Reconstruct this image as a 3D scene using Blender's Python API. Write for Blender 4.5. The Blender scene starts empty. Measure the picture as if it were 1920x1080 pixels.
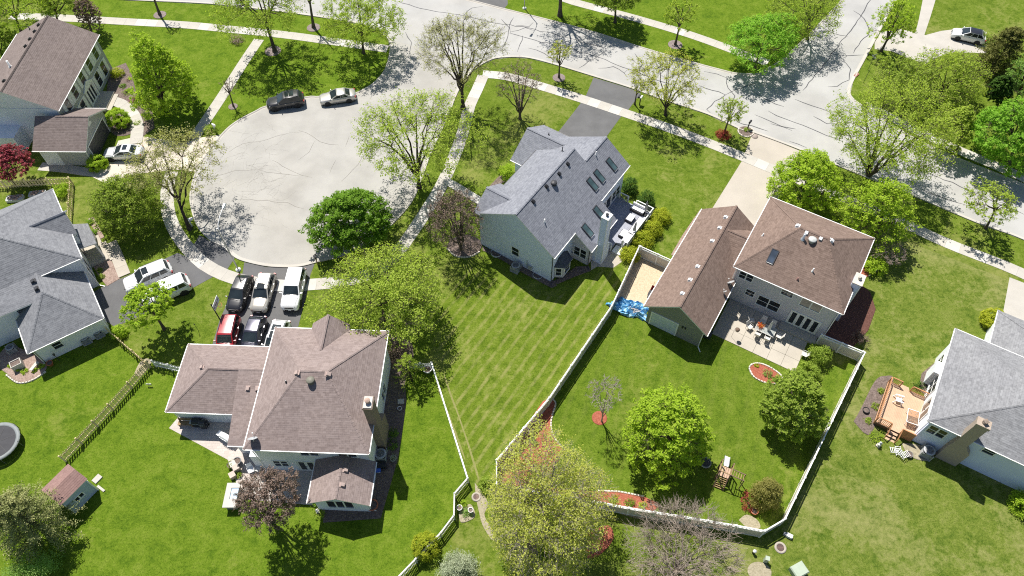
import bpy, math, random
import numpy as np
from mathutils import Vector, Matrix

# ------------------------------------------------------------------ camera, sky, sun, exposure
scene = bpy.context.scene
R = math.radians
CAM_H = 64.0
cam_d = bpy.data.cameras.new('camera')
cam_d.sensor_width = 36.0
cam_d.lens = 36.0 * 1380.0 / 1920.0
cam_d.clip_start = 0.5
cam_d.clip_end = 3000.0
cam = bpy.data.objects.new('camera', cam_d)
scene.collection.objects.link(cam)
cam.location = (0, 0, CAM_H)
cam.rotation_euler = (R(90 - 55), 0, 0)
scene.camera = cam

SUN_EL, SUN_AZ = 59.5, -26.0          # azimuth from +Y towards +X, where the sun stands
world = bpy.data.worlds.new('World')
scene.world = world
world.use_nodes = True
wn = world.node_tree
bg = wn.nodes['Background']
sky = wn.nodes.new('ShaderNodeTexSky')
sky.sky_type = 'NISHITA'
sky.sun_disc = False
sky.sun_elevation = R(SUN_EL)
sky.sun_rotation = R(SUN_AZ)
sky.air_density = 1.0
sky.dust_density = 0.6
wn.links.new(sky.outputs['Color'], bg.inputs['Color'])
bg.inputs['Strength'].default_value = 0.066
sun_d = bpy.data.lights.new('sun', 'SUN')
sun_d.energy = 4.7
sun_d.angle = R(0.53)
sun_d.color = (1.0, 0.955, 0.88)
sun = bpy.data.objects.new('sun', sun_d)
scene.collection.objects.link(sun)
sd = Vector((math.sin(R(SUN_AZ)) * math.cos(R(SUN_EL)), math.cos(R(SUN_AZ)) * math.cos(R(SUN_EL)), math.sin(R(SUN_EL))))
sun.rotation_euler = sd.to_track_quat('Z', 'Y').to_euler()
sun.location = sd * 200
vs = scene.view_settings
vs.view_transform = 'Standard'
vs.look = 'None'
vs.exposure = 0.62
vs.gamma = 1.0
vs.use_curve_mapping = False
scene.cycles.max_bounces = 6
scene.cycles.transparent_max_bounces = 6
scene.cycles.use_denoising = False
scene.cycles.filter_width = 1.1
scene.cycles.sample_clamp_indirect = 4.0

COL = scene.collection
rnd = random.Random(7)

# ------------------------------------------------------------------ object helpers
def props(o, label=None, cat=None, group=None, kind=None):
    if label: o['label'] = label
    if cat: o['category'] = cat
    if group: o['group'] = group
    if kind: o['kind'] = kind
    return o

def empty(name, label=None, cat=None, loc=(0, 0, 0), rz=0.0, group=None, kind=None):
    o = bpy.data.objects.new(name, None)
    o.empty_display_size = 0.3
    COL.objects.link(o)
    o.location = loc if len(loc) == 3 else (loc[0], loc[1], 0)
    o.rotation_euler = (0, 0, rz)
    return props(o, label, cat, group, kind)

class MB:
    def __init__(s):
        s.v = []; s.f = []; s.m = []; s.sm = []
    def add(s, verts, faces, m=0, smooth=False):
        b = len(s.v)
        s.v.extend([tuple(p) for p in verts])
        for f in faces:
            s.f.append(tuple(i + b for i in f)); s.m.append(m); s.sm.append(smooth)
        return s
    def box(s, x0, x1, y0, y1, z0, z1, m=0):
        return s.add([(x0,y0,z0),(x1,y0,z0),(x1,y1,z0),(x0,y1,z0),(x0,y0,z1),(x1,y0,z1),(x1,y1,z1),(x0,y1,z1)],
                     [(3,2,1,0),(4,5,6,7),(0,1,5,4),(1,2,6,5),(2,3,7,6),(3,0,4,7)], m)
    def obox(s, c, d, rz=0.0, m=0, tilt=None):
        M = Matrix.Rotation(rz, 3, 'Z')
        if tilt: M = M @ Matrix.Rotation(tilt[1], 3, tilt[0])
        hx, hy, hz = d[0]/2, d[1]/2, d[2]/2
        vs_ = []
        for z in (-hz, hz):
            for x, y in ((-hx,-hy),(hx,-hy),(hx,hy),(-hx,hy)):
                p = M @ Vector((x, y, z)); vs_.append((p.x+c[0], p.y+c[1], p.z+c[2]))
        return s.add(vs_, [(3,2,1,0),(4,5,6,7),(0,1,5,4),(1,2,6,5),(2,3,7,6),(3,0,4,7)], m)
    def prism(s, poly, z0, z1, m=0, mside=None):
        poly = [(p[0], p[1]) for p in poly]
        a = sum(poly[i-1][0]*poly[i][1]-poly[i][0]*poly[i-1][1] for i in range(len(poly)))
        if a < 0: poly = poly[::-1]
        n = len(poly)
        vs_ = [(x, y, z0) for x, y in poly] + [(x, y, z1) for x, y in poly]
        s.add(vs_, [tuple(range(n, 2*n))], m)
        s.add(vs_, [tuple(range(n-1, -1, -1))] + [(i, (i+1) % n, n+(i+1) % n, n+i) for i in range(n)], m if mside is None else mside)
        return s
    def sheet(s, poly, z, m=0):
        poly = [(p[0], p[1]) for p in poly]
        a = sum(poly[i-1][0]*poly[i][1]-poly[i][0]*poly[i-1][1] for i in range(len(poly)))
        if a < 0: poly = poly[::-1]
        return s.add([(x, y, z) for x, y in poly], [tuple(range(len(poly)))], m)
    def bar(s, p, q, w, h=None, m=0, up=(0, 0, 1)):
        h = h or w
        p, q = Vector(p), Vector(q); d = (q-p)
        if d.length < 1e-6: return s
        d.normalize(); u = Vector(up)
        if abs(d.dot(u)) > 0.98: u = Vector((1, 0, 0))
        a = d.cross(u).normalized() * (w/2); b = a.cross(d).normalized() * (h/2)
        vs_ = [p-a-b, p+a-b, p+a+b, p-a+b, q-a-b, q+a-b, q+a+b, q-a+b]
        return s.add(vs_, [(3,2,1,0),(4,5,6,7),(0,1,5,4),(1,2,6,5),(2,3,7,6),(3,0,4,7)], m)
    def tube(s, pts, r, n=8, m=0, cap=True, smooth=True):
        pts = [Vector(p) for p in pts]; k = len(pts)
        rr = r if isinstance(r, (list, tuple)) else [r]*k
        vs_ = []
        for i, p in enumerate(pts):
            d = (pts[min(i+1, k-1)]-pts[max(i-1, 0)]).normalized()
            u = Vector((0, 0, 1)) if abs(d.z) < 0.9 else Vector((1, 0, 0))
            a = d.cross(u).normalized(); b = d.cross(a)
            for j in range(n):
                t = 2*math.pi*j/n
                vs_.append(p + a*rr[i]*math.cos(t) - b*rr[i]*math.sin(t))
        s.add(vs_, [(i*n+j, i*n+(j+1) % n, (i+1)*n+(j+1) % n, (i+1)*n+j) for i in range(k-1) for j in range(n)], m, smooth)
        if cap:
            s.add(vs_, [tuple(range(n-1, -1, -1)), tuple(range((k-1)*n, k*n))], m)
        return s
    def lathe(s, prof, c=(0, 0, 0), n=16, m=0, smooth=True, sx=1.0, sy=1.0, rz=0.0, caps=True):
        vs_ = []
        for r, z in prof:
            for j in range(n):
                t = 2*math.pi*j/n
                x, y = r*math.cos(t)*sx, r*math.sin(t)*sy
                vs_.append((c[0]+x*math.cos(rz)-y*math.sin(rz), c[1]+x*math.sin(rz)+y*math.cos(rz), c[2]+z))
        k = len(prof)
        s.add(vs_, [(i*n+j, i*n+(j+1) % n, (i+1)*n+(j+1) % n, (i+1)*n+j) for i in range(k-1) for j in range(n)], m, smooth)
        if caps and prof[0][0] > 1e-4: s.add(vs_, [tuple(range(n-1, -1, -1))], m)
        if caps and prof[-1][0] > 1e-4: s.add(vs_, [tuple(range((k-1)*n, k*n))], m)
        return s
    def blob(s, c, r, nu=12, nv=7, m=0, jit=0.0, rs=None):
        prof = []
        vs_ = []
        for i in range(nv+1):
            ph = math.pi*i/nv - math.pi/2
            for j in range(nu):
                t = 2*math.pi*j/nu
                k = 1 + (rs.uniform(-jit, jit) if rs else 0)
                vs_.append((c[0]+r[0]*k*math.cos(ph)*math.cos(t), c[1]+r[1]*k*math.cos(ph)*math.sin(t), c[2]+r[2]*k*math.sin(ph)))
        return s.add(vs_, [(i*nu+j, i*nu+(j+1) % nu, (i+1)*nu+(j+1) % nu, (i+1)*nu+j) for i in range(nv) for j in range(nu)], m, True)
    def mesh(s, name, mats):
        me = bpy.data.meshes.new(name)
        me.from_pydata(s.v, [], s.f)
        for mt in (mats if isinstance(mats, (list, tuple)) else [mats]): me.materials.append(mt)
        me.polygons.foreach_set('material_index', s.m)
        me.polygons.foreach_set('use_smooth', s.sm)
        uv = me.uv_layers.new(name='uv')
        co = [Vector(p) for p in s.v]
        data = np.zeros((len(me.loops), 2), np.float32); li = 0
        me.update()
        for pl in me.polygons:
            n = pl.normal
            t = Vector((-n.y, n.x, 0))
            if t.length < 0.02: t, b = Vector((1, 0, 0)), Vector((0, 1, 0))
            else:
                t.normalize(); b = n.cross(t)
            for i in pl.vertices:
                data[li] = (co[i].dot(t), co[i].dot(b)); li += 1
        uv.data.foreach_set('uv', data.ravel())
        return me
    def build(s, name, mats, parent=None, loc=None, rz=None):
        o = bpy.data.objects.new(name, s.mesh(name, mats))
        COL.objects.link(o)
        if parent: o.parent = parent
        if loc is not None: o.location = loc
        if rz is not None: o.rotation_euler = (0, 0, rz)
        return o

def inst(name, me, parent=None, loc=(0, 0, 0), rz=0.0, scale=None):
    o = bpy.data.objects.new(name, me)
    COL.objects.link(o)
    if parent: o.parent = parent
    o.location = loc; o.rotation_euler = (0, 0, rz)
    if scale: o.scale = scale
    return o

def copy_tree(o, parent=None):
    c = o.copy(); COL.objects.link(c)
    if parent: c.parent = parent
    for ch in list(o.children): copy_tree(ch, c)
    return c

# ------------------------------------------------------------------ materials
class NT:
    def __init__(s, name):
        s.m = bpy.data.materials.new(name); s.m.use_nodes = True
        s.t = s.m.node_tree; s.b = s.t.nodes['Principled BSDF']; s.out = s.t.nodes['Material Output']
    def n(s, typ, **kw):
        o = s.t.nodes.new(typ)
        for k, v in kw.items():
            if k.startswith('i_'):
                key = k[2:].replace('_', ' ')
                o.inputs[key].default_value = v
            else: setattr(o, k, v)
        return o
    def l(s, a, b): s.t.links.new(a, b)
    def coord(s, kind='Object'):
        return s.n('ShaderNodeTexCoord').outputs[kind]
    def noise(s, vec, scale, detail=3.0, rough=0.55, dist=0.0):
        o = s.n('ShaderNodeTexNoise'); o.inputs['Scale'].default_value = scale; o.inputs['Detail'].default_value = detail
        o.inputs['Roughness'].default_value = rough; o.inputs['Distortion'].default_value = dist
        s.l(vec, o.inputs['Vector']); return o.outputs['Fac']
    def ramp(s, fac, stops, interp='LINEAR'):
        o = s.n('ShaderNodeValToRGB'); o.color_ramp.interpolation = interp
        e = o.color_ramp.elements
        while len(e) < len(stops): e.new(0.5)
        for i, (p, c) in enumerate(stops):
            e[i].position = p; e[i].color = (*c, 1) if len(c) == 3 else c
        s.l(fac, o.inputs['Fac']); return o.outputs['Color']
    def mix(s, fac, a, b, mode='MIX'):
        o = s.n('ShaderNodeMix', data_type='RGBA', blend_type=mode)
        if isinstance(fac, (int, float)): o.inputs[0].default_value = fac
        else: s.l(fac, o.inputs[0])
        for i, x in ((6, a), (7, b)):
            if isinstance(x, tuple): o.inputs[i].default_value = (*x, 1)
            else: s.l(x, o.inputs[i])
        return o.outputs[2]
    def math(s, op, a, b=None, c=None):
        o = s.n('ShaderNodeMath', operation=op)
        for i, x in enumerate((a, b, c)):
            if x is None: continue
            if isinstance(x, (int, float)): o.inputs[i].default_value = x
            else: s.l(x, o.inputs[i])
        return o.outputs[0]
    def bump(s, h, strength=0.5, dist=0.02):
        o = s.n('ShaderNodeBump'); o.inputs['Strength'].default_value = strength; o.inputs['Distance'].default_value = dist
        s.l(h, o.inputs['Height']); s.l(o.outputs['Normal'], s.b.inputs['Normal'])
    def fin(s, col, rough=0.8, spec=0.3, metal=0.0):
        if isinstance(col, tuple): s.b.inputs['Base Color'].default_value = (*col, 1)
        else: s.l(col, s.b.inputs['Base Color'])
        s.b.inputs['Roughness'].default_value = rough
        s.b.inputs['Specular IOR Level'].default_value = spec
        s.b.inputs['Metallic'].default_value = metal
        return s.m

MATS = {}
def plain(name, c, rough=0.6, spec=0.4, metal=0.0, var=0.12, scale=3.0, coat=0.0):
    """a base colour with a little blotch and grain, so no surface is dead flat"""
    if name in MATS: return MATS[name]
    t = NT(name); v = t.coord('Object')
    n = t.noise(v, scale, 4)
    c2 = tuple(max(0, x*(1-var)) for x in c); c3 = tuple(min(1, x*(1+var)) for x in c)
    m = t.fin(t.ramp(n, [(0.3, c2), (0.7, c3)]), rough, spec, metal)
    if coat: t.b.inputs['Coat Weight'].default_value = coat; t.b.inputs['Coat Roughness'].default_value = 0.05
    MATS[name] = m
    return m

def lawn_mat(name, dark, mid, light, dry, dry_amt=0.5, stripe=None, scale=1.0, patch=1.0):
    t = NT(name); v = t.coord('Object')
    big = t.noise(v, 0.11*scale, 4, 0.6, 0.5)
    med = t.noise(v, 0.62*scale, 5, 0.7, 0.6)
    small = t.noise(v, 2.1, 4, 0.7, 0.3)
    fine = t.noise(v, 6.0, 5, 0.8)
    grain = t.noise(v, 12.0, 3, 0.8)
    base = t.ramp(t.math('ADD', t.math('MULTIPLY', med, 0.6*patch), t.math('MULTIPLY', small, 0.4)), [(0.36*(0.4+0.6*patch), dark), (0.5*(0.4+0.6*patch), mid), (0.66*(0.4+0.6*patch), light)])
    base = t.mix(t.ramp(fine, [(0.32, (1, 1, 1)), (0.52, (0, 0, 0))]), base, t.mix(1.0, base, (0.50, 0.58, 0.42), 'MULTIPLY'))
    base = t.mix(t.ramp(grain, [(0.34, (0.8, 0.8, 0.8)), (0.48, (0, 0, 0))]), base, t.mix(1.0, base, (0.55, 0.62, 0.45), 'MULTIPLY'))
    base = t.mix(t.ramp(fine, [(0.56, (0, 0, 0)), (0.74, (0.65, 0.65, 0.65))]), base, light)
    dmask = t.math('ADD', t.math('MULTIPLY', big, 0.55), t.math('ADD', t.math('MULTIPLY', small, 0.25), t.math('MULTIPLY', med, 0.2)))
    col = t.mix(t.ramp(dmask, [(0.60-0.24*dry_amt, (0, 0, 0)), (0.74-0.24*dry_amt, (0.85, 0.85, 0.85))]), base, t.mix(0.35, dry, light))
    if stripe:
        ang, width, amp = stripe
        m2 = t.n('ShaderNodeMapping'); m2.inputs['Rotation'].default_value = (0, 0, R(ang)); t.l(v, m2.inputs['Vector'])
        w = t.n('ShaderNodeTexWave', wave_type='BANDS', bands_direction='X'); w.inputs['Scale'].default_value = 0.314/width
        w.inputs['Distortion'].default_value = 1.0; w.inputs['Detail'].default_value = 3; w.inputs['Detail Scale'].default_value = 1.2
        t.l(m2.outputs['Vector'], w.inputs['Vector'])
        line = t.math('MULTIPLY', t.ramp(w.outputs['Fac'], [(0.62, (0, 0, 0)), (0.95, (1, 1, 1))]), t.ramp(t.noise(v, 0.9, 4, 0.7), [(0.40, (0.15, 0.15, 0.15)), (0.62, (1, 1, 1))]))
        col = t.mix(t.math('MULTIPLY', line, amp), col, dry)
    t.bump(t.math('ADD', fine, t.math('MULTIPLY', small, 0.5)), 1.0, 0.10)
    m = t.fin(col, 0.95, 0.06)
    MATS[name] = m
    return m

def rough_ground(name, c1, c2, c3, scale=8.0, bump=0.6, detail=6, dist=0.03):
    t = NT(name); v = t.coord('Object')
    f = t.noise(v, scale, detail, 0.7); g = t.noise(v, scale*0.12, 3)
    col = t.ramp(f, [(0.3, c1), (0.5, c2), (0.72, c3)])
    col = t.mix(t.ramp(g, [(0.35, (0, 0, 0)), (0.7, (0.5, 0.5, 0.5))]), col, c2)
    t.bump(f, bump, dist)
    MATS[name] = t.fin(col, 0.92, 0.15)
    return MATS[name]

def concrete_mat(name, c, stain=0.85, scale=0.35):
    t = NT(name); v = t.coord('Object')
    a = t.noise(v, scale, 5, 0.6); b = t.noise(v, 14, 4, 0.7); d = t.noise(v, 0.07, 3, 0.5, 0.8)
    dk = tuple(x*stain for x in c)
    col = t.ramp(a, [(0.3, dk), (0.62, c)])
    col = t.mix(t.ramp(b, [(0.3, (0, 0, 0)), (0.7, (1, 1, 1))]), t.mix(1.0, col, (0.9, 0.9, 0.89), 'MULTIPLY'), col)
    col = t.mix(t.ramp(d, [(0.45, (0, 0, 0)), (0.7, (0.6, 0.6, 0.6))]), col, t.mix(1.0, col, (0.93, 0.90, 0.86), 'MULTIPLY'))
    t.bump(b, 0.25, 0.01)
    MATS[name] = t.fin(col, 0.9, 0.2)
    return MATS[name]

def shingle_mat(name, c1, c2, c3):
    t = NT(name); uv = t.coord('UV')
    br = t.n('ShaderNodeTexBrick'); br.offset = 0.5
    br.inputs['Scale'].default_value = 1.0
    br.inputs['Brick Width'].default_value = 0.34; br.inputs['Row Height'].default_value = 0.19
    br.inputs['Mortar Size'].default_value = 0.006; br.inputs['Mortar Smooth'].default_value = 0.3; br.inputs['Bias'].default_value = 0.0
    br.inputs['Color1'].default_value = (*c1, 1); br.inputs['Color2'].default_value = (*c2, 1)
    br.inputs['Mortar'].default_value = (c1[0]*0.5, c1[1]*0.5, c1[2]*0.5, 1)
    t.l(uv, br.inputs['Vector'])
    n1 = t.noise(uv, 3.2, 3, 0.7); n2 = t.noise(t.coord('Object'), 0.35, 4, 0.6); n3 = t.noise(uv, 30, 3, 0.8)
    col = t.mix(t.ramp(n1, [(0.42, (0, 0, 0)), (0.66, (0.5, 0.5, 0.5))]), br.outputs['Color'], c3)
    col = t.mix(t.ramp(n2, [(0.35, (0, 0, 0)), (0.65, (1, 1, 1))]), t.mix(1.0, col, (0.9, 0.9, 0.91), 'MULTIPLY'), col)
    col = t.mix(t.ramp(n3, [(0.3, (0, 0, 0)), (0.7, (1, 1, 1))]), t.mix(1.0, col, (0.88, 0.88, 0.88), 'MULTIPLY'), col)
    t.bump(n3, 0.2, 0.006)
    MATS[name] = t.fin(col, 0.93, 0.15)
    return MATS[name]

def siding_mat(name, c, period=0.13):
    t = NT(name); uv = t.coord('UV')
    sp = t.n('ShaderNodeSeparateXYZ'); t.l(uv, sp.inputs[0])
    fr = t.math('FRACT', t.math('DIVIDE', sp.outputs['Y'], period))
    line = t.ramp(fr, [(0.0, (0.74, 0.74, 0.75)), (0.14, (1, 1, 1)), (1.0, (1, 1, 1))])
    n = t.noise(t.coord('Object'), 0.9, 4)
    col = t.mix(1.0, t.ramp(n, [(0.3, tuple(x*0.93 for x in c)), (0.7, c)]), line, 'MULTIPLY')
    t.bump(t.math('SUBTRACT', 1.0, fr), 0.6, 0.02)
    MATS[name] = t.fin(col, 0.55, 0.3)
    return MATS[name]

def brick_mat(name, c1, c2, mortar, bw=0.21, rh=0.075):
    t = NT(name); uv = t.coord('UV')
    br = t.n('ShaderNodeTexBrick'); br.inputs['Scale'].default_value = 1.0
    br.inputs['Brick Width'].default_value = bw; br.inputs['Row Height'].default_value = rh; br.inputs['Mortar Size'].default_value = 0.008
    br.inputs['Color1'].default_value = (*c1, 1); br.inputs['Color2'].default_value = (*c2, 1); br.inputs['Mortar'].default_value = (*mortar, 1)
    t.l(uv, br.inputs['Vector'])
    n = t.noise(uv, 5, 4, 0.7)
    col = t.mix(t.ramp(n, [(0.35, (0, 0, 0)), (0.7, (0.7, 0.7, 0.7))]), br.outputs['Color'], tuple((a+b)/2*0.85 for a, b in zip(c1, c2)))
    t.bump(br.outputs['Fac'], -0.4, 0.01)
    MATS[name] = t.fin(col, 0.9, 0.15)
    return MATS[name]

def leaf_mat(name, c1, c2, c3, trans=0.48):
    t = NT(name)
    at = t.n('ShaderNodeAttribute', attribute_name='var')
    oi = t.n('ShaderNodeObjectInfo')
    f = t.math('ADD', t.math('MULTIPLY', at.outputs['Fac'], 0.85), t.math('MULTIPLY', oi.outputs['Random'], 0.15))
    col = t.ramp(f, [(0.0, c1), (0.5, c2), (1.0, c3)])
    t.fin(col, 0.7, 0.06)
    tr = t.n('ShaderNodeBsdfTranslucent')
    t.l(t.mix(1.0, col, (1.30, 1.38, 0.65), 'MULTIPLY'), tr.inputs['Color'])
    ms = t.n('ShaderNodeMixShader'); ms.inputs[0].default_value = trans
    t.l(t.b.outputs[0], ms.inputs[1]); t.l(tr.outputs[0], ms.inputs[2]); t.l(ms.outputs[0], t.out.inputs['Surface'])
    MATS[name] = t.m
    return t.m

def bark_mat(name, c):
    t = NT(name); v = t.coord('Object')
    mp = t.n('ShaderNodeMapping'); mp.inputs['Scale'].default_value = (1, 1, 0.25); t.l(v, mp.inputs['Vector'])
    n = t.noise(mp.outputs['Vector'], 9, 5, 0.7)
    t.bump(n, 0.7, 0.03)
    MATS[name] = t.fin(t.ramp(n, [(0.3, tuple(x*0.55 for x in c)), (0.7, tuple(x*1.25 for x in c))]), 0.95, 0.1)
    return MATS[name]

def glass_mat(name, c=(0.02, 0.025, 0.03), rough=0.06):
    t = NT(name); v = t.coord('Object')
    n = t.noise(v, 0.8, 2)
    MATS[name] = t.fin(t.ramp(n, [(0.3, tuple(x*0.6 for x in c)), (0.7, tuple(x*1.5 for x in c))]), rough, 0.6)
    return MATS[name]

L_LUSH = lawn_mat('lawn_lush', (0.070, 0.130, 0.009), (0.125, 0.195, 0.015), (0.180, 0.238, 0.032), (0.215, 0.225, 0.060), 0.10)
L_MID = lawn_mat('lawn_mid', (0.074, 0.124, 0.011), (0.130, 0.186, 0.020), (0.185, 0.230, 0.042), (0.250, 0.238, 0.085), 0.40)
L_STRIPE = lawn_mat('lawn_striped', (0.076, 0.128, 0.010), (0.132, 0.190, 0.018), (0.195, 0.240, 0.042), (0.290, 0.275, 0.105), 0.30, stripe=(33, 1.0, 0.62))
L_DRY = lawn_mat('lawn_dry', (0.072, 0.122, 0.014), (0.145, 0.190, 0.030), (0.215, 0.240, 0.062), (0.285, 0.270, 0.115), 0.46, patch=0.8)
L_BACK = lawn_mat('lawn_back', (0.070, 0.124, 0.010), (0.122, 0.184, 0.017), (0.172, 0.226, 0.032), (0.245, 0.240, 0.075), 0.26, stripe=(20, 1.6, 0.12))
WORN = rough_ground('worn_grass', (0.14, 0.16, 0.04), (0.21, 0.21, 0.075), (0.28, 0.26, 0.12), 5, 0.4)
ROAD = concrete_mat('road_concrete', (0.43, 0.425, 0.412), 0.84, 0.25)
COURT = concrete_mat('court_concrete', (0.405, 0.393, 0.368), 0.82, 0.3)
WALK = concrete_mat('walk_concrete', (0.482, 0.456, 0.413), 0.88, 0.6)
WALK2 = concrete_mat('walk_concrete_light', (0.550, 0.529, 0.492), 0.9, 0.6)
KERB = concrete_mat('kerb_concrete', (0.490, 0.464, 0.426), 0.88, 0.5)
DRIVE_C = concrete_mat('drive_concrete', (0.464, 0.421, 0.365), 0.88, 0.3)
PATIO = concrete_mat('patio_concrete', (0.482, 0.439, 0.374), 0.85, 0.4)
ASPH = concrete_mat('asphalt', (0.14, 0.14, 0.145), 0.8, 0.5)
ASPH2 = concrete_mat('asphalt_pale', (0.145, 0.145, 0.148), 0.8, 0.5)
TAR = plain('tar', (0.07, 0.07, 0.075), 0.6)
MULCH_R = rough_ground('red_mulch', (0.17, 0.045, 0.028), (0.32, 0.098, 0.062), (0.46, 0.185, 0.125), 9)
MULCH_B = rough_ground('brown_mulch', (0.06, 0.046, 0.04), (0.15, 0.115, 0.10), (0.30, 0.24, 0.21), 7)
MULCH_D = rough_ground('dark_red_mulch', (0.06, 0.026, 0.02), (0.115, 0.055, 0.043), (0.19, 0.10, 0.08), 9)
STONES = rough_ground('pebble_bed', (0.14, 0.09, 0.075), (0.30, 0.22, 0.185), (0.48, 0.38, 0.33), 7)
DIRT = rough_ground('bare_earth', (0.19, 0.165, 0.11), (0.31, 0.275, 0.19), (0.42, 0.375, 0.28), 6, 0.5)
SANDY = rough_ground('wood_chips', (0.36, 0.28, 0.18), (0.52, 0.42, 0.29), (0.62, 0.52, 0.38), 6, 0.5)
PAVER = brick_mat('paver_stone', (0.46, 0.40, 0.36), (0.55, 0.50, 0.46), (0.30, 0.27, 0.24), 0.4, 0.25)

SH_A = shingle_mat('shingle_taupe', (0.234, 0.184, 0.17), (0.312, 0.252, 0.236), (0.349, 0.279, 0.257))
SH_B = shingle_mat('shingle_grey', (0.194, 0.203, 0.232), (0.274, 0.284, 0.317), (0.314, 0.325, 0.36))
SH_C = shingle_mat('shingle_brown', (0.175, 0.124, 0.1), (0.246, 0.178, 0.146), (0.284, 0.208, 0.172))
SH_D = shingle_mat('shingle_mauve', (0.175, 0.140, 0.128), (0.235, 0.192, 0.178), (0.26, 0.215, 0.20))
SH_E = shingle_mat('shingle_slate', (0.185, 0.19, 0.205), (0.252, 0.258, 0.274), (0.302, 0.308, 0.325))
SH_F = shingle_mat('shingle_ash', (0.207, 0.209, 0.217), (0.286, 0.289, 0.299), (0.347, 0.349, 0.359))
SH_RED = shingle_mat('shingle_russet', (0.25, 0.155, 0.14), (0.30, 0.19, 0.17), (0.33, 0.215, 0.195))
SH_EDGE = plain('shingle_edge_shadow_line', (0.07, 0.06, 0.055), 0.95)  # butt edges in near-black: the shadow line under each course, put into colour
SID_W = siding_mat('siding_white', (0.80, 0.82, 0.86))
SID_BLUE = siding_mat('siding_pale_blue', (0.68, 0.75, 0.92))
SID_GREY = siding_mat('siding_warm_grey', (0.60, 0.575, 0.61))
SID_SAGE = siding_mat('siding_sage_grey', (0.26, 0.265, 0.235))
SID_LG = siding_mat('siding_stone_grey', (0.414, 0.420, 0.420))
SID_CREAM = siding_mat('siding_cream', (0.68, 0.65, 0.58))
SID_SHED = siding_mat('siding_slate_blue', (0.42, 0.50, 0.62), 0.11)
TRIM = plain('white_trim', (0.78, 0.78, 0.76), 0.45, var=0.05)
VINYL = plain('white_vinyl', (0.80, 0.80, 0.78), 0.4, var=0.05)
VPANEL = plain('vinyl_board', (0.62, 0.57, 0.49), 0.5, var=0.05)
VGREY = plain('grey_vinyl', (0.50, 0.48, 0.47), 0.5, var=0.08)
GLASS = glass_mat('window_glass')
SKYL = glass_mat('skylight_glass', (0.06, 0.10, 0.105), 0.1)
BLACKP = plain('black_plastic', (0.025, 0.025, 0.028), 0.5)
DARKM = plain('dark_metal', (0.06, 0.06, 0.065), 0.4)
STEEL = plain('galvanised_steel', (0.50, 0.51, 0.52), 0.35, metal=0.6)
GREYP = plain('grey_plastic', (0.36, 0.37, 0.38), 0.5)
WOOD = plain('cedar_wood', (0.30, 0.20, 0.10), 0.8, var=0.35, scale=2.0)
WOODP = plain('weathered_picket', (0.74, 0.61, 0.36), 0.85, var=0.3, scale=1.5)
DECKW = plain('stained_deck', (0.50, 0.335, 0.22), 0.6, var=0.12, scale=1.2)
DECKR = plain('stained_railing', (0.42, 0.20, 0.09), 0.6, var=0.15)
DECKG = plain('grey_composite', (0.30, 0.31, 0.36), 0.6, var=0.1)
TERRA = plain('terracotta', (0.45, 0.15, 0.075), 0.7)
RUBBER = plain('rubber', (0.018, 0.018, 0.02), 0.7)
CHROME = plain('bright_metal', (0.62, 0.62, 0.63), 0.25, metal=0.9)
BRICKC = brick_mat('chimney_brick', (0.21, 0.155, 0.12), (0.27, 0.205, 0.165), (0.30, 0.27, 0.24))
BRICKT = brick_mat('tan_brick', (0.36, 0.285, 0.22), (0.44, 0.36, 0.29), (0.40, 0.36, 0.31))
STONEW = plain('edging_stone', (0.58, 0.53, 0.46), 0.85, var=0.25, scale=4)
UTIL = plain('utility_green', (0.36, 0.42, 0.33), 0.5, var=0.06)
WHITEP = plain('white_plastic', (0.80, 0.80, 0.80), 0.4, var=0.05)
BARK = bark_mat('bark_grey', (0.115, 0.095, 0.075))
BARK_D = bark_mat('bark_dark', (0.075, 0.06, 0.048))
BARK_B = bark_mat('bark_bleached', (0.42, 0.35, 0.29))
BARK_P = bark_mat('bark_pale', (0.40, 0.345, 0.30))
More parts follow.
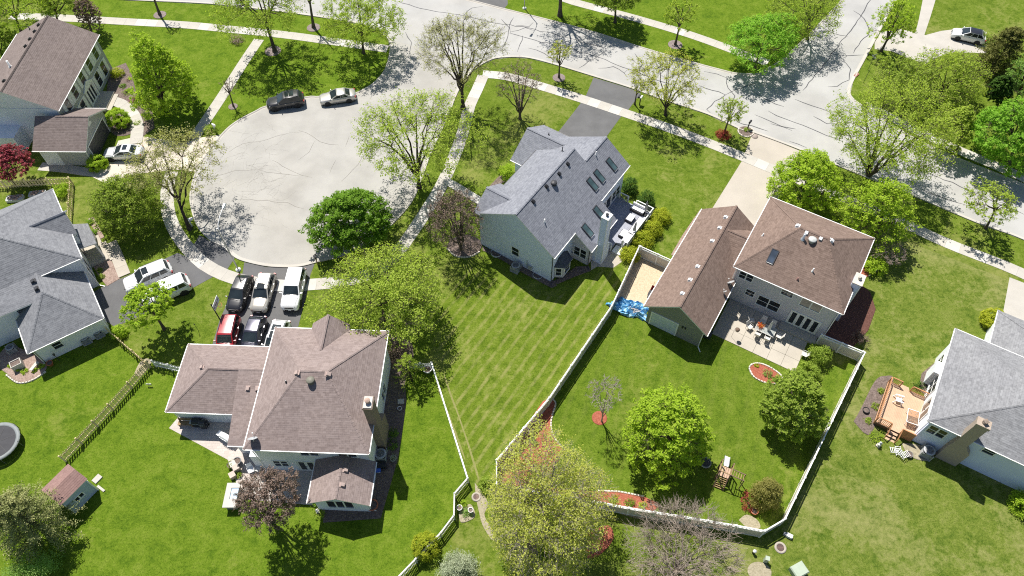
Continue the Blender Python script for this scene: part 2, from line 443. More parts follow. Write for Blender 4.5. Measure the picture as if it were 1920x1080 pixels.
LF = {
 'bright': leaf_mat('leaf_bright', (0.232, 0.342, 0.027), (0.354, 0.488, 0.044), (0.500, 0.610, 0.085)),
 'yellow': leaf_mat('leaf_yellow_green', (0.230, 0.310, 0.040), (0.368, 0.471, 0.069), (0.494, 0.575, 0.127)),
 'pale': leaf_mat('leaf_pale_bud', (0.324, 0.356, 0.065), (0.475, 0.497, 0.108), (0.594, 0.605, 0.173)),
 'tan': leaf_mat('leaf_tan_bud', (0.31, 0.32, 0.13), (0.41, 0.41, 0.18), (0.49, 0.48, 0.25)),
 'green': leaf_mat('leaf_green', (0.112, 0.213, 0.022), (0.179, 0.319, 0.036), (0.274, 0.431, 0.067)),
 'dark': leaf_mat('leaf_dark', (0.035, 0.080, 0.016), (0.067, 0.136, 0.022), (0.120, 0.200, 0.035), 0.25),
 'olive': leaf_mat('leaf_olive', (0.183, 0.256, 0.037), (0.293, 0.390, 0.061), (0.415, 0.500, 0.110)),
 'purple': leaf_mat('leaf_purple', (0.13, 0.088, 0.075), (0.25, 0.18, 0.15), (0.37, 0.285, 0.24), 0.3),
 'bronze': leaf_mat('leaf_bronze', (0.13, 0.135, 0.03), (0.27, 0.255, 0.075), (0.41, 0.37, 0.14)),
 'rose': leaf_mat('leaf_rose_bud', (0.250, 0.188, 0.163), (0.350, 0.263, 0.225), (0.425, 0.338, 0.275), 0.25),
 'crimson': leaf_mat('leaf_crimson', (0.180, 0.033, 0.045), (0.330, 0.068, 0.090), (0.540, 0.165, 0.195), 0.3),
 'pine': leaf_mat('leaf_pine', (0.06, 0.075, 0.028), (0.22, 0.25, 0.09), (0.50, 0.49, 0.22), 0.15),
 'vivid': leaf_mat('leaf_vivid', (0.156, 0.300, 0.030), (0.246, 0.450, 0.050), (0.372, 0.588, 0.096)),
 'spruce': leaf_mat('leaf_spruce', (0.195, 0.240, 0.158), (0.345, 0.390, 0.255), (0.510, 0.532, 0.375), 0.2),
 'gold': leaf_mat('leaf_gold', (0.208, 0.255, 0.019), (0.383, 0.431, 0.040), (0.606, 0.590, 0.072)),
 'lime': leaf_mat('leaf_lime', (0.172, 0.299, 0.063), (0.265, 0.414, 0.103), (0.356, 0.494, 0.161)),
 'red': leaf_mat('leaf_red', (0.242, 0.050, 0.039), (0.396, 0.088, 0.072), (0.506, 0.154, 0.121)),
 'cedar': leaf_mat('leaf_cedar', (0.080, 0.093, 0.029), (0.160, 0.168, 0.048), (0.256, 0.248, 0.080), 0.2),
}
# ------------------------------------------------------------------ plants
def np_mesh(name, verts, quads, mat, var=None, smooth=False):
    me = bpy.data.meshes.new(name)
    nv, nf = len(verts), len(quads)
    me.vertices.add(nv); me.vertices.foreach_set('co', np.asarray(verts, np.float32).ravel())
    me.loops.add(nf*4); me.loops.foreach_set('vertex_index', np.asarray(quads, np.int32).ravel())
    me.polygons.add(nf); me.polygons.foreach_set('loop_start', np.arange(0, nf*4, 4, dtype=np.int32))
    if smooth: me.polygons.foreach_set('use_smooth', np.ones(nf, bool))
    me.materials.append(mat)
    if var is not None:
        a = me.attributes.new('var', 'FLOAT', 'FACE'); a.data.foreach_set('value', np.asarray(var, np.float32))
    me.update(calc_edges=True)
    return me

def unit(a):
    return a / np.maximum(np.linalg.norm(a, axis=-1, keepdims=True), 1e-9)

def tube_batch(P, Rr, ns):
    """P (K,M,3) centre lines, Rr (K,M) radii -> verts, quads"""
    K, M, _ = P.shape
    T = np.empty_like(P); T[:, 1:-1] = P[:, 2:]-P[:, :-2]; T[:, 0] = P[:, 1]-P[:, 0]; T[:, -1] = P[:, -1]-P[:, -2]
    T = unit(T)
    ref = np.where(np.abs(T[..., 2:3]) > 0.85, np.array([1.0, 0, 0]), np.array([0, 0, 1.0]))
    A = unit(np.cross(T, ref)); B = np.cross(T, A)
    ang = 2*np.pi*np.arange(ns)/ns
    V = P[:, :, None, :] + Rr[:, :, None, None]*(A[:, :, None, :]*np.cos(ang)[None, None, :, None] - B[:, :, None, :]*np.sin(ang)[None, None, :, None])
    k = np.arange(K)[:, None, None]*M*ns; m = np.arange(M-1)[None, :, None]*ns; j = np.arange(ns)[None, None, :]; j2 = (j+1) % ns
    Q = np.stack([k+m+j, k+m+j2, k+m+ns+j2, k+m+ns+j], -1).reshape(-1, 4)
    return V.reshape(-1, 3), Q

def bezier(P0, P1, P2, M):
    t = np.linspace(0, 1, M)[None, :, None]
    return (1-t)**2*P0[:, None, :] + 2*t*(1-t)*P1[:, None, :] + t**2*P2[:, None, :]

def merge(parts):
    vs_, qs = [], []; b = 0
    for v, q in parts:
        vs_.append(v); qs.append(q+b); b += len(v)
    return np.concatenate(vs_), np.concatenate(qs)

def leaf_quads(C, N, size, rs, aspect=0.62):
    n = len(C)
    a = rs.normal(size=(n, 3)); a = unit(a - N*np.sum(a*N, 1, keepdims=True))
    b = np.cross(N, a)
    s = size*rs.uniform(0.65, 1.35, (n, 1))
    V = np.stack([C-a*s*0.5, C+b*s*aspect*0.5+a*s*0.05, C+a*s*0.5, C-b*s*aspect*0.5+a*s*0.05], 1).reshape(-1, 3)
    return V, np.arange(n*4).reshape(n, 4)

def lump_dirs(rs, n, k=9.0, amp=0.28):
    D = unit(rs.normal(size=(n, 3))); A = rs.uniform(-0.6, 1.0, n)*amp
    return lambda d: 1 + np.sum(A[None]*np.exp(k*(d@D.T-1)), 1)

STY = {
 # K1 sub limbs, K2 clumps, leaves per clump, clump radius (share of R), leaf size, inner share, twigs per clump, twig length share
 'dense':  dict(egg=0.42, limbs=7, k1=34, k2=620, lv=25, cr=0.095, ls=0.225, inner=0.22, tw=3, tl=0.10, up=0.55, low=-0.8, lump=0.30),
 'full':   dict(egg=0.34, limbs=7, k1=34, k2=560, lv=21, cr=0.10, ls=0.21, inner=0.26, tw=4, tl=0.12, up=0.5, low=-0.75, lump=0.30),
 'airy':   dict(limbs=7, k1=42, k2=340, lv=40, cr=0.13, ls=0.19, inner=0.40, tw=5, tl=0.14, up=0.35, low=-0.55, lump=0.34),
 'sparse': dict(limbs=7, k1=46, k2=300, lv=22, cr=0.12, ls=0.17, inner=0.45, tw=6, tl=0.15, up=0.3, low=-0.5, lump=0.34),
 'bud':    dict(limbs=8, k1=56, k2=420, lv=22, cr=0.10, ls=0.13, inner=0.38, tw=8, tl=0.13, up=0.3, low=-0.35, lump=0.18),
 'thin':   dict(limbs=5, k1=16, k2=70, lv=11, cr=0.2, ls=0.17, inner=0.45, tw=5, tl=0.22, up=0.3, low=-0.5, lump=0.3),
 'bare':   dict(limbs=8, k1=60, k2=420, lv=0, cr=0.10, ls=0.10, inner=0.4, tw=10, tl=0.17, up=0.3, low=-0.3, lump=0.2),
}

def make_tree(name, label, cat, base, H, Rx, cb, lean, style='dense', leaf='bright', bark=None, seed=1, group=None, Ry=None, tr=None, fork=None, over=None, limb_k=1.0, dens=1.0, stems=1):
    """trunk, limbs, branches and twigs grown to clumps spread through the crown; base on the ground, H height, Rx/Ry crown radii, cb underside of the crown"""
    st = dict(STY[style]);
    if over: st.update(over)
    rs = np.random.RandomState(seed)
    Ry = Ry or Rx
    bark = bark or BARK
    cz = (H+cb)/2; rz = (H-cb)/2
    cc = np.array([lean[0], lean[1], cz]); rad = np.array([Rx, Ry, rz])
    lump = lump_dirs(rs, 16, 9.0, st['lump'])
    def shell(n, lo, hi, zmin):
        d = unit(rs.normal(size=(n*4, 3))); d = d[d[:, 2] > zmin][:n]
        while len(d) < n: d = np.concatenate([d, d])[:n]
        P = cc + d*rad*0.9*lump(d)[:, None]*rs.uniform(lo, hi, (len(d), 1))
        egg = st.get('egg', 0.0)
        if egg: P[:, :2] = cc[:2] + (P[:, :2]-cc[:2])*(1+egg*np.clip((cz-P[:, 2:3])/rz, -1, 0.45))
        return d, P
    tr = tr or max(0.05, 0.022*H+0.03)
    fork = fork if fork is not None else cb*0.9 + 0.05*H
    # limbs
    nl = st['limbs']
    az = np.arange(nl)*2.39996 + rs.uniform(0, 6); el = rs.uniform(0.1, 0.9, nl)
    dl = unit(np.stack([np.cos(az)*(1-0.45*el), np.sin(az)*(1-0.45*el), el*1.25-0.15], 1))
    tips = cc + dl*rad*rs.uniform(0.60, 0.85, (nl, 1))
    top = cc + np.array([rs.uniform(-.1, .1)*Rx, rs.uniform(-.1, .1)*Ry, rz*0.72])
    parts = []
    trunkP = bezier(np.array([[0, 0, -0.1]]), np.array([[lean[0]*0.2+rs.uniform(-.15, .15), lean[1]*0.2+rs.uniform(-.15, .15), fork]]), top[None], 9)
    tt = np.linspace(0, 1, 9)
    trR = tr*(1-0.86*tt**0.8); trR[0] *= 1.35
    if stems == 1: parts.append(tube_batch(trunkP, trR[None], 9))
    lo = np.clip(rs.uniform(0.30, 0.62, nl), 0, 1) if stems == 1 else np.zeros(nl)
    ti = np.interp(lo, tt, np.arange(9)); i0 = ti.astype(int); fr = (ti-i0)[:, None]
    P0 = trunkP[0][i0]*(1-fr) + trunkP[0][np.minimum(i0+1, 8)]*fr
    if stems == 1:
        zlim = fork*rs.uniform(0.85, 1.25, nl)
        P0 = np.stack([np.interp(zlim, trunkP[0][:, 2], trunkP[0][:, i]) for i in range(3)], 1)
    else:
        P0 = np.stack([rs.uniform(-.12, .12, nl), rs.uniform(-.12, .12, nl), np.full(nl, -0.1)], 1)
    d = tips-P0
    P1 = P0 + d*0.45 + np.array([0, 0, 1.0])*(0.16*np.linalg.norm(d, axis=1, keepdims=True))*rs.uniform(0.2, 1.3, (nl, 1)) + rs.normal(0, 0.05, (nl, 3))*Rx
    LP = bezier(P0, P1, tips, 8)
    lr = tr*rs.uniform(0.40, 0.62, (nl, 1))*limb_k*(1-0.80*np.linspace(0, 1, 8))[None]
    LPj = LP.copy(); LPj[:, 1:-1] += rs.normal(0, 0.018, (nl, 6, 3))*Rx
    parts.append(tube_batch(LPj, lr, 7))
    nodes = np.concatenate([LPj[:, 2:].reshape(-1, 3), trunkP[0][4:]]) if stems == 1 else LPj[:, 2:].reshape(-1, 3)
    nr = np.concatenate([lr[:, 2:].ravel(), trR[4:]]) if stems == 1 else lr[:, 2:].ravel()
    def attach(T, nodes, nr, up, M, ns, rmin, rk):
        D = T[:, None, :]-nodes[None]
        dist = np.linalg.norm(D, axis=2)
        inw = np.linalg.norm((nodes-cc)/rad, axis=1)[None]; 
        cost = dist + 0.9*np.maximum(0, -D[..., 2])*1.0 + 0.15*Rx*inw
        k = np.argmin(cost, 1)
        A = nodes[k]; dd = T-A; ln = np.linalg.norm(dd, axis=1, keepdims=True)
        C = A + dd*0.5 + np.array([0, 0, 1.0])*ln*up*rs.uniform(-0.3, 1, (len(T), 1)) + rs.normal(0, 0.10, dd.shape)*ln
        P = bezier(A, C, T, M)
        r0 = np.clip(nr[k]*rk, rmin, None)[:, None]
        r = r0*(1-0.75*np.linspace(0, 1, M))[None]; r = np.maximum(r, rmin*0.55)
        return P, r
    _, T1 = shell(st['k1'], 0.45, 0.88, st['low'])
    P1_, r1 = attach(T1, nodes, nr, 0.18, 6, 5, 0.018, 0.7)
    parts.append(tube_batch(P1_, r1, 5))
    nodes2 = np.concatenate([nodes, P1_[:, 2:].reshape(-1, 3)]); nr2 = np.concatenate([nr*0.6, r1[:, 2:].ravel()])
    k2 = int(st['k2']*dens)
    ni = int(k2*st['inner'])
    d2, T2 = shell(k2-ni, 0.74, 1.05, st['low']); d2i, T2i = shell(ni, 0.35, 0.8, st['low'])
    T2 = np.concatenate([T2, T2i]); d2 = np.concatenate([d2, d2i])
    P2_, r2 = attach(T2, nodes2, nr2, 0.12, 4, 4, 0.010, 0.6)
    parts.append(tube_batch(P2_, r2, 4))
    # twigs
    ntw = st['tw']
    S = np.repeat(P2_[:, 2:].reshape(-1, 2, 3)[:, rs.randint(0, 2, 1)[0]], ntw, 0)
    mixf = rs.uniform(0, 1, (len(S), 1)); S = np.repeat(P2_[:, 2], ntw, 0)*mixf + np.repeat(P2_[:, 3], ntw, 0)*(1-mixf)
    dirs = unit(unit(np.repeat(T2-cc, ntw, 0)/rad)*0.7 + rs.normal(0, 0.55, S.shape) + np.array([0, 0, st['up']*0.6]))
    E_ = S + dirs*st['tl']*Rx*rs.uniform(0.5, 1.3, (len(S), 1))
    TP = np.stack([S, (S+E_)/2 + rs.normal(0, 0.012, S.shape)*Rx, E_], 1)
    tR = np.repeat(np.array([[0.0085, 0.007, 0.004]]), len(S), 0)*(1 if style != 'bare' else 1.6)
    parts.append(tube_batch(TP, tR, 3))
    V, Q = merge(parts)
    root = empty(name, label, cat, base, 0, group)
    inst('trunk', np_mesh('trunk', V, Q, bark, smooth=True), root)
    if st['lv'] > 0:
        n = st['lv']
        # half of the leaves on the twigs, half round the clump
        C1 = np.repeat(T2, n, 0)
        off = unit(rs.normal(size=C1.shape))*(rs.uniform(0, 1, (len(C1), 1))**0.45)*st['cr']*Rx*np.array([1, 1, 0.62])
        C1 = C1+off
        if style in ('airy', 'sparse', 'bud', 'thin'):
            pick = rs.randint(0, len(S), len(C1)); f = rs.uniform(0.25, 1.08, (len(C1), 1))
            C1 = S[pick]*(1-f) + E_[pick]*f + rs.normal(0, 0.035, C1.shape)*Rx*0.6
        out = unit((C1-cc)/rad)
        N = unit(out*0.45 + np.array([-0.12, 0.25, st['up']+0.25]) + rs.normal(0, 0.55, C1.shape))
        V, Q = leaf_quads(C1, N, st['ls'], rs)
        clv = np.repeat(rs.uniform(0, 1, len(T2)), n)
        var = np.clip(0.5*clv + 0.5*rs.uniform(0, 1, len(C1)), 0, 1)
        inst('crown', np_mesh('crown', V, Q, LF[leaf], var), root)
    return root

def make_shrub(name, label, cat, base, Rx, H, leaf='green', n=2600, ls=0.12, seed=1, group=None, Ry=None, lump=0.22, inner=0.25, z0=0.0, cone=0.0, clump=0.16, k=60, up=0.6, stems=6):
    """a bush: stems inside and many small leaves in clumps over an uneven dome"""
    rs = np.random.RandomState(seed); Ry = Ry or Rx
    lf = lump_dirs(rs, 12, 8.0, lump)
    cc = np.array([0, 0, z0+H*0.42]); rad = np.array([Rx, Ry, H*0.58])
    d = unit(rs.normal(size=(k*4, 3))); d = d[d[:, 2] > -0.62][:k]
    r = np.where(rs.uniform(size=len(d)) < inner, rs.uniform(0.4, 0.8, len(d)), rs.uniform(0.82, 1.0, len(d)))
    T = cc + d*rad*(lf(d)*r)[:, None]
    if cone:
        h = np.clip((T[:, 2]-z0)/H, 0, 1)[:, None]
        T[:, :2] *= (1-cone*h)
    T[:, 2] = np.maximum(T[:, 2], 0.06)
    per = max(4, n//len(T))
    C = np.repeat(T, per, 0)
    C = C + unit(rs.normal(size=C.shape))*(rs.uniform(0, 1, (len(C), 1))**0.5)*clump*max(Rx, H*0.4)*2*np.array([1, 1, 0.75])
    C[:, 2] = np.maximum(C[:, 2], 0.03)
    out = unit((C-cc)/rad)
    N = unit(out*0.7 + np.array([0, 0, up]) + rs.normal(0, 0.5, C.shape))
    V, Q = leaf_quads(C, N, ls, rs, 0.6)
    clv = np.repeat(rs.uniform(0, 1, len(T)), per)
    var = np.clip(0.5*clv+0.5*rs.uniform(0, 1, len(C)), 0, 1)
    root = empty(name, label, cat, base, 0, group)
    if stems:
        az = rs.uniform(0, 6.28, stems*4); tp = T[rs.randint(0, len(T), stems*4)]
        P0 = np.stack([np.cos(az)*0.06, np.sin(az)*0.06, np.full(stems*4, -0.03)], 1)
        P = bezier(P0, P0*0.5+tp*0.5+np.array([0, 0, 0.15*H]), tp, 4)
        V2, Q2 = tube_batch(P, np.repeat(np.array([[0.03, 0.02, 0.014, 0.006]]), stems*4, 0)*max(0.5, min(1.5, H/1.5)), 4)
        inst('stem', np_mesh('stem', V2, Q2, BARK_D), root)
    inst('foliage', np_mesh('foliage', V, Q, LF[leaf], var), root)
    return root

def make_conifer(name, label, cat, base, H, Rx, leaf='cedar', seed=1, group=None, whorls=11, arms=9, n=60, ls=0.16, cb=0.3, droop=0.12, taper=0.9, tuft=0.3, bark=None):
    """a straight stem with whorls of branches carrying needle tufts"""
    rs = np.random.RandomState(seed); bark = bark or BARK_D
    parts = [tube_batch(np.array([[[0, 0, -0.1], [0.03, 0, H*0.35], [0, 0.05, H*0.7], [0, 0, H*0.98]]]), np.array([[0.02*H+0.04, 0.016*H+0.02, 0.03, 0.01]]), 7)]
    A, B, Cc, tl = [], [], [], []
    for i in range(whorls):
        f = (i+0.3)/whorls; z = cb + (H-cb)*f
        rr = Rx*((1-f)**taper*0.95+0.05)
        for j in range(arms):
            a = 2*math.pi*(j+rs.uniform(-.3, .3))/arms + i*0.7
            L = rr*rs.uniform(0.7, 1.08); dz = L*(0.30*f-droop+rs.uniform(-.06, .06))
            A.append([0, 0, z]); B.append([math.cos(a)*L*0.5, math.sin(a)*L*0.5, z+dz*0.3+0.06*L]); Cc.append([math.cos(a)*L, math.sin(a)*L, z+dz]); tl.append(L)
    A, B, Cc = map(np.array, (A, B, Cc)); tl = np.array(tl)
    P = bezier(A, B, Cc, 5)
    parts.append(tube_batch(P, np.outer(0.012+0.008*tl, [1, 0.8, 0.6, 0.45, 0.25]), 4))
    V, Q = merge(parts)
    root = empty(name, label, cat, base, 0, group)
    inst('trunk', np_mesh('trunk', V, Q, bark, smooth=True), root)
    k = len(A); idx = np.repeat(np.arange(k), n); t = rs.uniform(0.22, 1.05, (len(idx), 1))**0.8
    C = (1-t)**2*A[idx]+2*t*(1-t)*B[idx]+t**2*Cc[idx]
    q = np.round(t*4.5)/4.5
    C = C + rs.normal(0, 1, C.shape)*np.array([1, 1, 0.55])*(tuft*0.42)*(0.5+0.6*np.repeat(tl, n)[:, None]/Rx)
    N = unit(rs.normal(0, 0.6, C.shape)+np.array([0, 0, 0.7]))
    V, Q = leaf_quads(C, N, ls, rs, 0.4)
    clv = np.repeat(rs.uniform(0, 1, k), n)
    var = np.clip(0.35*clv+0.35*rs.uniform(0, 1, len(C))+0.3*q[:, 0], 0, 1)
    inst('crown', np_mesh('crown', V, Q, LF[leaf], var), root)
    return root

def make_sprig(name, label, cat, base, r, h, leaf, seed, group=None, n=120, ls=0.11):
    return make_shrub(name, label, cat, base, r, h, leaf, n=n, ls=ls, seed=seed, group=group, k=24, clump=0.25, stems=3)

# ------------------------------------------------------------------ roofs and walls (house local coordinates u, v, z)
def clip_band(poly, b, t0, t1):
    """part of a convex 3D polygon with t0 <= height along b <= t1"""
    def cut(pl, lim, keep_above):
        out = []
        for i in range(len(pl)):
            p, q = pl[i], pl[(i+1) % len(pl)]
            hp, hq = p.dot(b)-lim, q.dot(b)-lim
            if not keep_above: hp, hq = -hp, -hq
            if hp >= 0: out.append(p)
            if (hp > 0 and hq < 0) or (hp < 0 and hq > 0):
                out.append(p + (q-p)*(hp/(hp-hq)))
        return out
    return cut(cut(poly, t0, True), t1, False)

def roof_plane(parent, pts, shingle, thick=0.14, course=0.19, trim=None, name='roof'):
    """a roof slope: a slab with white edges, and on it the lapped shingle courses"""
    pts = [Vector(p) for p in pts]
    n = Vector((0, 0, 0))
    for i in range(len(pts)): n += pts[i].cross(pts[(i+1) % len(pts)])
    if n.z < 0: pts = pts[::-1]; n = -n
    n.normalize()
    k = len(pts)
    mb = MB()
    low = [p-Vector((0, 0, thick)) for p in pts]
    mb.add(pts+low, [tuple(range(k))], 0)
    mb.add(pts+low, [tuple(range(2*k-1, k-1, -1))] + [(i, k+i, k+(i+1) % k, (i+1) % k) for i in range(k)], 1)
    ro = mb.build(name, [shingle, trim or TRIM], parent)
    s = Vector((-n.y, n.x, 0))
    if s.length > 1e-3:
        s.normalize(); b = n.cross(s)
        ts = [p.dot(b) for p in pts]; t = min(ts); tm = max(ts)
        sb = MB()
        while t < tm-0.01:
            t1 = min(t+course, tm)
            pl = clip_band(pts, b, t, t1+1e-5)
            if len(pl) >= 3:
                jit = rnd.uniform(-0.002, 0.002)
                up = [p + n*(0.006+(0.006+jit)*(1-(p.dot(b)-t)/max(course, 1e-3))) for p in pl]
                m = len(pl)
                sb.add(up, [tuple(range(m))], 0)
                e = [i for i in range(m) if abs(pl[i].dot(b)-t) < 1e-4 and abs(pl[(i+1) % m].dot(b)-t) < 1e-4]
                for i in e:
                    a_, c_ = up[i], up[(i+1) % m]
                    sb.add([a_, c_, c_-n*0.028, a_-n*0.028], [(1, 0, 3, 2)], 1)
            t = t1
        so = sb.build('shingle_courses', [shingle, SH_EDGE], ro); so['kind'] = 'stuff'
    return ro

def ridge_caps(parent, lines, mat, step=0.32, w=0.26):
    for p, q in lines:
        mb = MB(); p, q = Vector(p), Vector(q); L = (q-p).length; d = (q-p)/L; n = max(1, int(L/step))
        side = d.cross(Vector((0, 0, 1))); side = side.normalized() if side.length > 1e-3 else Vector((1, 0, 0))
        up = side.cross(d).normalized()
        if up.z < 0: up = -up
        for i in range(n):
            a = p + d*(L*i/n); b = p + d*(L*(i+1)/n+0.02)
            for sgn in (-1, 1):
                f = side*sgn*w/2 - Vector((0, 0, 1))*w*0.22
                q4 = [a+up*0.045, b+up*0.03, b+up*0.03+f, a+up*0.045+f]
                mb.add(q4, [(0, 1, 2, 3) if sgn < 0 else (3, 2, 1, 0)], 0)
        mb.build('ridge_cap', mat, parent)

def gutter(parent, p, q, out, mat=None):
    """a white K gutter along an eave from p to q, hung on the outer side"""
    p, q, o = Vector(p), Vector(q), Vector((out[0], out[1], 0)).normalized()
    mb = MB()
    prof = [(0.005, -0.01), (0.075, -0.01), (0.095, -0.005), (0.075, -0.1), (0.005, -0.12)]
    inn = [(0.015, -0.02), (0.105, -0.02)]
    vs_ = [p+o*x+Vector((0, 0, z)) for x, z in prof] + [q+o*x+Vector((0, 0, z)) for x, z in prof]
    k = len(prof)
    mb.add(vs_, [(i, (i+1) % k, k+(i+1) % k, k+i) for i in range(k)] + [tuple(range(k-1, -1, -1)), tuple(range(k, 2*k))], 0)
    L = (q-p).length; n = max(1, int(L/0.9)); d = (q-p)/L
    for i in range(n+1):
        c = p + d*min(L, max(0, (i*L/n))) + o*0.06
        mb.bar(c-o*0.06+Vector((0, 0, 0.012)), c+o*0.04+Vector((0, 0, 0.012)), 0.035, 0.018)
    return mb.build('gutter', mat or TRIM, parent)

def hip_roof(P, u0, u1, v0, v1, ze, zr, ra, rb, axis, sh, sides='fblr', caps=True, gut='fblr'):
    """hip roof over a rectangle; ridge along axis from ra to rb at zr"""
    if axis == 'u':
        vm = (v0+v1)/2; A, B = (ra, vm, zr), (rb, vm, zr)
        pl = {'f': [(u0, v0, ze), (u1, v0, ze), B, A], 'b': [(u1, v1, ze), (u0, v1, ze), A, B], 'l': [(u0, v1, ze), (u0, v0, ze), A], 'r': [(u1, v0, ze), (u1, v1, ze), B]}
        hips = [((u0, v0, ze), A), ((u0, v1, ze), A), ((u1, v0, ze), B), ((u1, v1, ze), B)]
    else:
        um = (u0+u1)/2; A, B = (um, ra, zr), (um, rb, zr)
        pl = {'l': [(u0, v1, ze), (u0, v0, ze), A, B], 'r': [(u1, v0, ze), (u1, v1, ze), B, A], 'f': [(u0, v0, ze), (u1, v0, ze), A], 'b': [(u1, v1, ze), (u0, v1, ze), B]}
        hips = [((u0, v0, ze), A), ((u1, v0, ze), A), ((u0, v1, ze), B), ((u1, v1, ze), B)]
    for s in sides: roof_plane(P, pl[s], sh)
    if caps: ridge_caps(P, [(A, B)]*(1 if (Vector(A)-Vector(B)).length > 0.2 else 0) + hips, sh)
    ed = {'f': ((u0, v0, ze), (u1, v0, ze), (0, -1)), 'b': ((u0, v1, ze), (u1, v1, ze), (0, 1)), 'l': ((u0, v0, ze), (u0, v1, ze), (-1, 0)), 'r': ((u1, v0, ze), (u1, v1, ze), (1, 0))}
    for s in gut: gutter(P, *ed[s])

def box_wall(P, poly, z0, z1, mat, name='wall', found=True):
    mb = MB().prism(poly, z0, z1, 0)
    o = mb.build(name, mat, P)
    return o

def gable_tri(P, a, b, zbase, apex, thick, nrm, mat):
    """triangle of wall under a gable, a and b at zbase, apex above, thickness along -nrm"""
    a, b = Vector((a[0], a[1], zbase)), Vector((b[0], b[1], zbase)); c = Vector(apex); n = Vector((nrm[0], nrm[1], 0))*thick
    mb = MB().add([a, b, c, a-n, b-n, c-n], [(0, 1, 2), (5, 4, 3), (0, 3, 4, 1), (1, 4, 5, 2), (2, 5, 3, 0)], 0)
    return mb.build('gable_wall', mat, P)

def window(P, c, ang, w, h, sashes=1, cross=True, name='window', frame=None, glass=None, blind=False):
    """frame with panes; c = centre on the wall surface, ang = direction the wall faces (degrees, local)"""
    mb = MB(); t = 0.085
    fm = frame or TRIM
    mb.box(-w/2-t, w/2+t, 0.0, 0.055, h/2, h/2+t); mb.box(-w/2-t-0.03, w/2+t+0.03, 0.0, 0.085, -h/2-t, -h/2)
    mb.box(-w/2-t, -w/2, 0, 0.055, -h/2, h/2); mb.box(w/2, w/2+t, 0, 0.055, -h/2, h/2)
    for i in range(1, sashes):
        x = -w/2 + w*i/sashes; mb.box(x-0.06, x+0.06, 0, 0.055, -h/2, h/2)
    if cross: 
        for i in range(sashes):
            x0 = -w/2+w*i/sashes+(0.06 if i else 0); x1 = -w/2+w*(i+1)/sashes-(0.06 if i < sashes-1 else 0)
            mb.box(x0, x1, 0.0, 0.045, -0.025, 0.025)
    o = mb.build(name, fm, P, loc=c, rz=R(ang-90))
    for i in range(sashes):
        x0 = -w/2+w*i/sashes+(0.06 if i else 0); x1 = -w/2+w*(i+1)/sashes-(0.06 if i < sashes-1 else 0)
        pb = MB().box(x0, x1, 0.004, 0.022, -h/2, h/2)
        pb.build('pane', glass or GLASS, o)
    return o

def door(P, c, ang, w, h, glassy=True, mat=None, handle=True, lights=1):
    mb = MB(); t = 0.1; m = mat or TRIM
    mb.box(-w/2-t, -w/2, 0, 0.06, 0, h+t); mb.box(w/2, w/2+t, 0, 0.06, 0, h+t); mb.box(-w/2, w/2, 0, 0.06, h, h+t); mb.box(-w/2, w/2, 0.003, 0.035, 0.0, h)
    o = mb.build('door', m, P, loc=c, rz=R(ang-90))
    if glassy:
        for i in range(lights):
            a = -w/2+w*i/lights+0.14; b = -w/2+w*(i+1)/lights-0.14
            MB().box(a, b, 0.03, 0.042, 0.25, h-0.15).build('pane', GLASS, o)
    if handle: MB().obox((w/2-0.08 if lights == 1 else 0.05, 0.06, 1.0), (0.03, 0.05, 0.14)).build('handle', DARKM, o)
    return o

def garage_door(P, c, ang, w, h, mat=None):
    mb = MB(); t = 0.14
    mb.box(-w/2-t, -w/2, 0, 0.07, 0, h+t); mb.box(w/2, w/2+t, 0, 0.07, 0, h+t); mb.box(-w/2, w/2, 0, 0.07, h, h+t)
    o = mb.build('garage_door', TRIM, P, loc=c, rz=R(ang-90))
    n = 4
    for i in range(n):
        z0, z1 = h*i/n+0.006, h*(i+1)/n-0.006
        pb = MB().box(-w/2+0.005, w/2-0.005, 0.004, 0.03, z0, z1)
        k = max(2, int(w/0.65))
        for j in range(k):
            x0 = -w/2+w*j/k+0.08; x1 = -w/2+w*(j+1)/k-0.08
            pb.box(x0, x1, 0.03, 0.04, z0+0.1, z1-0.1)
        pb.build('panel', mat or WHITEP, o)
    return o

def slope_z(a, b, t): return a+(b-a)*t

def roof_frame(pt, nrm_h, pitch):
    """matrix of an object lying on a slope: local x along the eave, local y up the slope"""
    n = Vector((nrm_h[0]*math.sin(pitch), nrm_h[1]*math.sin(pitch), math.cos(pitch)))
    x = Vector((-nrm_h[1], nrm_h[0], 0)).normalized(); y = n.cross(x)
    M = Matrix((x, y, n)).transposed().to_4x4(); M.translation = Vector(pt)
    return M

def on_roof(P, name, mb, mats, pt, nrm_h, pitch):
    o = mb.build(name, mats, P); o.matrix_local = roof_frame(pt, nrm_h, pitch); return o

def skylight(P, pt, nrm_h, pitch, w=0.62, l=1.25, glass=None):
    fr = MB(); t = 0.07; z = 0.14
    fr.box(-w/2-t, w/2+t, -l/2-t, -l/2, 0, z); fr.box(-w/2-t, w/2+t, l/2, l/2+t, 0, z); fr.box(-w/2-t, -w/2, -l/2, l/2, 0, z); fr.box(w/2, w/2+t, -l/2, l/2, 0, z)
    o = on_roof(P, 'skylight', fr, DARKM, pt, nrm_h, pitch)
    MB().box(-w/2, w/2, -l/2, l/2, 0.06, 0.11).build('pane', glass or SKYL, o)
    MB().box(-w/2-0.02, w/2+0.02, -l/2-t-0.06, -l/2-t, 0.02, z-0.02).build('flashing', TRIM, o)
    return o

def box_vent(P, pt, nrm_h, pitch, mat, s=0.36):
    mb = MB().box(-s/2, s/2, -s/2, s/2, 0.04, 0.2).box(-s*0.7, s*0.7, -s*0.7, s*0.9, 0.02, 0.045)
    return on_roof(P, 'roof_vent', mb, mat, pt, nrm_h, pitch)

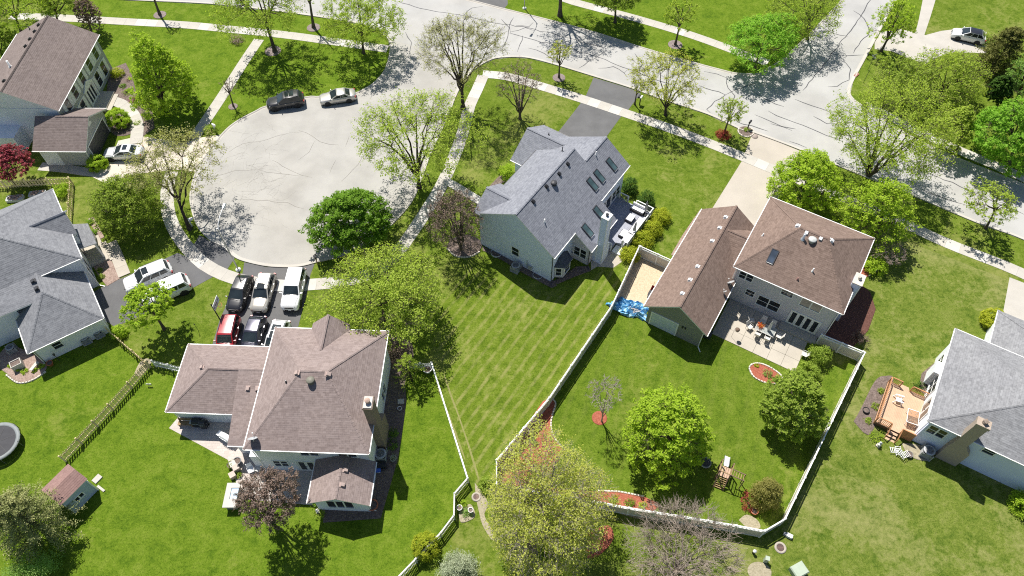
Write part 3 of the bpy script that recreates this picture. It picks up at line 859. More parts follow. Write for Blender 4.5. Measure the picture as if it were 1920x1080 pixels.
def pipe_vent(P, pt, h=0.45, mat=None, r=0.06):
    mb = MB().lathe([(r*2.2, -0.1), (r*1.6, 0.08), (r, 0.12), (r, h), (r*0.7, h)], pt, 10)
    return mb.build('vent_pipe', mat or TRIM, P)

def attic_fan(P, pt, mat, r=0.36):
    mb = MB().lathe([(r*0.75, -0.25), (r*0.75, 0.12), (r, 0.14), (r, 0.24), (r*0.85, 0.3), (0.0, 0.34)], pt, 20)
    return mb.build('attic_fan', mat, P)

def downspout(P, x, y, z1, mat=None, out=(0, -1)):
    mb = MB(); o = Vector((out[0], out[1], 0))*0.06
    mb.bar((x+o.x, y+o.y, 0.15), (x+o.x, y+o.y, z1), 0.08, 0.06, up=(out[0], out[1], 0)).bar((x+o.x, y+o.y, 0.15), (x+o.x*8, y+o.y*8, 0.06), 0.08, 0.06)
    return mb.build('downspout', mat or TRIM, P)

def ac_unit(name, label, loc, rz=0.0, s=0.8, group=None):
    r = empty(name, label, 'air conditioner', loc, rz, group)
    mb = MB(); h = s*1.0
    for a in range(4):
        c, s_ = math.cos(a*math.pi/2), math.sin(a*math.pi/2)
        for i in range(9):
            z = 0.1+i*(h-0.2)/9
            mb.obox((c*s*0.47, s_*s*0.47, z+0.03), (0.02, s*0.86, (h-0.2)/9*0.55), a*math.pi/2)
    for x in (-1, 1):
        for y in (-1, 1): mb.box(x*s/2-0.04, x*s/2+0.04, y*s/2-0.04, y*s/2+0.04, 0.0, h)
    mb.box(-s/2-0.05, s/2+0.05, -s/2-0.05, s/2+0.05, -0.05, 0.06)
    mb.build('casing', GREYP, r)
    MB().box(-s*0.42, s*0.42, -s*0.42, s*0.42, 0.07, h-0.1).build('coil', DARKM, r)
    t = MB()
    t.lathe([(s*0.40, 0), (s*0.56, 0), (s*0.54, 0.05), (s*0.40, 0.06)], (0, 0, h), 20, caps=False)
    for i in range(5): t.lathe([(0.07*i+0.05, 0.05), (0.07*i+0.065, 0.07), (0.07*i+0.08, 0.05)], (0, 0, h), 18, caps=False)
    t.build('top_grille', GREYP, r)
    f = MB()
    for i in range(4):
        a = i*math.pi/2; f.obox((math.cos(a)*s*0.19, math.sin(a)*s*0.19, h-0.04), (s*0.3, s*0.15, 0.015), a, tilt=('X', 0.35))
    f.lathe([(0.07, -0.08), (0.07, 0.0), (0.0, 0.02)], (0, 0, h-0.02), 12)
    f.build('fan', BLACKP, r)
    return r

def satellite_dish(P, pt, az, s=0.4, name='satellite_dish'):
    """offset dish facing az (degrees, local)"""
    a = R(az); d = Vector((math.cos(a)*0.75, math.sin(a)*0.75, 0.66)).normalized()
    x = Vector((-math.sin(a), math.cos(a), 0)); y = d.cross(x)
    mb = MB(); vs_ = []; c = Vector(pt)+Vector((0, 0, 0.42))
    rings, seg = 4, 18
    for i in range(rings+1):
        rr = s*i/rings
        for j in range(seg):
            t = 2*math.pi*j/seg; vs_.append(c + x*rr*math.cos(t) + y*rr*1.08*math.sin(t) + d*(rr*rr*0.45))
    mb.add(vs_, [(i*seg+j, i*seg+(j+1) % seg, (i+1)*seg+(j+1) % seg, (i+1)*seg+j) for i in range(rings) for j in range(seg)], 0, True)
    o = mb.build(name, GREYP, P)
    m2 = MB().tube([Vector(pt), Vector(pt)+Vector((0, 0, 0.42))], 0.025, 8)
    m2.tube([c - y*s*0.9, c - y*s*0.55 + d*s*1.1], 0.015, 6); m2.obox(c - y*s*0.5 + d*s*1.12, (0.08, 0.08, 0.1))
    m2.build('mount', TRIM, o)
    return o
# ------------------------------------------------------------------ vehicles
PAINT = {}
def paint(name, c, metal=0.0, rough=0.28):
    if name in PAINT: return PAINT[name]
    t = NT('paint_'+name); v = t.coord('Object'); n = t.noise(v, 1.3, 3)
    m = t.fin(t.ramp(n, [(0.3, tuple(x*0.93 for x in c)), (0.7, c)]), rough, 0.5, metal)
    t.b.inputs['Coat Weight'].default_value = 0.6; t.b.inputs['Coat Roughness'].default_value = 0.06
    PAINT[name] = m; return m
CARGLASS = glass_mat('car_glass', (0.02, 0.028, 0.032), 0.05)
CLOTH = plain('dark_upholstery', (0.05, 0.05, 0.052), 0.9)
LAMPG = plain('headlight_glass', (0.55, 0.57, 0.6), 0.1, 0.6, var=0.05)
LAMPR = plain('tail_light', (0.30, 0.012, 0.012), 0.2, 0.6, var=0.05)
PLATE = plain('number_plate', (0.6, 0.62, 0.66), 0.5, var=0.05)

CAR = {
 # L, W, H, belt height, bonnet height, clearance, windscreen base x, roof front x, roof rear x, rear glass base x, boot?
 'suv':   dict(L=4.75, W=1.88, H=1.70, belt=1.08, hood=1.02, wb=1.08, wf=0.16, rr=-1.80, rb=-2.20, cl=0.28, wr=0.36, tail=1.05),
 'big':   dict(L=5.05, W=1.96, H=1.82, belt=1.16, hood=1.12, wb=1.15, wf=0.28, rr=-2.08, rb=-2.38, cl=0.30, wr=0.38, tail=1.12),
 'boxy':  dict(L=4.70, W=1.82, H=1.78, belt=1.12, hood=1.08, wb=0.98, wf=0.30, rr=-2.08, rb=-2.26, cl=0.32, wr=0.37, tail=1.10),
 'sedan': dict(L=4.62, W=1.80, H=1.44, belt=0.95, hood=0.88, wb=1.02, wf=0.04, rr=-1.00, rb=-1.72, cl=0.22, wr=0.33, tail=0.98),
 'mini':  dict(L=4.40, W=1.78, H=1.60, belt=1.02, hood=0.95, wb=1.15, wf=0.16, rr=-1.40, rb=-2.02, cl=0.24, wr=0.34, tail=1.02),
}

def make_car(name, label, cat, loc, rz, kind='suv', body='white', roof=None, rails=True, sunroof=None, group=None, lower=None, hood=None, pano=False):
    k = CAR[kind]; L, W, H = k['L'], k['W'], k['H']; hl, hw = L/2, W/2
    root = empty(name, label, cat, loc, rz, group)
    pm = PAINT[body]
    # lower body loft: stations (x, top z, half width, bottom z)
    belt, hd, tail, cl = k['belt'], k['hood'], k['tail'], k['cl']
    st = [(hl, 0.62, 0.66*hw, cl+0.14), (hl-0.05, 0.74, 0.80*hw, cl+0.06), (hl-0.20, hd-0.13, 0.91*hw, cl), (hl-0.55, hd-0.04, 0.975*hw, cl), (k['wb']+0.25, hd, hw, cl), (k['wb']-0.1, belt, hw, cl),
          (0.0, belt+0.01, hw, cl), (k['rb']+0.7, belt+0.02, hw, cl), (k['rb']+0.1, max(tail, belt-0.02), 0.985*hw, cl), (-hl+0.25, tail, 0.95*hw, cl+0.02), (-hl+0.06, tail-0.10, 0.88*hw, cl+0.08), (-hl, tail-0.28, 0.80*hw, cl+0.16)]
    mb = MB(); rows = []
    for x, zt, w, zb in st:
        h = zt-zb
        half = [(w*0.90, zb), (w*0.975, zb+h*0.14), (w, zb+h*0.42), (w*0.985, zb+h*0.70), (w*0.955, zb+h*0.88), (w*0.88, zb+h*0.975), (w*0.5, zt+0.022), (0.0, zt+0.032)]
        sec = half + [(-y, z) for y, z in half[-2::-1]]
        rows.append([(x, y, z) for y, z in sec])
    n = len(rows[0]); vs_ = [p for r_ in rows for p in r_]
    mb.add(vs_, [(i*n+j, (i+1)*n+j, (i+1)*n+j+1, i*n+j+1) for i in range(len(rows)-1) for j in range(n-1)], 0, True)
    mb.add(vs_, [tuple(range(n)), tuple(range((len(rows)-1)*n+n-1, (len(rows)-1)*n-1, -1))], 0)
    mb.add(vs_, [(i*n, i*n+n-1, (i+1)*n+n-1, (i+1)*n) for i in range(len(rows)-1)], 1)
    mb.build('body', [pm, BLACKP], root)
    # cabin (pillars + roof)
    rw = 0.76*hw if kind != 'boxy' else 0.82*hw
    if kind == 'big': rw = 0.80*hw
    zb_, zr = belt-0.02, H
    def ring(x, w, z): return [(x, w, z), (x, -w, z)]
    bw = 0.945*hw
    A = [(k['wb'], bw, zb_-0.03), (k['rb'], bw*0.97, max(tail, belt)-0.03), (k['rb'], -bw*0.97, max(tail, belt)-0.03), (k['wb'], -bw, zb_-0.03)]
    T_ = [(k['wf'], rw, zr-0.07), (k['rr'], rw*0.96, zr-0.08), (k['rr'], -rw*0.96, zr-0.08), (k['wf'], -rw, zr-0.07)]
    T2 = [(k['wf']-0.14, rw*0.86, zr-0.015), (k['rr']+0.12, rw*0.84, zr-0.02), (k['rr']+0.12, -rw*0.84, zr-0.02), (k['wf']-0.14, -rw*0.86, zr-0.015)]
    cb = MB().add(A+T_, [(1, 0, 4, 5), (2, 1, 5, 6), (3, 2, 6, 7), (0, 3, 7, 4)], 0)
    cb.build('cabin', pm if kind != 'mini' else pm, root)
    rb_ = MB()
    mid = ((k['wf']+k['rr'])/2, 0, zr+0.015)
    xs = [T_[0], T2[0]]
    rb_.add(T_+T2, [(0, 4, 7, 3), (1, 5, 4, 0), (2, 6, 5, 1), (3, 7, 6, 2)], 0, True)
    # crowned top in strips
    cols = 5; rowsn = 4; g = []
    for i in range(rowsn+1):
        f = i/rowsn; xa = T2[0][0]+(T2[1][0]-T2[0][0])*f; w_ = T2[0][1]+(T2[1][1]-T2[0][1])*f; zz = T2[0][2]+(T2[1][2]-T2[0][2])*f
        for j in range(cols+1):
            s = -1+2*j/cols; g.append((xa, w_*s, zz+0.03*(1-s*s)*(0.4+math.sin(math.pi*f))))
    rb_.add(g, [(i*(cols+1)+j+1, i*(cols+1)+j, (i+1)*(cols+1)+j, (i+1)*(cols+1)+j+1) for i in range(rowsn) for j in range(cols)], 0, True)
    rb_.build('roof', PAINT[roof] if roof else pm, root)
    # glass: inset quads laid just outside the cabin faces
    def quad_on(P4, a0, a1, b0, b1, off):
        p = [Vector(q) for q in P4]
        def at(s, t): return (p[0]*(1-s)+p[1]*s)*(1-t)+(p[3]*(1-s)+p[2]*s)*t
        nn = (p[1]-p[0]).cross(p[3]-p[0]).normalized()
        c = (p[0]+p[1]+p[2]+p[3])/4
        if nn.dot(c-Vector((-0.5, 0, 0.8))) < 0: nn = -nn
        q4 = [at(a0, b0)+nn*off, at(a1, b0)+nn*off, at(a1, b1)+nn*off, at(a0, b1)+nn*off]
        fn = (q4[1]-q4[0]).cross(q4[3]-q4[0])
        if fn.dot(nn) < 0: q4 = q4[::-1]
        q5 = [v-nn*(off*0.9) for v in q4]
        return q4+q5, [(0, 1, 2, 3), (0, 4, 5, 1), (1, 5, 6, 2), (2, 6, 7, 3), (3, 7, 4, 0)]
    v, f = quad_on([A[0], A[3], T_[3], T_[0]], 0.06, 0.94, 0.10, 0.96, 0.012)
    MB().add(v, f, 0).build('windscreen', CARGLASS, root)
    v, f = quad_on([A[1], A[2], T_[2], T_[1]], 0.09, 0.91, 0.22, 0.92, 0.012)
    MB().add(v, f, 0).build('rear_window', CARGLASS, root)
    splits = [(0.06, 0.34), (0.37, 0.66), (0.69, 0.93)] if kind in ('suv', 'big', 'boxy', 'mini') else [(0.10, 0.46), (0.49, 0.88)]
    for sg in (1, -1):
        a, b, c, d = (A[0], A[1], T_[1], T_[0]) if sg > 0 else (A[3], A[2], T_[2], T_[3])
        for s0, s1 in splits:
            v, f = quad_on([a, b, c, d], s0, s1, 0.16, 0.90, 0.010)
            MB().add(v, f, 0).build('side_window', CARGLASS, root)
    # dashboard seen through nothing, lights, grille, mirrors, handles, wheels
    for sg in (1, -1):
        hlb = MB().add([(hl-0.02, sg*0.52*hw, hd-0.33), (hl-0.19, sg*0.90*hw, hd-0.31), (hl-0.42, sg*0.955*hw, hd-0.13), (hl-0.16, sg*0.60*hw, hd-0.15),
                        (hl-0.25, sg*0.52*hw, hd-0.33), (hl-0.4, sg*0.80*hw, hd-0.31), (hl-0.5, sg*0.85*hw, hd-0.16), (hl-0.35, sg*0.60*hw, hd-0.17)],
                       [(0, 1, 2, 3), (4, 7, 6, 5), (0, 4, 5, 1), (1, 5, 6, 2), (2, 6, 7, 3), (3, 7, 4, 0)], 0)
        hlb.build('headlight', LAMPG, root)
        MB().obox((-hl+0.10, sg*0.80*hw, tail-0.20), (0.14, 0.24*hw, 0.26), -sg*0.35).build('tail_light', LAMPR, root)
        m = MB().obox((k['wb']-0.28, sg*(hw+0.10), belt+0.06), (0.10, 0.20, 0.14), sg*0.25)
        m.bar((k['wb']-0.28, sg*(hw-0.05), belt), (k['wb']-0.28, sg*(hw+0.05), belt+0.04), 0.05)
        m.build('mirror', pm if body != 'beige' else BLACKP, root)
        for hx in (0.02, -0.95):
            MB().obox((hx, sg*(hw+0.008), belt-0.14), (0.17, 0.03, 0.03)).build('door_handle', CHROME if body not in ('black',) else BLACKP, root)
        for wx in (hl-0.92, -hl+0.98):
            arch = MB().lathe([(k['wr']+0.07, 0), (k['wr']+0.07, 0.02)], (0, 0, 0), 20)
            ao = arch.build('wheel_arch', BLACKP, root); ao.matrix_local = Matrix.Translation((wx, sg*(hw*0.995-0.004), k['wr'])) @ Matrix.Rotation(-sg*math.pi/2, 4, 'X')
            ty = MB().lathe([(k['wr']*0.62, -0.09), (k['wr']*0.93, -0.10), (k['wr'], -0.06), (k['wr'], 0.06), (k['wr']*0.93, 0.10), (k['wr']*0.62, 0.09)], (0, 0, 0), 20)
            wo = ty.build('wheel', RUBBER, root); wo.matrix_local = Matrix.Translation((wx, sg*(hw-0.07), k['wr'])) @ Matrix.Rotation(-sg*math.pi/2, 4, 'X')
            rim = MB().lathe([(0.05, 0.06), (0.06, 0.085), (0.0, 0.09)], (0, 0, 0), 10).lathe([(k['wr']*0.55, 0.07), (k['wr']*0.64, 0.085), (k['wr']*0.64, 0.07)], (0, 0, 0), 20)
            for q in range(5):
                a = q*2*math.pi/5; rim.obox((math.cos(a)*k['wr']*0.32, math.sin(a)*k['wr']*0.32, 0.07), (k['wr']*0.58, 0.07, 0.03), a)
            rim.lathe([(k['wr']*0.6, 0.02), (0.0, 0.03)], (0, 0, 0), 16, 1)
            rim.build('rim', [CHROME, BLACKP], wo)
        if rails:
            MB().tube([(k['wf']-0.25, sg*rw*0.90, zr-0.03), (k['wf']-0.4, sg*rw*0.90, zr+0.05), (k['rr']+0.3, sg*rw*0.88, zr+0.045), (k['rr']+0.12, sg*rw*0.88, zr-0.04)], 0.022, 6).build('roof_rail', CHROME if body in ('black', 'beige') else DARKM, root)
    MB().obox((hl-0.03, 0, hd-0.30), (0.06, 0.9*hw, 0.20)).obox((hl-0.02, 0, cl+0.2), (0.06, 1.0*hw, 0.10)).build('grille', BLACKP, root)
    MB().obox((hl+0.012, 0, cl+0.20), (0.015, 0.32, 0.15)).build('number_plate', PLATE, root)
    MB().obox((-hl-0.004, 0, tail-0.40), (0.02, 0.32, 0.15)).build('number_plate', PLATE, root)
    MB().box(-hl+0.25, hl-0.3, -hw*0.93, hw*0.93, cl-0.05, cl+0.1).build('underbody', BLACKP, root)
    sh = MB()
    for sg in (1, -1):
        sh.bar((k['wb']+0.22, sg*0.8*hw, hd+0.018), (hl-0.35, sg*0.62*hw, hd-0.03), 0.012, 0.012)
    sh.build('bonnet_crease', BLACKP, root)
    wp = MB()
    for sg in (0.1, -0.75): wp.bar((k['wb']+0.03, sg*hw, belt+0.03), (k['wb']-0.12, (sg+0.62)*hw, belt+0.14), 0.025, 0.02)
    wp.build('wiper', BLACKP, root)
    if sunroof:
        x0, x1 = sunroof; MB().box(x0, x1, -rw*0.56, rw*0.56, zr+0.0, zr+0.048).build('sunroof', CARGLASS, root)
    if pano:
        for x0, x1 in pano: MB().box(x0, x1, -rw*0.62, rw*0.62, zr, zr+0.05).build('sunroof', CARGLASS, root)
    return root

# ------------------------------------------------------------------ fences
def polyline(pts, step):
    """points every step along a line of points, ends kept"""
    out = []; 
    L = [0]
    for a, b in zip(pts, pts[1:]): L.append(L[-1]+math.hypot(b[0]-a[0], b[1]-a[1]))
    n = max(1, round(L[-1]/step))
    for i in range(n+1):
        s = L[-1]*i/n; j = 0
        while j < len(pts)-2 and L[j+1] < s-1e-9: j += 1
        f = (s-L[j])/max(1e-9, L[j+1]-L[j]); out.append((pts[j][0]+(pts[j+1][0]-pts[j][0])*f, pts[j][1]+(pts[j+1][1]-pts[j][1])*f))
    return out

_fence_mesh = {}
def post_mesh(h, s, mat, key):
    k = (key, round(h, 2))
    if k not in _fence_mesh:
        mb = MB().box(-s/2, s/2, -s/2, s/2, 0, h)
        mb.box(-s*0.66, s*0.66, -s*0.66, s*0.66, h, h+0.03)
        mb.add([(-s*.6, -s*.6, h+.03), (s*.6, -s*.6, h+.03), (s*.6, s*.6, h+.03), (-s*.6, s*.6, h+.03), (0, 0, h+.1)], [(0, 1, 4), (1, 2, 4), (2, 3, 4), (3, 0, 4)])
        _fence_mesh[k] = mb.mesh('post', mat)
    return _fence_mesh[k]

def privacy_fence(label, pts, h=1.8, bay=2.2, group=None, lattice=True, board=None):
    """white vinyl fence: capped posts, rails, tongue and groove boards and an open picket topper"""
    p0 = pts[0]
    root = empty('vinyl_fence', label, 'fence', (p0[0], p0[1], 0), 0, group)
    for a, b in zip(pts, pts[1:]):
        q = polyline([a, b], bay)
        ang = math.atan2(b[1]-a[1], b[0]-a[0])
        L = math.hypot(q[1][0]-q[0][0], q[1][1]-q[0][1])
        for i, c in enumerate(q):
            if i == 0 and a is not pts[0]: continue
            inst('post', post_mesh(h, 0.127, VINYL, 'v'), root, (c[0]-p0[0], c[1]-p0[1], 0), ang)
        hb = h-0.42 if lattice else h-0.1
        key = ('bay', round(L, 2), h, lattice)
        if key not in _fence_mesh:
            rls = [MB().box(0.06, L-0.06, -0.03, 0.03, 0.06, 0.2).mesh('rail', VINYL), MB().box(0.06, L-0.06, -0.045, 0.045, hb, hb+0.09).mesh('rail', VINYL)]
            if lattice: rls.append(MB().box(0.06, L-0.06, -0.045, 0.045, h-0.08, h).mesh('rail', VINYL))
            n = max(3, int((L-0.13)/0.155)); w = (L-0.13)/n
            bd = MB()
            for i in range(n): bd.box(0.065+i*w+0.005, 0.065+(i+1)*w-0.005, -0.02, 0.02, 0.2, hb)
            bd.box(0.065, L-0.065, -0.012, 0.012, 0.2, hb)
            lt = MB(); n2 = int((L-0.13)/0.11)
            for i in range(n2): x = 0.065+(i+0.5)*(L-0.13)/n2; lt.box(x-0.02, x+0.02, -0.018, 0.018, hb+0.09, h-0.08)
            _fence_mesh[key] = (rls, bd.mesh('board', board or VPANEL), lt.mesh('topper', VINYL))
        ms = _fence_mesh[key]
        for c in q[:-1]:
            loc = (c[0]-p0[0], c[1]-p0[1], 0)
            [inst('rail', m_, root, loc, ang) for m_ in ms[0]]; inst('panel', ms[1], root, loc, ang)
            if lattice: inst('topper', ms[2], root, loc, ang)
    return root

def picket_fence(label, pts, h=1.25, bay=2.3, pitch=0.135, mat=None, both=True, group=None, single=True, pw=0.075, pmat=None, name='picket_fence', cap=None):
    """posts, two rails and pickets set alternately on both faces"""
    mat = mat or WOODP; p0 = pts[0]
    root = empty(name, label, 'fence', (p0[0], p0[1], 0), 0, group)
    key = ('pick', h, pw, mat.name)
    if key not in _fence_mesh:
        mb = MB(); t = 0.011
        mb.box(-pw/2, pw/2, -t, t, 0.05, h-0.06)
        mb.add([(-pw/2, -t, h-.06), (pw/2, -t, h-.06), (pw/2, t, h-.06), (-pw/2, t, h-.06), (-pw*.2, -t, h), (pw*.2, -t, h), (pw*.2, t, h), (-pw*.2, t, h)], [(0, 1, 5, 4), (1, 2, 6, 5), (2, 3, 7, 6), (3, 0, 4, 7), (4, 5, 6, 7)])
        _fence_mesh[key] = mb.mesh('picket', mat)
    pm = _fence_mesh[key]
    for a, b in zip(pts, pts[1:]):
        q = polyline([a, b], bay); ang = math.atan2(b[1]-a[1], b[0]-a[0]); ux, uy = math.cos(ang), math.sin(ang)
        L = math.hypot(q[1][0]-q[0][0], q[1][1]-q[0][1])
        for i, c in enumerate(q):
            if i == 0 and a is not pts[0]: continue
            inst('post', post_mesh(h+0.05, 0.1, pmat or mat, 'w'+(pmat or mat).name), root, (c[0]-p0[0], c[1]-p0[1], 0), ang)
        for c in q[:-1]:
            loc = (c[0]-p0[0], c[1]-p0[1], 0)
            MB().box(0.05, L-0.05, -0.02, 0.02, 0.25, 0.33).build('rail', mat, root, loc, ang); MB().box(0.05, L-0.05, -0.02, 0.02, h-0.32, h-0.24).build('rail', mat, root, loc, ang)
            if cap: MB().box(0.0, L, -0.06, 0.06, h+0.0, h+0.035).build('cap_rail', mat, root, loc, ang)
            n = int(L/pitch); pb = MB()
            for i in range(n):
                s = (i+0.5)*L/n; off = (0.034 if (i % 2 and both) else -0.034)
                x, y = loc[0]+ux*s-uy*off, loc[1]+uy*s+ux*off
                if single:
                    inst('picket', pm, root, (x, y, rnd.uniform(-0.012, 0.012)), ang)
                else: pb.box(s-pw/2, s+pw/2, off-0.011, off+0.011, 0.05, h-0.01)
            if not single: pb.build('picket_panel', mat, root, loc, ang)
    return root

# ------------------------------------------------------------------ ground helpers
def smooth_line(pts, n=6):
    """Catmull-Rom through points"""
    out = []
    P = [Vector((p[0], p[1])) for p in pts]
    for i in range(len(P)-1):
        a, b, c, d = P[max(0, i-1)], P[i], P[i+1], P[min(len(P)-1, i+2)]
        for k in range(n):
            t = k/n
            q = 0.5*((2*b) + (c-a)*t + (2*a-5*b+4*c-d)*t*t + (3*b-a-3*c+d)*t**3)
            out.append((q.x, q.y))
    out.append((P[-1].x, P[-1].y))
    return out

def offset_line(pts, d):
    out = []
    for i, p in enumerate(pts):
        a, b = pts[max(0, i-1)], pts[min(len(pts)-1, i+1)]
        x, y = b[0]-a[0], b[1]-a[1]; l = math.hypot(x, y) or 1
        out.append((p[0]-y/l*d, p[1]+x/l*d))
    return out

def ground_sheet(name, polys, z, mat, kind='structure', edge=0.0):
    mb = MB()
    for i, p in enumerate(polys): mb.sheet(p, z+0.0011*i)
    o = mb.build(name, mat); o['kind'] = kind
    return o

def slab_path(name, line, width, slab, z, mats, gap=0.012, skip=()):
    """a walk of separate concrete slabs along a line"""
    root = empty(name, kind='structure')
    q = polyline(line, slab)
    l_, r_ = offset_line(q, width/2), offset_line(q, -width/2)
    for i in range(len(q)-1):
        if i in skip: continue
        a, b, c, d = l_[i], l_[i+1], r_[i+1], r_[i]
        cx, cy = (a[0]+b[0]+c[0]+d[0])/4, (a[1]+b[1]+c[1]+d[1])/4
        L = math.hypot(b[0]-a[0], b[1]-a[1]) or 1
        k = 1-gap/max(0.3, L)
        dz = rnd.uniform(-0.004, 0.004)
        pts = [((x-cx)*k, (y-cy)*k) for x, y in (a, b, c, d)]
        mb = MB().prism(pts, -0.06, z+dz)
        m = mats[0] if rnd.random() > 0.25 or len(mats) == 1 else mats[1]
        o = mb.build('slab', m, root, (cx, cy, 0))
    return root

def kerb_strip(name, line, w=0.42, h=0.11, mat=None, side=1):
    """rolled kerb with gutter pan: pan flat at road level, back of kerb raised; line = back of kerb, road lies to the side"""
    mb = MB(); q = line
    prof = [(0.0, -0.1), (0.0, h), (0.13, h-0.005), (0.22, 0.035), (w, 0.016), (w, -0.1)]
    rows = [offset_line(q, side*x) for x, _ in prof]
    k = len(prof); n = len(q); vs_ = []
    for i in range(n):
        for j in range(k): vs_.append((rows[j][i][0], rows[j][i][1], prof[j][1]))
    fs = []
    for i in range(n-1):
        for j in range(k-1):
            f = (i*k+j, i*k+j+1, (i+1)*k+j+1, (i+1)*k+j)
            fs.append(f if side < 0 else f[::-1])
    mb.add(vs_, fs, 0)
    o = mb.build(name, mat or KERB); o['kind'] = 'structure'
    return o

def jagged(pts):
    """a line broken up by small random sideways steps, as cracks run"""
    out = [pts[0]]
    for a, b in zip(pts, pts[1:]):
        L = math.hypot(b[0]-a[0], b[1]-a[1]); k = max(1, int(L/0.9))
        for i in range(1, k+1):
            f = i/k; j = rnd.uniform(-0.16, 0.16) if i < k else 0
            out.append((a[0]+(b[0]-a[0])*f-(b[1]-a[1])/L*j, a[1]+(b[1]-a[1])*f+(b[0]-a[0])/L*j))
    return out

def ribbon(name, pts, w, z, mat, parent=None, taper=True, n=4):
    q = smooth_line(pts, n) if n > 1 else jagged(pts); mb = MB()
    ws = [w*(0.35 if taper and i in (0, len(q)-1) else rnd.uniform(0.75, 1.2))/2 for i in range(len(q))]
    l_ = offset_line(q, 1.0); vs_ = []
    for i, p in enumerate(q):
        dx, dy = l_[i][0]-p[0], l_[i][1]-p[1]
        vs_ += [(p[0]+dx*ws[i], p[1]+dy*ws[i], z), (p[0]-dx*ws[i], p[1]-dy*ws[i], z)]
    mb.add(vs_, [(2*i, 2*i+1, 2*i+3, 2*i+2) for i in range(len(q)-1)], 0)
    return mb.build(name, mat, parent)

def stone_ring(name_root, line, size=(0.28, 0.16, 0.14), mat=None, parent=None, gap=0.02, seedv=1):
    """edging stones set one by one along a line"""
    rs = random.Random(seedv)
    q = polyline(line, size[0]+gap)
    ms = []
    for k in range(4):
        mb = MB(); j = lambda: rs.uniform(0.85, 1.1)
        x, y, z = size[0]/2*j(), size[1]/2*j(), size[2]*j()
        mb.add([(-x, -y, -.03), (x, -y, -.03), (x, y, -.03), (-x, y, -.03), (-x*.95, -y*.95, z*.8), (x*.95, -y*.95, z*.8), (x*.95, y*.95, z*.8), (-x*.95, y*.95, z*.8), (-x*.75, -y*.7, z), (x*.75, -y*.7, z), (x*.75, y*.7, z), (-x*.75, y*.7, z)],
               [(0, 1, 5, 4), (1, 2, 6, 5), (2, 3, 7, 6), (3, 0, 4, 7), (4, 5, 9, 8), (5, 6, 10, 9), (6, 7, 11, 10), (7, 4, 8, 11), (8, 9, 10, 11)])
        ms.append(mb.mesh('stone', mat or STONEW))
    for a, b in zip(q, q[1:]):
        inst('stone', rs.choice(ms), parent, ((a[0]+b[0])/2, (a[1]+b[1])/2, 0), math.atan2(b[1]-a[1], b[0]-a[0])+rs.uniform(-.06, .06))
# ------------------------------------------------------------------ ground, roads, walks
ground_sheet('ground', [[(-900, -500), (900, -500), (900, 1600), (-900, 1600)]], 0.0, L_MID)
ground_sheet('lawn', [[(-62.50, 38.24), (-38.52, 37.30), (-35.67, 35.18), (-32.20, 34.59), (-26.18, 34.59), (-13.49, 33.41), (-7.63, 35.18), (-3.83, 23.77), (-4.96, 22.31), (-4.85, 19.72), (-9.31, 15.31), (-10.25, 3.43), (-53.61, 3.43)]], 0.004, L_LUSH)
ground_sheet('lawn', [[(-6.84, 35.18), (-8.79, 40.79), (-4.62, 47.64), (4.48, 43.44), (13.85, 49.83), (10.00, 42.24), (3.58, 31.70), (-1.46, 25.38), (-1.43, 23.04), (-2.60, 22.31), (-3.61, 24.27)]], 0.004, L_STRIPE)
ground_sheet('lawn', [[(40.77, 52.87), (54.92, 44.81), (64.93, 34.59), (51.02, 0.20), (5.52, 3.43), (6.27, 16.38), (21.26, 18.58), (23.79, 19.72), (35.24, 36.69), (35.16, 40.79)]], 0.004, L_DRY)
ground_sheet('lawn', [[(13.19, 40.79), (20.74, 38.24), (27.29, 34.88), (31.57, 35.18), (34.52, 36.38), (23.60, 19.95), (21.34, 19.04), (6.56, 21.36), (-1.19, 23.18), (-1.36, 25.38), (3.84, 31.70), (10.32, 42.10)]], 0.0075, L_BACK)
ground_sheet('lawn', [[(-65.12, 104.43), (-44.20, 95.18), (-31.87, 93.38), (-24.31, 91.37), (-17.29, 87.11), (-16.66, 80.59), (-18.88, 76.82), (-24.92, 75.15), (-31.49, 73.31), (-34.94, 70.24), (-39.42, 67.18), (-55.05, 78.42), (-59.93, 91.12)]], 0.0045, L_LUSH)
ground_sheet('lawn', [[(8.26, 107.33), (66.08, 107.33), (57.65, 91.12), (50.55, 87.47), (44.89, 77.35), (29.87, 79.72), (17.61, 85.12), (6.06, 90.87), (-2.31, 94.15)]], 0.0045, L_LUSH)

MAIN_UP = [(-44.44, 106.60), (-20.89, 101.89), (-8.63, 97.28), (-1.54, 94.27), (6.67, 90.87), (12.68, 88.07), (18.12, 85.12), (24.51, 82.04), (29.34, 79.94)]
MAIN_UP2 = [(44.40, 74.23), (47.14, 70.63), (50.09, 67.18), (54.12, 63.97), (58.11, 61.23), (60.29, 59.69), (66.68, 54.43)]
MAIN_LO_R = [(-4.10, 81.48), (-2.39, 82.71), (0.00, 83.05), (2.39, 82.83), (5.75, 81.48), (8.56, 80.15), (12.34, 78.31), (15.65, 76.66), (19.51, 74.43), (24.81, 71.71), (28.46, 68.98), (29.96, 68.41), (35.18, 65.33), (40.69, 61.58), (45.93, 58.34), (48.57, 56.52), (52.35, 53.88), (55.20, 52.32), (56.92, 51.26), (64.06, 46.21)]
MAIN_LO_L = [(-80.78, 99.15), (-67.44, 97.28), (-56.11, 96.09), (-44.05, 95.18), (-33.23, 93.25), (-25.94, 91.62), (-21.14, 90.25), (-18.59, 88.91), (-17.29, 87.11)]
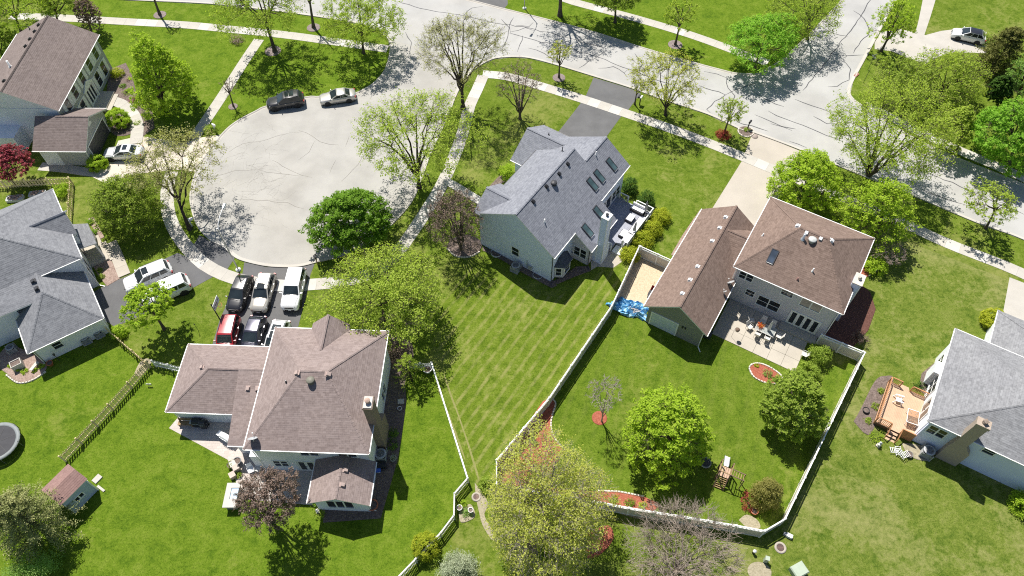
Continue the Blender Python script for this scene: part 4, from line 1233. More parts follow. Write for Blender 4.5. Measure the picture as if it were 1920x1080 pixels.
COURT_L = [(-17.29, 87.11), (-16.81, 85.23), (-16.80, 82.83), (-17.12, 80.26), (-18.28, 77.78), (-20.50, 75.77), (-24.85, 75.15), (-26.70, 75.05), (-31.49, 73.31), (-32.68, 72.41), (-34.78, 70.43), (-36.00, 68.41), (-37.00, 65.33), (-37.73, 61.93), (-37.51, 58.00), (-36.47, 55.07), (-35.20, 52.87), (-33.48, 51.18), (-31.99, 50.35), (-30.32, 48.87), (-28.84, 48.21), (-26.58, 47.64), (-24.25, 47.49), (-22.77, 47.64), (-21.29, 48.14)]
COURT_R = [(-21.29, 48.14), (-18.12, 49.24), (-15.42, 51.33), (-13.44, 53.64), (-11.58, 56.85), (-10.62, 60.63), (-9.96, 64.15), (-9.00, 67.84), (-7.99, 71.51), (-7.38, 74.53), (-6.59, 77.35), (-5.41, 79.94), (-4.10, 81.48)]
SIDE_L = [(29.34, 79.94), (32.72, 79.72), (36.52, 82.60), (40.89, 87.47), (47.30, 95.18), (53.93, 103.72)]
SIDE_R = [(44.40, 74.23), (44.03, 75.67), (45.09, 78.10), (48.15, 83.05), (51.39, 88.31), (56.62, 96.75), (61.45, 104.43)]
ground_sheet('road', [MAIN_UP + MAIN_UP2[0:0] + SIDE_L + SIDE_R[::-1] + MAIN_UP2 + MAIN_LO_R[::-1] + MAIN_LO_L[::-1]], 0.010, ROAD)
ground_sheet('cul_de_sac_road', [COURT_L + COURT_R[1:]], 0.0125, COURT)
for nm, ln, sd_ in (('kerb', MAIN_UP, -1), ('kerb', MAIN_UP2, -1), ('kerb', MAIN_LO_R, 1), ('kerb', MAIN_LO_L, 1), ('kerb', COURT_L, 1), ('kerb', COURT_R, 1), ('kerb', SIDE_L, -1), ('kerb', SIDE_R, 1)):
    kerb_strip(nm, smooth_line(ln, 4), side=sd_)

# driveways
ground_sheet('asphalt_driveway', [[(10.83, 78.90), (15.64, 76.61), (16.74, 75.72), (14.86, 72.61), (9.55, 75.15)], [(8.94, 74.02), (13.87, 71.41), (11.78, 67.84), (10.37, 64.60), (4.27, 66.62), (5.86, 68.70)]], 0.014, ASPH2)
ground_sheet('concrete_driveway', [[(29.96, 68.41), (32.86, 66.72), (36.29, 64.51), (32.36, 59.77), (30.17, 55.23), (25.83, 49.83), (20.61, 54.43), (23.04, 56.03), (27.75, 63.52)]], 0.012, DRIVE_C)
ground_sheet('asphalt_driveway', [[(-44.17, 44.33), (-43.52, 44.95), (-38.69, 48.14), (-36.73, 49.53), (-34.12, 48.21), (-32.05, 46.28), (-34.57, 44.26), (-36.75, 42.57), (-38.90, 40.98), (-40.67, 39.95), (-41.98, 40.79)], [(-35.25, 50.43), (-34.93, 52.02), (-33.41, 51.10), (-31.92, 50.28), (-30.30, 48.80), (-30.81, 47.13), (-32.58, 48.07), (-33.75, 49.09)]], 0.014, ASPH)
ground_sheet('asphalt_driveway', [[(-29.13, 48.21), (-26.57, 47.56), (-23.96, 47.49), (-21.44, 48.00), (-21.68, 46.56), (-21.65, 45.65), (-21.71, 43.58), (-21.84, 40.98), (-21.99, 37.61), (-22.10, 35.18), (-30.25, 35.18), (-30.18, 37.80), (-30.10, 40.98), (-29.70, 43.44), (-29.00, 46.78)]], 0.014, ASPH2)
ground_sheet('paver_driveway', [[(-48.55, 63.52), (-48.59, 67.00), (-46.20, 67.84), (-43.53, 67.28), (-40.39, 66.62), (-38.45, 67.56), (-36.07, 68.12), (-36.96, 65.15), (-37.81, 61.75), (-40.20, 62.10), (-42.65, 61.75), (-45.36, 61.23), (-47.75, 59.77), (-50.06, 61.06)]], 0.014, concrete_mat('drive_exposed_aggregate', (0.62, 0.56, 0.47), 0.8, 0.5))
ground_sheet('concrete_driveway', [[(51.79, 88.67), (54.82, 89.28), (57.77, 87.95), (60.33, 88.91), (62.33, 89.28), (66.61, 88.67), (64.87, 83.96), (60.58, 84.19), (58.08, 83.28), (55.76, 81.70), (53.66, 83.05), (52.03, 84.42), (49.82, 84.89), (50.22, 86.29)], [(62.42, 101.62), (64.66, 101.62), (59.96, 92.37), (57.62, 87.95), (56.28, 87.95), (57.81, 91.12)]], 0.012, WALK)
ground_sheet('asphalt_driveway', [[(-6.37, 100.24), (-0.80, 100.24), (-0.62, 95.18), (-1.16, 94.02), (-6.23, 95.96)]], 0.012, ASPH2)
ground_sheet('concrete_driveway', [[(53.36, 46.21), (56.44, 44.40), (53.88, 38.24), (50.44, 40.79)]], 0.012, WALK)

# walks of separate slabs
W = [WALK, WALK2]
slab_path('sidewalk', smooth_line([(-3.91, 79.61), (-0.50, 79.06), (3.64, 77.24), (8.30, 75.05), (14.33, 72.01), (19.63, 69.27), (23.99, 66.72), (28.12, 64.15)]), 1.5, 1.5, 0.035, W)
slab_path('sidewalk', smooth_line([(28.12, 64.15), (30.70, 62.46), (34.06, 60.37), (39.44, 56.85), (44.18, 53.80), (48.44, 50.73), (53.95, 47.42), (58.08, 44.26)]), 1.5, 1.5, 0.036, W)
slab_path('sidewalk', smooth_line([(-3.83, 79.28), (-4.66, 76.09), (-5.47, 73.21), (-6.17, 68.12), (-7.37, 62.81), (-8.44, 59.09), (-9.83, 55.55), (-11.49, 51.79), (-13.10, 48.72), (-15.48, 46.56), (-18.23, 45.65), (-20.85, 45.30)]), 1.5, 1.5, 0.037, W)
slab_path('sidewalk', smooth_line([(-20.85, 45.30), (-22.70, 45.16), (-24.39, 45.09), (-26.43, 45.37), (-28.80, 45.79), (-30.83, 46.49), (-33.28, 47.85), (-35.46, 49.83), (-37.50, 52.25), (-39.08, 54.83), (-40.18, 58.00), (-40.52, 60.20), (-40.55, 61.75)]), 1.5, 1.5, 0.035, W)
slab_path('sidewalk', smooth_line([(-71.80, 92.37), (-63.98, 91.87), (-54.58, 90.99), (-46.21, 90.25), (-39.80, 89.28), (-31.46, 87.95), (-23.17, 86.17), (-17.07, 84.89)]), 1.55, 1.55, 0.035, W)
slab_path('footpath', smooth_line([(-35.15, 86.99), (-36.26, 82.04), (-37.61, 75.26), (-38.98, 69.17), (-39.42, 67.18)]), 1.45, 1.5, 0.033, W)
slab_path('sidewalk', smooth_line([(3.95, 98.88), (8.57, 95.96), (11.59, 94.53), (17.74, 91.74), (24.84, 88.07), (29.57, 85.12), (31.99, 83.51), (34.58, 81.93)]), 1.5, 1.5, 0.035, W)
slab_path('footpath', smooth_line([(-51.42, 74.23), (-49.97, 73.51), (-48.23, 71.81), (-46.94, 69.46), (-46.25, 66.44)]), 1.55, 0.9, 0.10, W)
slab_path('footpath', [(-44.49, 50.95), (-43.42, 49.39), (-41.59, 46.42)], 1.25, 1.2, 0.11, [DRIVE_C])
slab_path('footpath', smooth_line([(-7.69, 60.20), (-6.38, 59.18), (-4.33, 57.51), (-3.39, 56.85)]), 1.1, 1.1, 0.09, W)
slab_path('footpath', smooth_line([(-56.66, 62.63), (-53.66, 62.28), (-50.93, 61.75), (-48.27, 61.41)]), 1.3, 1.3, 0.03, [WALK])
slab_path('sidewalk', smooth_line([(45.27, 73.62), (48.52, 70.73), (51.86, 67.56), (54.69, 65.24), (58.26, 62.63), (62.59, 59.18), (68.07, 54.83)]), 1.5, 1.5, 0.035, W)

# tar sealed cracks of the road, each a raised ribbon
road_o = bpy.data.objects['road']; court_o = bpy.data.objects['cul_de_sac_road']
CR = [[(-16.74, 95.96), (-12.32, 93.89), (-6.87, 92.37), (-3.03, 90.87), (2.26, 89.64), (7.43, 87.47), (13.19, 84.89)], [(-1.52, 91.62), (-0.38, 89.64), (-0.74, 86.88), (-1.47, 84.89)], [(0.23, 91.99), (-0.38, 90.13), (-0.22, 88.43)], [(-0.22, 88.67), (1.88, 89.64), (3.22, 88.91)], [(0.53, 90.13), (2.41, 89.89), (3.03, 90.87)], [(-0.37, 88.43), (3.11, 86.88), (5.89, 85.70), (10.20, 83.96), (15.73, 80.59), (21.04, 77.35)], [(1.49, 87.83), (1.11, 85.93), (0.73, 84.31)],
      [(8.95, 80.81), (11.22, 82.83), (13.02, 84.54)], [(11.60, 80.81), (13.63, 81.15), (14.95, 79.83), (15.24, 79.17)], [(14.95, 79.83), (15.75, 80.81)], [(25.67, 80.15), (27.36, 79.61), (28.45, 78.85)], [(24.55, 77.35), (27.74, 75.46), (26.16, 74.23), (24.90, 72.71), (25.27, 72.01)], [(27.74, 75.46), (30.07, 76.82), (32.37, 77.88)], [(28.45, 78.85), (28.32, 76.82), (28.95, 75.26), (28.05, 73.21)],
      [(37.99, 76.30), (42.09, 81.70), (46.47, 87.47), (53.40, 97.54)], [(49.22, 93.63), (50.24, 91.74), (50.15, 88.67), (47.85, 85.70), (46.65, 83.96)], [(43.37, 83.96), (45.04, 83.39), (46.53, 83.51), (48.01, 83.62)], [(44.84, 82.60), (45.39, 80.59), (44.61, 78.42), (42.73, 77.14), (41.44, 77.03)], [(30.85, 71.71), (32.92, 70.24), (34.96, 68.79)], [(32.54, 70.04), (34.73, 69.27), (35.48, 69.08)], [(38.23, 71.41), (39.59, 70.04), (40.60, 70.04)],
      [(36.58, 74.64), (39.59, 72.81), (40.89, 72.01)], [(32.68, 72.41), (34.72, 70.82), (37.37, 69.17), (40.77, 66.81)], [(34.21, 66.90), (36.06, 65.79)], [(50.38, 61.06), (52.63, 59.35), (55.08, 57.51), (58.44, 55.07)], [(47.99, 58.92), (49.88, 57.67), (52.26, 56.52)], [(28.25, 70.43), (30.12, 69.66), (31.94, 68.70)], [(44.61, 64.15), (47.43, 62.81), (50.61, 60.80)], [(31.37, 76.30), (33.08, 74.43), (34.89, 73.21)],
      [(-10.51, 89.28), (-8.83, 85.70), (-7.97, 82.83)], [(-14.97, 88.67), (-13.88, 86.29), (-13.99, 83.96)], [(20.17, 81.93), (21.09, 80.59), (21.34, 78.63)], [(43.47, 90.50), (44.85, 88.43), (46.90, 87.71)], [(-6.88, 92.62), (-5.79, 94.27), (-4.25, 94.66)], [(2.20, 85.12), (4.37, 83.96), (6.12, 81.93)], [(16.76, 83.96), (17.63, 81.70), (16.93, 79.72)]]
for i, c in enumerate(CR): ribbon('sealed_crack', c, 0.12, 0.016, TAR, road_o, n=1)
CR2 = [[(-26.63, 68.79), (-24.82, 67.84), (-23.67, 66.81), (-21.30, 66.25)], [(-24.34, 66.90), (-24.71, 65.06), (-25.79, 63.70)], [(-20.19, 67.84), (-20.41, 65.97)], [(-17.56, 65.06), (-19.12, 61.93), (-20.16, 60.20)], [(-21.27, 63.70), (-21.73, 61.49)], [(-29.01, 63.70), (-27.53, 62.63), (-26.10, 61.75), (-23.72, 60.80)], [(-30.31, 62.10), (-27.96, 61.49), (-25.35, 61.06)], [(-31.51, 57.26), (-28.41, 57.18), (-25.88, 56.85), (-23.87, 55.87)], [(-18.94, 55.63), (-19.89, 53.64)], [(-34.47, 65.06), (-33.13, 66.44), (-30.32, 67.18), (-27.88, 68.31)], [(-35.17, 61.06), (-33.14, 61.93), (-30.63, 62.10)]]
HAIR2 = plain('fine_crack', (0.30, 0.285, 0.26), 0.9)
HAIR = plain('hairline_crack', (0.20, 0.185, 0.165), 0.9)
for c in CR2: ribbon('sealed_crack', c, 0.05, 0.018, HAIR, court_o, n=1)
rs_ = random.Random(3)
ctr = (-29.15, 61.06)
for i in range(110):
    a = rs_.uniform(1.6, 5.2); r0 = rs_.uniform(1.0, 9.5)
    x, y = ctr[0]+math.cos(a)*r0*0.9+1.0, ctr[1]+math.sin(a)*r0
    h_ = rs_.uniform(0, 6.28); p = [(x, y)]
    for k in range(rs_.randint(2, 5)):
        h_ += rs_.uniform(-0.7, 0.7); x += math.cos(h_)*rs_.uniform(0.4, 0.9); y += math.sin(h_)*rs_.uniform(0.4, 0.9); p.append((x, y))
    ribbon('sealed_crack', p, 0.026, 0.0175, HAIR2, court_o, n=1)

for c in ([(-6.70, 34.59), (-5.91, 32.26), (-5.05, 30.03), (-3.93, 26.82), (-2.97, 23.77)], [(-7.25, 33.12), (-6.19, 30.58), (-5.22, 28.13), (-4.28, 25.68)]): ribbon('worn_track', c, 0.17, 0.0095, WORN)['kind'] = 'structure'
# planting beds, gravel, patios
def bed(name, poly, mat, z=0.02, smooth=True, stones=None, seedv=1, mound=0.05):
    q = smooth_line(list(poly)+[poly[0]], 4)[:-1] if smooth else list(poly)
    cx, cy = sum(p[0] for p in q)/len(q), sum(p[1] for p in q)/len(q)
    mb = MB(); n = len(q); rings = [(1.0, 0.0), (0.985, 0.6), (0.9, 0.95), (0.6, 1.0)]
    vs_ = []
    rr = random.Random(seedv)
    for k, h in rings:
        for p in q: vs_.append((cx+(p[0]-cx)*k, cy+(p[1]-cy)*k, z+mound*h+(rr.uniform(-.01, .01) if h else 0)))
    a = sum(q[i-1][0]*q[i][1]-q[i][0]*q[i-1][1] for i in range(n))
    fs = [(i*n+j, i*n+(j+1) % n, (i+1)*n+(j+1) % n, (i+1)*n+j) for i in range(len(rings)-1) for j in range(n)] + [tuple(range((len(rings)-1)*n, len(rings)*n))]
    if a < 0: fs = [f[::-1] for f in fs]
    mb.add(vs_, fs, 0)
    o = mb.build(name, mat); o['kind'] = 'structure'
    if stones: stone_ring('stone', stones, parent=o, seedv=seedv)
    return o
ring = lambda c, r, n=14, k=1.0: [(c[0]+r*math.cos(2*math.pi*i/n), c[1]+r*k*math.sin(2*math.pi*i/n)) for i in range(n)]
b1 = bed('mulch_bed', [(2.96, 31.58), (3.79, 31.87), (4.18, 31.30), (3.79, 30.03), (3.65, 28.94), (3.96, 27.76), (4.90, 26.56), (3.62, 24.77), (3.33, 23.04), (1.90, 22.70), (-1.05, 23.28), (-1.16, 25.38), (0.75, 28.13)], MULCH_R, stones=smooth_line([(3.79, 31.87), (4.18, 31.30), (3.79, 30.03), (3.65, 28.94), (3.96, 27.76), (4.90, 26.56)]), smooth=False)
bed('mulch_bed', [(3.33, 23.04), (7.59, 22.70), (8.55, 22.89), (11.58, 22.31), (13.14, 21.55), (12.42, 20.98), (8.90, 21.26), (6.10, 21.55), (1.89, 22.31)], MULCH_R, stones=[(7.59, 22.79), (9.48, 22.70), (11.67, 22.26)], smooth=False, seedv=2)
bed('mulch_bed', ring((8.26, 29.81), 0.72), MULCH_R, seedv=3)
bp = [(23.36, 35.18), (23.75, 35.60), (24.56, 35.66), (25.52, 35.18), (26.34, 34.35), (26.34, 33.82), (25.52, 33.41), (24.52, 33.59), (23.60, 34.23)]
bed('mulch_bed', bp, MULCH_R, stones=smooth_line(bp+[bp[0]], 4), seedv=4)
bed('mulch_bed', [(36.99, 45.51), (37.89, 44.26), (37.84, 42.10), (36.34, 39.50), (34.32, 37.61), (31.99, 36.87), (31.14, 38.24), (32.97, 40.79), (35.31, 43.44)], MULCH_D, smooth=False, seedv=5)
bq = [(37.68, 47.64), (39.08, 48.50), (39.81, 48.21), (39.48, 47.28), (38.25, 46.35), (37.25, 46.07)]
bed('mulch_bed', bq, MULCH_R, stones=smooth_line(bq[1:5], 4), seedv=6)
bed('mulch_bed', [(-12.61, 39.37), (-11.64, 38.86), (-10.13, 38.24), (-9.78, 36.51), (-10.26, 35.18), (-10.38, 33.41), (-10.13, 31.64), (-10.20, 28.94), (-10.42, 25.73), (-11.42, 20.32), (-16.38, 19.95), (-16.75, 21.45), (-12.50, 20.79), (-12.45, 23.77), (-12.12, 31.13), (-12.31, 35.18)], MULCH_B, smooth=False, seedv=7)
bed('mulch_bed', [(-53.97, 80.59), (-52.16, 81.93), (-50.65, 79.50), (-47.90, 73.72), (-46.04, 72.71), (-44.74, 69.27), (-46.14, 67.18), (-48.47, 71.71), (-50.80, 74.23), (-52.97, 76.30)], MULCH_B, smooth=False, seedv=8)
bed('mulch_bed', [(-51.43, 71.41), (-50.04, 72.61), (-48.14, 70.82), (-47.28, 68.60), (-48.18, 67.84), (-49.79, 68.31)], MULCH_B, seedv=9)
bed('stone_bed', [(-43.77, 48.65), (-41.94, 46.07), (-43.04, 45.02), (-44.27, 46.21), (-45.89, 48.36), (-45.21, 48.94)], STONES, smooth=False, seedv=10)
bed('mulch_bed', [(-6.83, 51.48), (-5.07, 52.09), (-3.44, 51.18), (-3.52, 49.83), (-4.67, 48.94), (-6.13, 49.09), (-7.18, 50.13)], MULCH_B, seedv=11, stones=smooth_line([(-7.18, 50.13), (-6.13, 49.02), (-4.67, 48.94), (-3.52, 49.68)]))
bed('mulch_bed', ring((-27.99, 89.64), 0.95), rough_ground('grey_mulch', (0.10, 0.08, 0.075), (0.22, 0.18, 0.17), (0.36, 0.31, 0.29), 9), seedv=12)
bed('mulch_bed', ring((-50.48, 92.62), 0.9), MATS['grey_mulch'], seedv=13)
bed('mulch_bed', ring((22.54, 85.82), 1.0), MATS['grey_mulch'], seedv=14)
bed('mulch_bed', ring((6.23, 78.85), 0.85), MATS['grey_mulch'], seedv=15)
bed('mulch_bed', ring((-32.74, 84.42), 1.1), MATS['grey_mulch'], seedv=16)
bed('mulch_bed', ring((-35.78, 73.21), 0.6), MATS['grey_mulch'], seedv=17)
bed('planting_circle', ring((29.13, 68.60), 0.95), MULCH_B, seedv=18, stones=ring((29.13, 68.60), 0.95, 20)[8:20]+ring((29.13, 68.60), 0.95, 20)[:3])
bed('mulch_bed', [(-50.95, 37.49), (-49.87, 37.61), (-47.70, 36.69), (-46.31, 35.78), (-45.90, 34.94), (-46.84, 33.82), (-48.13, 33.65), (-49.64, 34.59), (-51.27, 35.78)], STONES, seedv=19, stones=smooth_line([(-49.57, 34.41), (-48.08, 33.53), (-46.82, 33.76), (-45.78, 34.76)]))
bed('mulch_bed', [(-3.23, 49.83), (-0.87, 48.36), (1.15, 46.78), (4.19, 44.81), (4.82, 45.09), (4.28, 45.93), (-3.24, 50.43)], MULCH_B, smooth=False, seedv=20)
bed('mulch_bed', [(4.33, 45.65), (4.83, 45.30), (6.58, 46.21), (8.52, 47.06), (8.33, 47.71), (6.93, 47.64), (5.73, 46.56)], MULCH_B, smooth=False, seedv=21)
bed('mulch_bed', [(-0.76, 61.93), (-1.77, 60.71), (-2.69, 59.35), (-2.12, 58.76), (-0.69, 60.37)], MULCH_B, smooth=False, seedv=22)
bed('mulch_bed', [(32.16, 29.48), (33.06, 30.58), (35.36, 33.70), (36.57, 34.29), (37.18, 33.70), (34.01, 28.94), (33.04, 28.13)], MULCH_B, seedv=23)
bed('mulch_bed', [(40.22, 34.59), (42.06, 35.90), (42.78, 35.66), (41.50, 33.41), (40.00, 31.98), (39.35, 32.84)], MULCH_B, smooth=False, seedv=24)
bed('mulch_bed', [(36.03, 27.34), (38.26, 26.92), (38.20, 25.68), (36.99, 25.68), (36.20, 26.30)], DIRT, seedv=25)
bed('mulch_bed', [(-4.66, 20.79), (-3.76, 21.59), (-3.27, 20.98), (-3.34, 20.32), (-4.40, 19.95)], DIRT, seedv=26)
bed('mulch_bed', ring((20.69, 15.86), 1.0, 12, 0.8), DIRT, seedv=27, mound=0.02)
bed('bare_earth', [(19.71, 20.18), (20.49, 20.65), (21.33, 20.18), (21.43, 19.49), (20.49, 19.40)], DIRT, seedv=28, mound=0.01)
bed('bare_earth', [(-3.34, 23.53), (-2.60, 22.55), (-2.11, 21.59), (-2.42, 20.65), (-1.94, 19.49), (-1.37, 18.58), (-1.74, 18.49), (-2.54, 19.72), (-2.89, 20.88), (-3.16, 22.07)], DIRT, seedv=29, mound=0.01)
bed('bare_earth', [(-37.07, 34.59), (-36.90, 35.78), (-36.35, 36.26), (-35.73, 35.78), (-36.46, 34.29)], DIRT, seedv=30, mound=0.01)
bed('bare_earth', [(8.48, 21.93), (12.57, 20.65), (17.09, 19.72), (17.05, 19.49), (12.04, 20.05), (8.42, 21.12)], DIRT, seedv=31, mound=0.01)
bed('mulch_bed', [(6.43, 19.04), (8.31, 19.72), (8.69, 18.58), (7.45, 17.25), (6.31, 17.03)], MULCH_R, seedv=32)
bed('stone_bed', [(17.97, 48.94), (19.68, 52.09), (21.84, 55.39), (21.52, 55.71), (19.09, 52.09), (17.42, 49.24)], STONES, smooth=False, seedv=33)
bed('stone_bed', [(-48.19, 54.43), (-47.60, 54.67), (-45.44, 51.71), (-45.92, 51.33)], STONES, smooth=False, seedv=34)
bed('wood_chip_yard', [(14.00, 49.53), (17.51, 48.07), (15.31, 43.99), (14.00, 41.77), (13.39, 41.18), (10.41, 42.50)], SANDY, smooth=False, seedv=35, mound=0.02)
ground_sheet('patio', [[(-32.12, 28.78), (-25.94, 25.68), (-24.98, 24.17), (-24.05, 22.07), (-17.26, 21.45), (-18.02, 26.40), (-24.61, 27.03), (-26.57, 30.58), (-31.18, 30.58)]], 0.03, PAVER)
ground_sheet('patio', [[(8.52, 47.13), (9.25, 47.64), (10.97, 47.49), (12.21, 48.50), (11.98, 49.24), (10.57, 49.83), (8.60, 48.36)]], 0.02, PATIO)
def slab_patio(name, o, uv, vv, z, mat, frame, mats=None):
    """patio poured in separate squares with open joints"""
    root = empty(name, kind='structure', loc=(frame[0][0], frame[0][1], 0), rz=R(frame[1]))
    for i in range(len(uv)-1):
        for j in range(len(vv)-1):
            MB().box(uv[i]+0.012, uv[i+1]-0.012, vv[j]+0.012, vv[j+1]-0.012, -0.05, z+rnd.uniform(-.004, .004)).build('slab', mat, root)
    return root
FA, FB, FC, FD, FE, FF = ((-22.5, 24.3), -2.2), ((-3.391, 50.36), 55.8), ((22.1, 43.6), -31.0), ((-53.195, 66.525), 89.4), ((-43.371, 45.012), -56.0), ((33.5, 30.0), -31.0)
slab_patio('patio', None, [0.75, 2.2, 3.65, 5.1, 6.55, 8.0, 9.45], [-4.75, -3.3, -1.55, 0.28], 0.05, PATIO, FC)

# ------------------------------------------------------------------ houses
def house(name, label, F): return empty(name, label, 'house', (F[0][0], F[0][1], 0), R(F[1]))

# house A: brown hip roof, front left of the picture
A = house('house', 'brown hip-roofed white house with a low garage wing, below the six parked cars', FA)
box_wall(A, [(0.3, 0.5), (10.1, 0.5), (10.1, 11.75), (0.3, 11.75)], 0, 5.55, SID_W)
hip_roof(A, -0.1, 10.5, 0.1, 12.15, 5.5, 8.5, 4.2, 6.45, 'u', SH_A, gut='flr')
gutter(A, (-0.1, 12.15, 5.5), (3.3, 12.15, 5.5), (0, 1)); gutter(A, (6.9, 12.15, 5.5), (10.5, 12.15, 5.5), (0, 1))
roof_plane(A, [(3.35, 12.75, 5.52), (5.1, 12.75, 7.12), (5.1, 8.9, 7.12), (3.35, 12.15, 5.52)], SH_A)
roof_plane(A, [(6.85, 12.75, 5.52), (6.85, 12.15, 5.52), (5.1, 8.9, 7.12), (5.1, 12.75, 7.12)], SH_A)
ridge_caps(A, [((5.1, 12.75, 7.13), (5.1, 8.95, 7.13))], SH_A)
box_wall(A, [(3.7, 11.7), (6.5, 11.7), (6.5, 12.45), (3.7, 12.45)], 0, 5.5, SID_W)
gable_tri(A, (3.6, 12.44), (6.6, 12.44), 5.5, (5.1, 12.44, 6.85), 0.3, (0, 1), SID_W)
window(A, (5.1, 12.45, 4.2), 90, 1.6, 1.3, 2)
box_wall(A, [(-8.75, 4.9), (0.32, 4.9), (0.32, 11.2), (-8.75, 11.2)], 0, 2.85, SID_W)
box_wall(A, [(-2.3, 1.9), (0.32, 1.9), (0.32, 4.92), (-2.3, 4.92)], 0, 2.82, SID_W)
roof_plane(A, [(-9.15, 11.6, 2.78), (0.3, 11.6, 2.78), (0.3, 8.05, 4.75), (-5.55, 8.05, 4.75)], SH_A)
roof_plane(A, [(-9.15, 4.5, 2.78), (-9.15, 11.6, 2.78), (-5.55, 8.05, 4.75)], SH_A)
roof_plane(A, [(-9.15, 4.5, 2.78), (-2.72, 4.5, 2.78), (-2.72, 8.05, 4.75), (-5.55, 8.05, 4.75)], SH_A)
roof_plane(A, [(-2.72, 1.5, 2.72), (0.3, 1.5, 2.72), (0.3, 8.05, 4.77), (-2.72, 8.05, 4.77)], SH_A)
ridge_caps(A, [((-5.55, 8.05, 4.76), (0.3, 8.05, 4.78)), ((-9.15, 4.5, 2.78), (-5.55, 8.05, 4.76)), ((-9.15, 11.6, 2.78), (-5.55, 8.05, 4.76))], SH_A)
gutter(A, (-9.15, 4.5, 2.78), (-2.72, 4.5, 2.78), (0, -1)); gutter(A, (-9.15, 4.5, 2.78), (-9.15, 11.6, 2.78), (-1, 0)); gutter(A, (-9.15, 11.6, 2.78), (-0.1, 11.6, 2.78), (0, 1)); gutter(A, (-2.72, 1.5, 2.72), (-0.2, 1.5, 2.72), (0, -1))
garage_door(A, (-6.6, 11.2, 0), 90, 2.6, 2.15); garage_door(A, (-2.6, 11.2, 0), 90, 4.4, 2.15)
box_wall(A, [(5.75, -3.0), (10.25, -3.0), (10.25, 0.52), (5.75, 0.52)], 0, 2.85, SID_W)
roof_plane(A, [(5.35, -3.4, 2.75), (5.35, 0.52, 2.75), (8.0, 0.52, 4.1), (8.0, -3.4, 4.1)], SH_A)
roof_plane(A, [(10.65, 0.52, 2.75), (10.65, -3.4, 2.75), (8.0, -3.4, 4.1), (8.0, 0.52, 4.1)], SH_A)
ridge_caps(A, [((8.0, -3.4, 4.11), (8.0, 0.5, 4.11))], SH_A)
gable_tri(A, (5.6, -2.99), (10.4, -2.99), 2.8, (8.0, -2.99, 3.95), 0.2, (0, -1), SID_W)
gutter(A, (5.35, -3.4, 2.75), (5.35, 0.45, 2.75), (-1, 0)); gutter(A, (10.65, -3.4, 2.75), (10.65, 0.45, 2.75), (1, 0))
window(A, (7.9, -3.0, 1.75), -90, 2.2, 1.5, 3, cross=False)
window(A, (10.25, -1.3, 1.6), 0, 1.6, 1.3, 2)
window(A, (5.1, 0.5, 4.35), -90, 1.5, 1.15, 2); window(A, (8.4, 0.5, 4.35), -90, 1.5, 1.15, 2)
door(A, (4.25, 0.5, 0.12), -90, 1.55, 2.1, lights=2)
window(A, (2.0, 0.5, 1.6), -90, 1.2, 1.1, 2)
window(A, (10.1, 7.5, 4.3), 0, 1.2, 1.2, 2); window(A, (10.1, 7.8, 1.6), 0, 1.4, 1.3, 2); window(A, (0.3, 3.2, 4.3), 180, 1.0, 1.1, 1)
downspout(A, 10.12, 0.55, 5.4, out=(1, 0)); downspout(A, 0.28, 0.48, 5.4, out=(0, -1)); downspout(A, -8.78, 4.88, 2.7, out=(0, -1)); downspout(A, 10.27, -2.9, 2.7, out=(1, 0))
ch = MB().add([(10.1, 2.7, 0), (10.85, 2.7, 0), (10.85, 4.9, 0), (10.1, 4.9, 0), (10.1, 2.7, 3.2), (10.85, 2.7, 3.2), (10.85, 4.9, 3.2), (10.1, 4.9, 3.2), (10.1, 2.7, 4.0), (10.85, 2.7, 4.0), (10.85, 3.8, 4.0), (10.1, 3.8, 4.0)],
              [(0, 1, 5, 4), (1, 2, 6, 5), (2, 3, 7, 6), (4, 5, 9, 8), (5, 6, 10, 9), (6, 7, 11, 10)])
ch.box(10.1, 10.85, 2.7, 3.8, 3.98, 8.7).box(10.04, 10.91, 2.64, 3.86, 8.5, 8.72)
cho = ch.build('chimney', BRICKC, A)
MB().box(10.12, 10.83, 2.72, 3.78, 8.72, 8.80).build('chimney_cap', WALK2, cho)
MB().lathe([(0.2, 0), (0.2, 0.3), (0.17, 0.3), (0.17, 0.1)], (10.47, 3.25, 8.8), 14, caps=False).lathe([(0.24, 0.36), (0.2, 0.40), (0, 0.46)], (10.47, 3.25, 8.8), 14).build('flue', plain('clay_flue', (0.42, 0.30, 0.24), 0.8), cho)
pA = math.atan2(3.0, 6.05); pAs = math.atan2(3.0, 4.2)
attic_fan(A, (5.2, 5.3, 8.2), plain('olive_vent', (0.17, 0.165, 0.13), 0.5))
VENT_A = plain('taupe_vent', (0.40, 0.31, 0.28), 0.6)
box_vent(A, (3.95, 5.95, 8.33), (-1, 0), pAs, VENT_A); box_vent(A, (6.6, 5.9, 8.4), (1, 0), pAs, VENT_A); pipe_vent(A, (2.94, 5.4, 7.62), 0.35, DARKM)
box_vent(A, (-6.3, 8.3, 4.36), (-1, 0), math.atan2(1.97, 3.6), VENT_A, 0.3); box_vent(A, (-1.63, 6.37, 4.25), (0, -1), math.atan2(2.05, 6.55), VENT_A, 0.3); box_vent(A, (-0.75, 6.37, 4.25), (0, -1), math.atan2(2.05, 6.55), VENT_A, 0.3)
box_vent(A, (8.4, -0.8, 3.92), (1, 0), math.atan2(1.35, 2.65), VENT_A, 0.3); box_vent(A, (8.35, -2.1, 3.94), (1, 0), math.atan2(1.35, 2.65), VENT_A, 0.3)
satellite_dish(A, (0.75, 0.7, 5.85), 100, 0.42)
box_wall(A, [(-0.6, 0.6), (0.3, 0.6), (0.3, 1.9), (-0.6, 1.9)], 0, 2.6, SID_W)

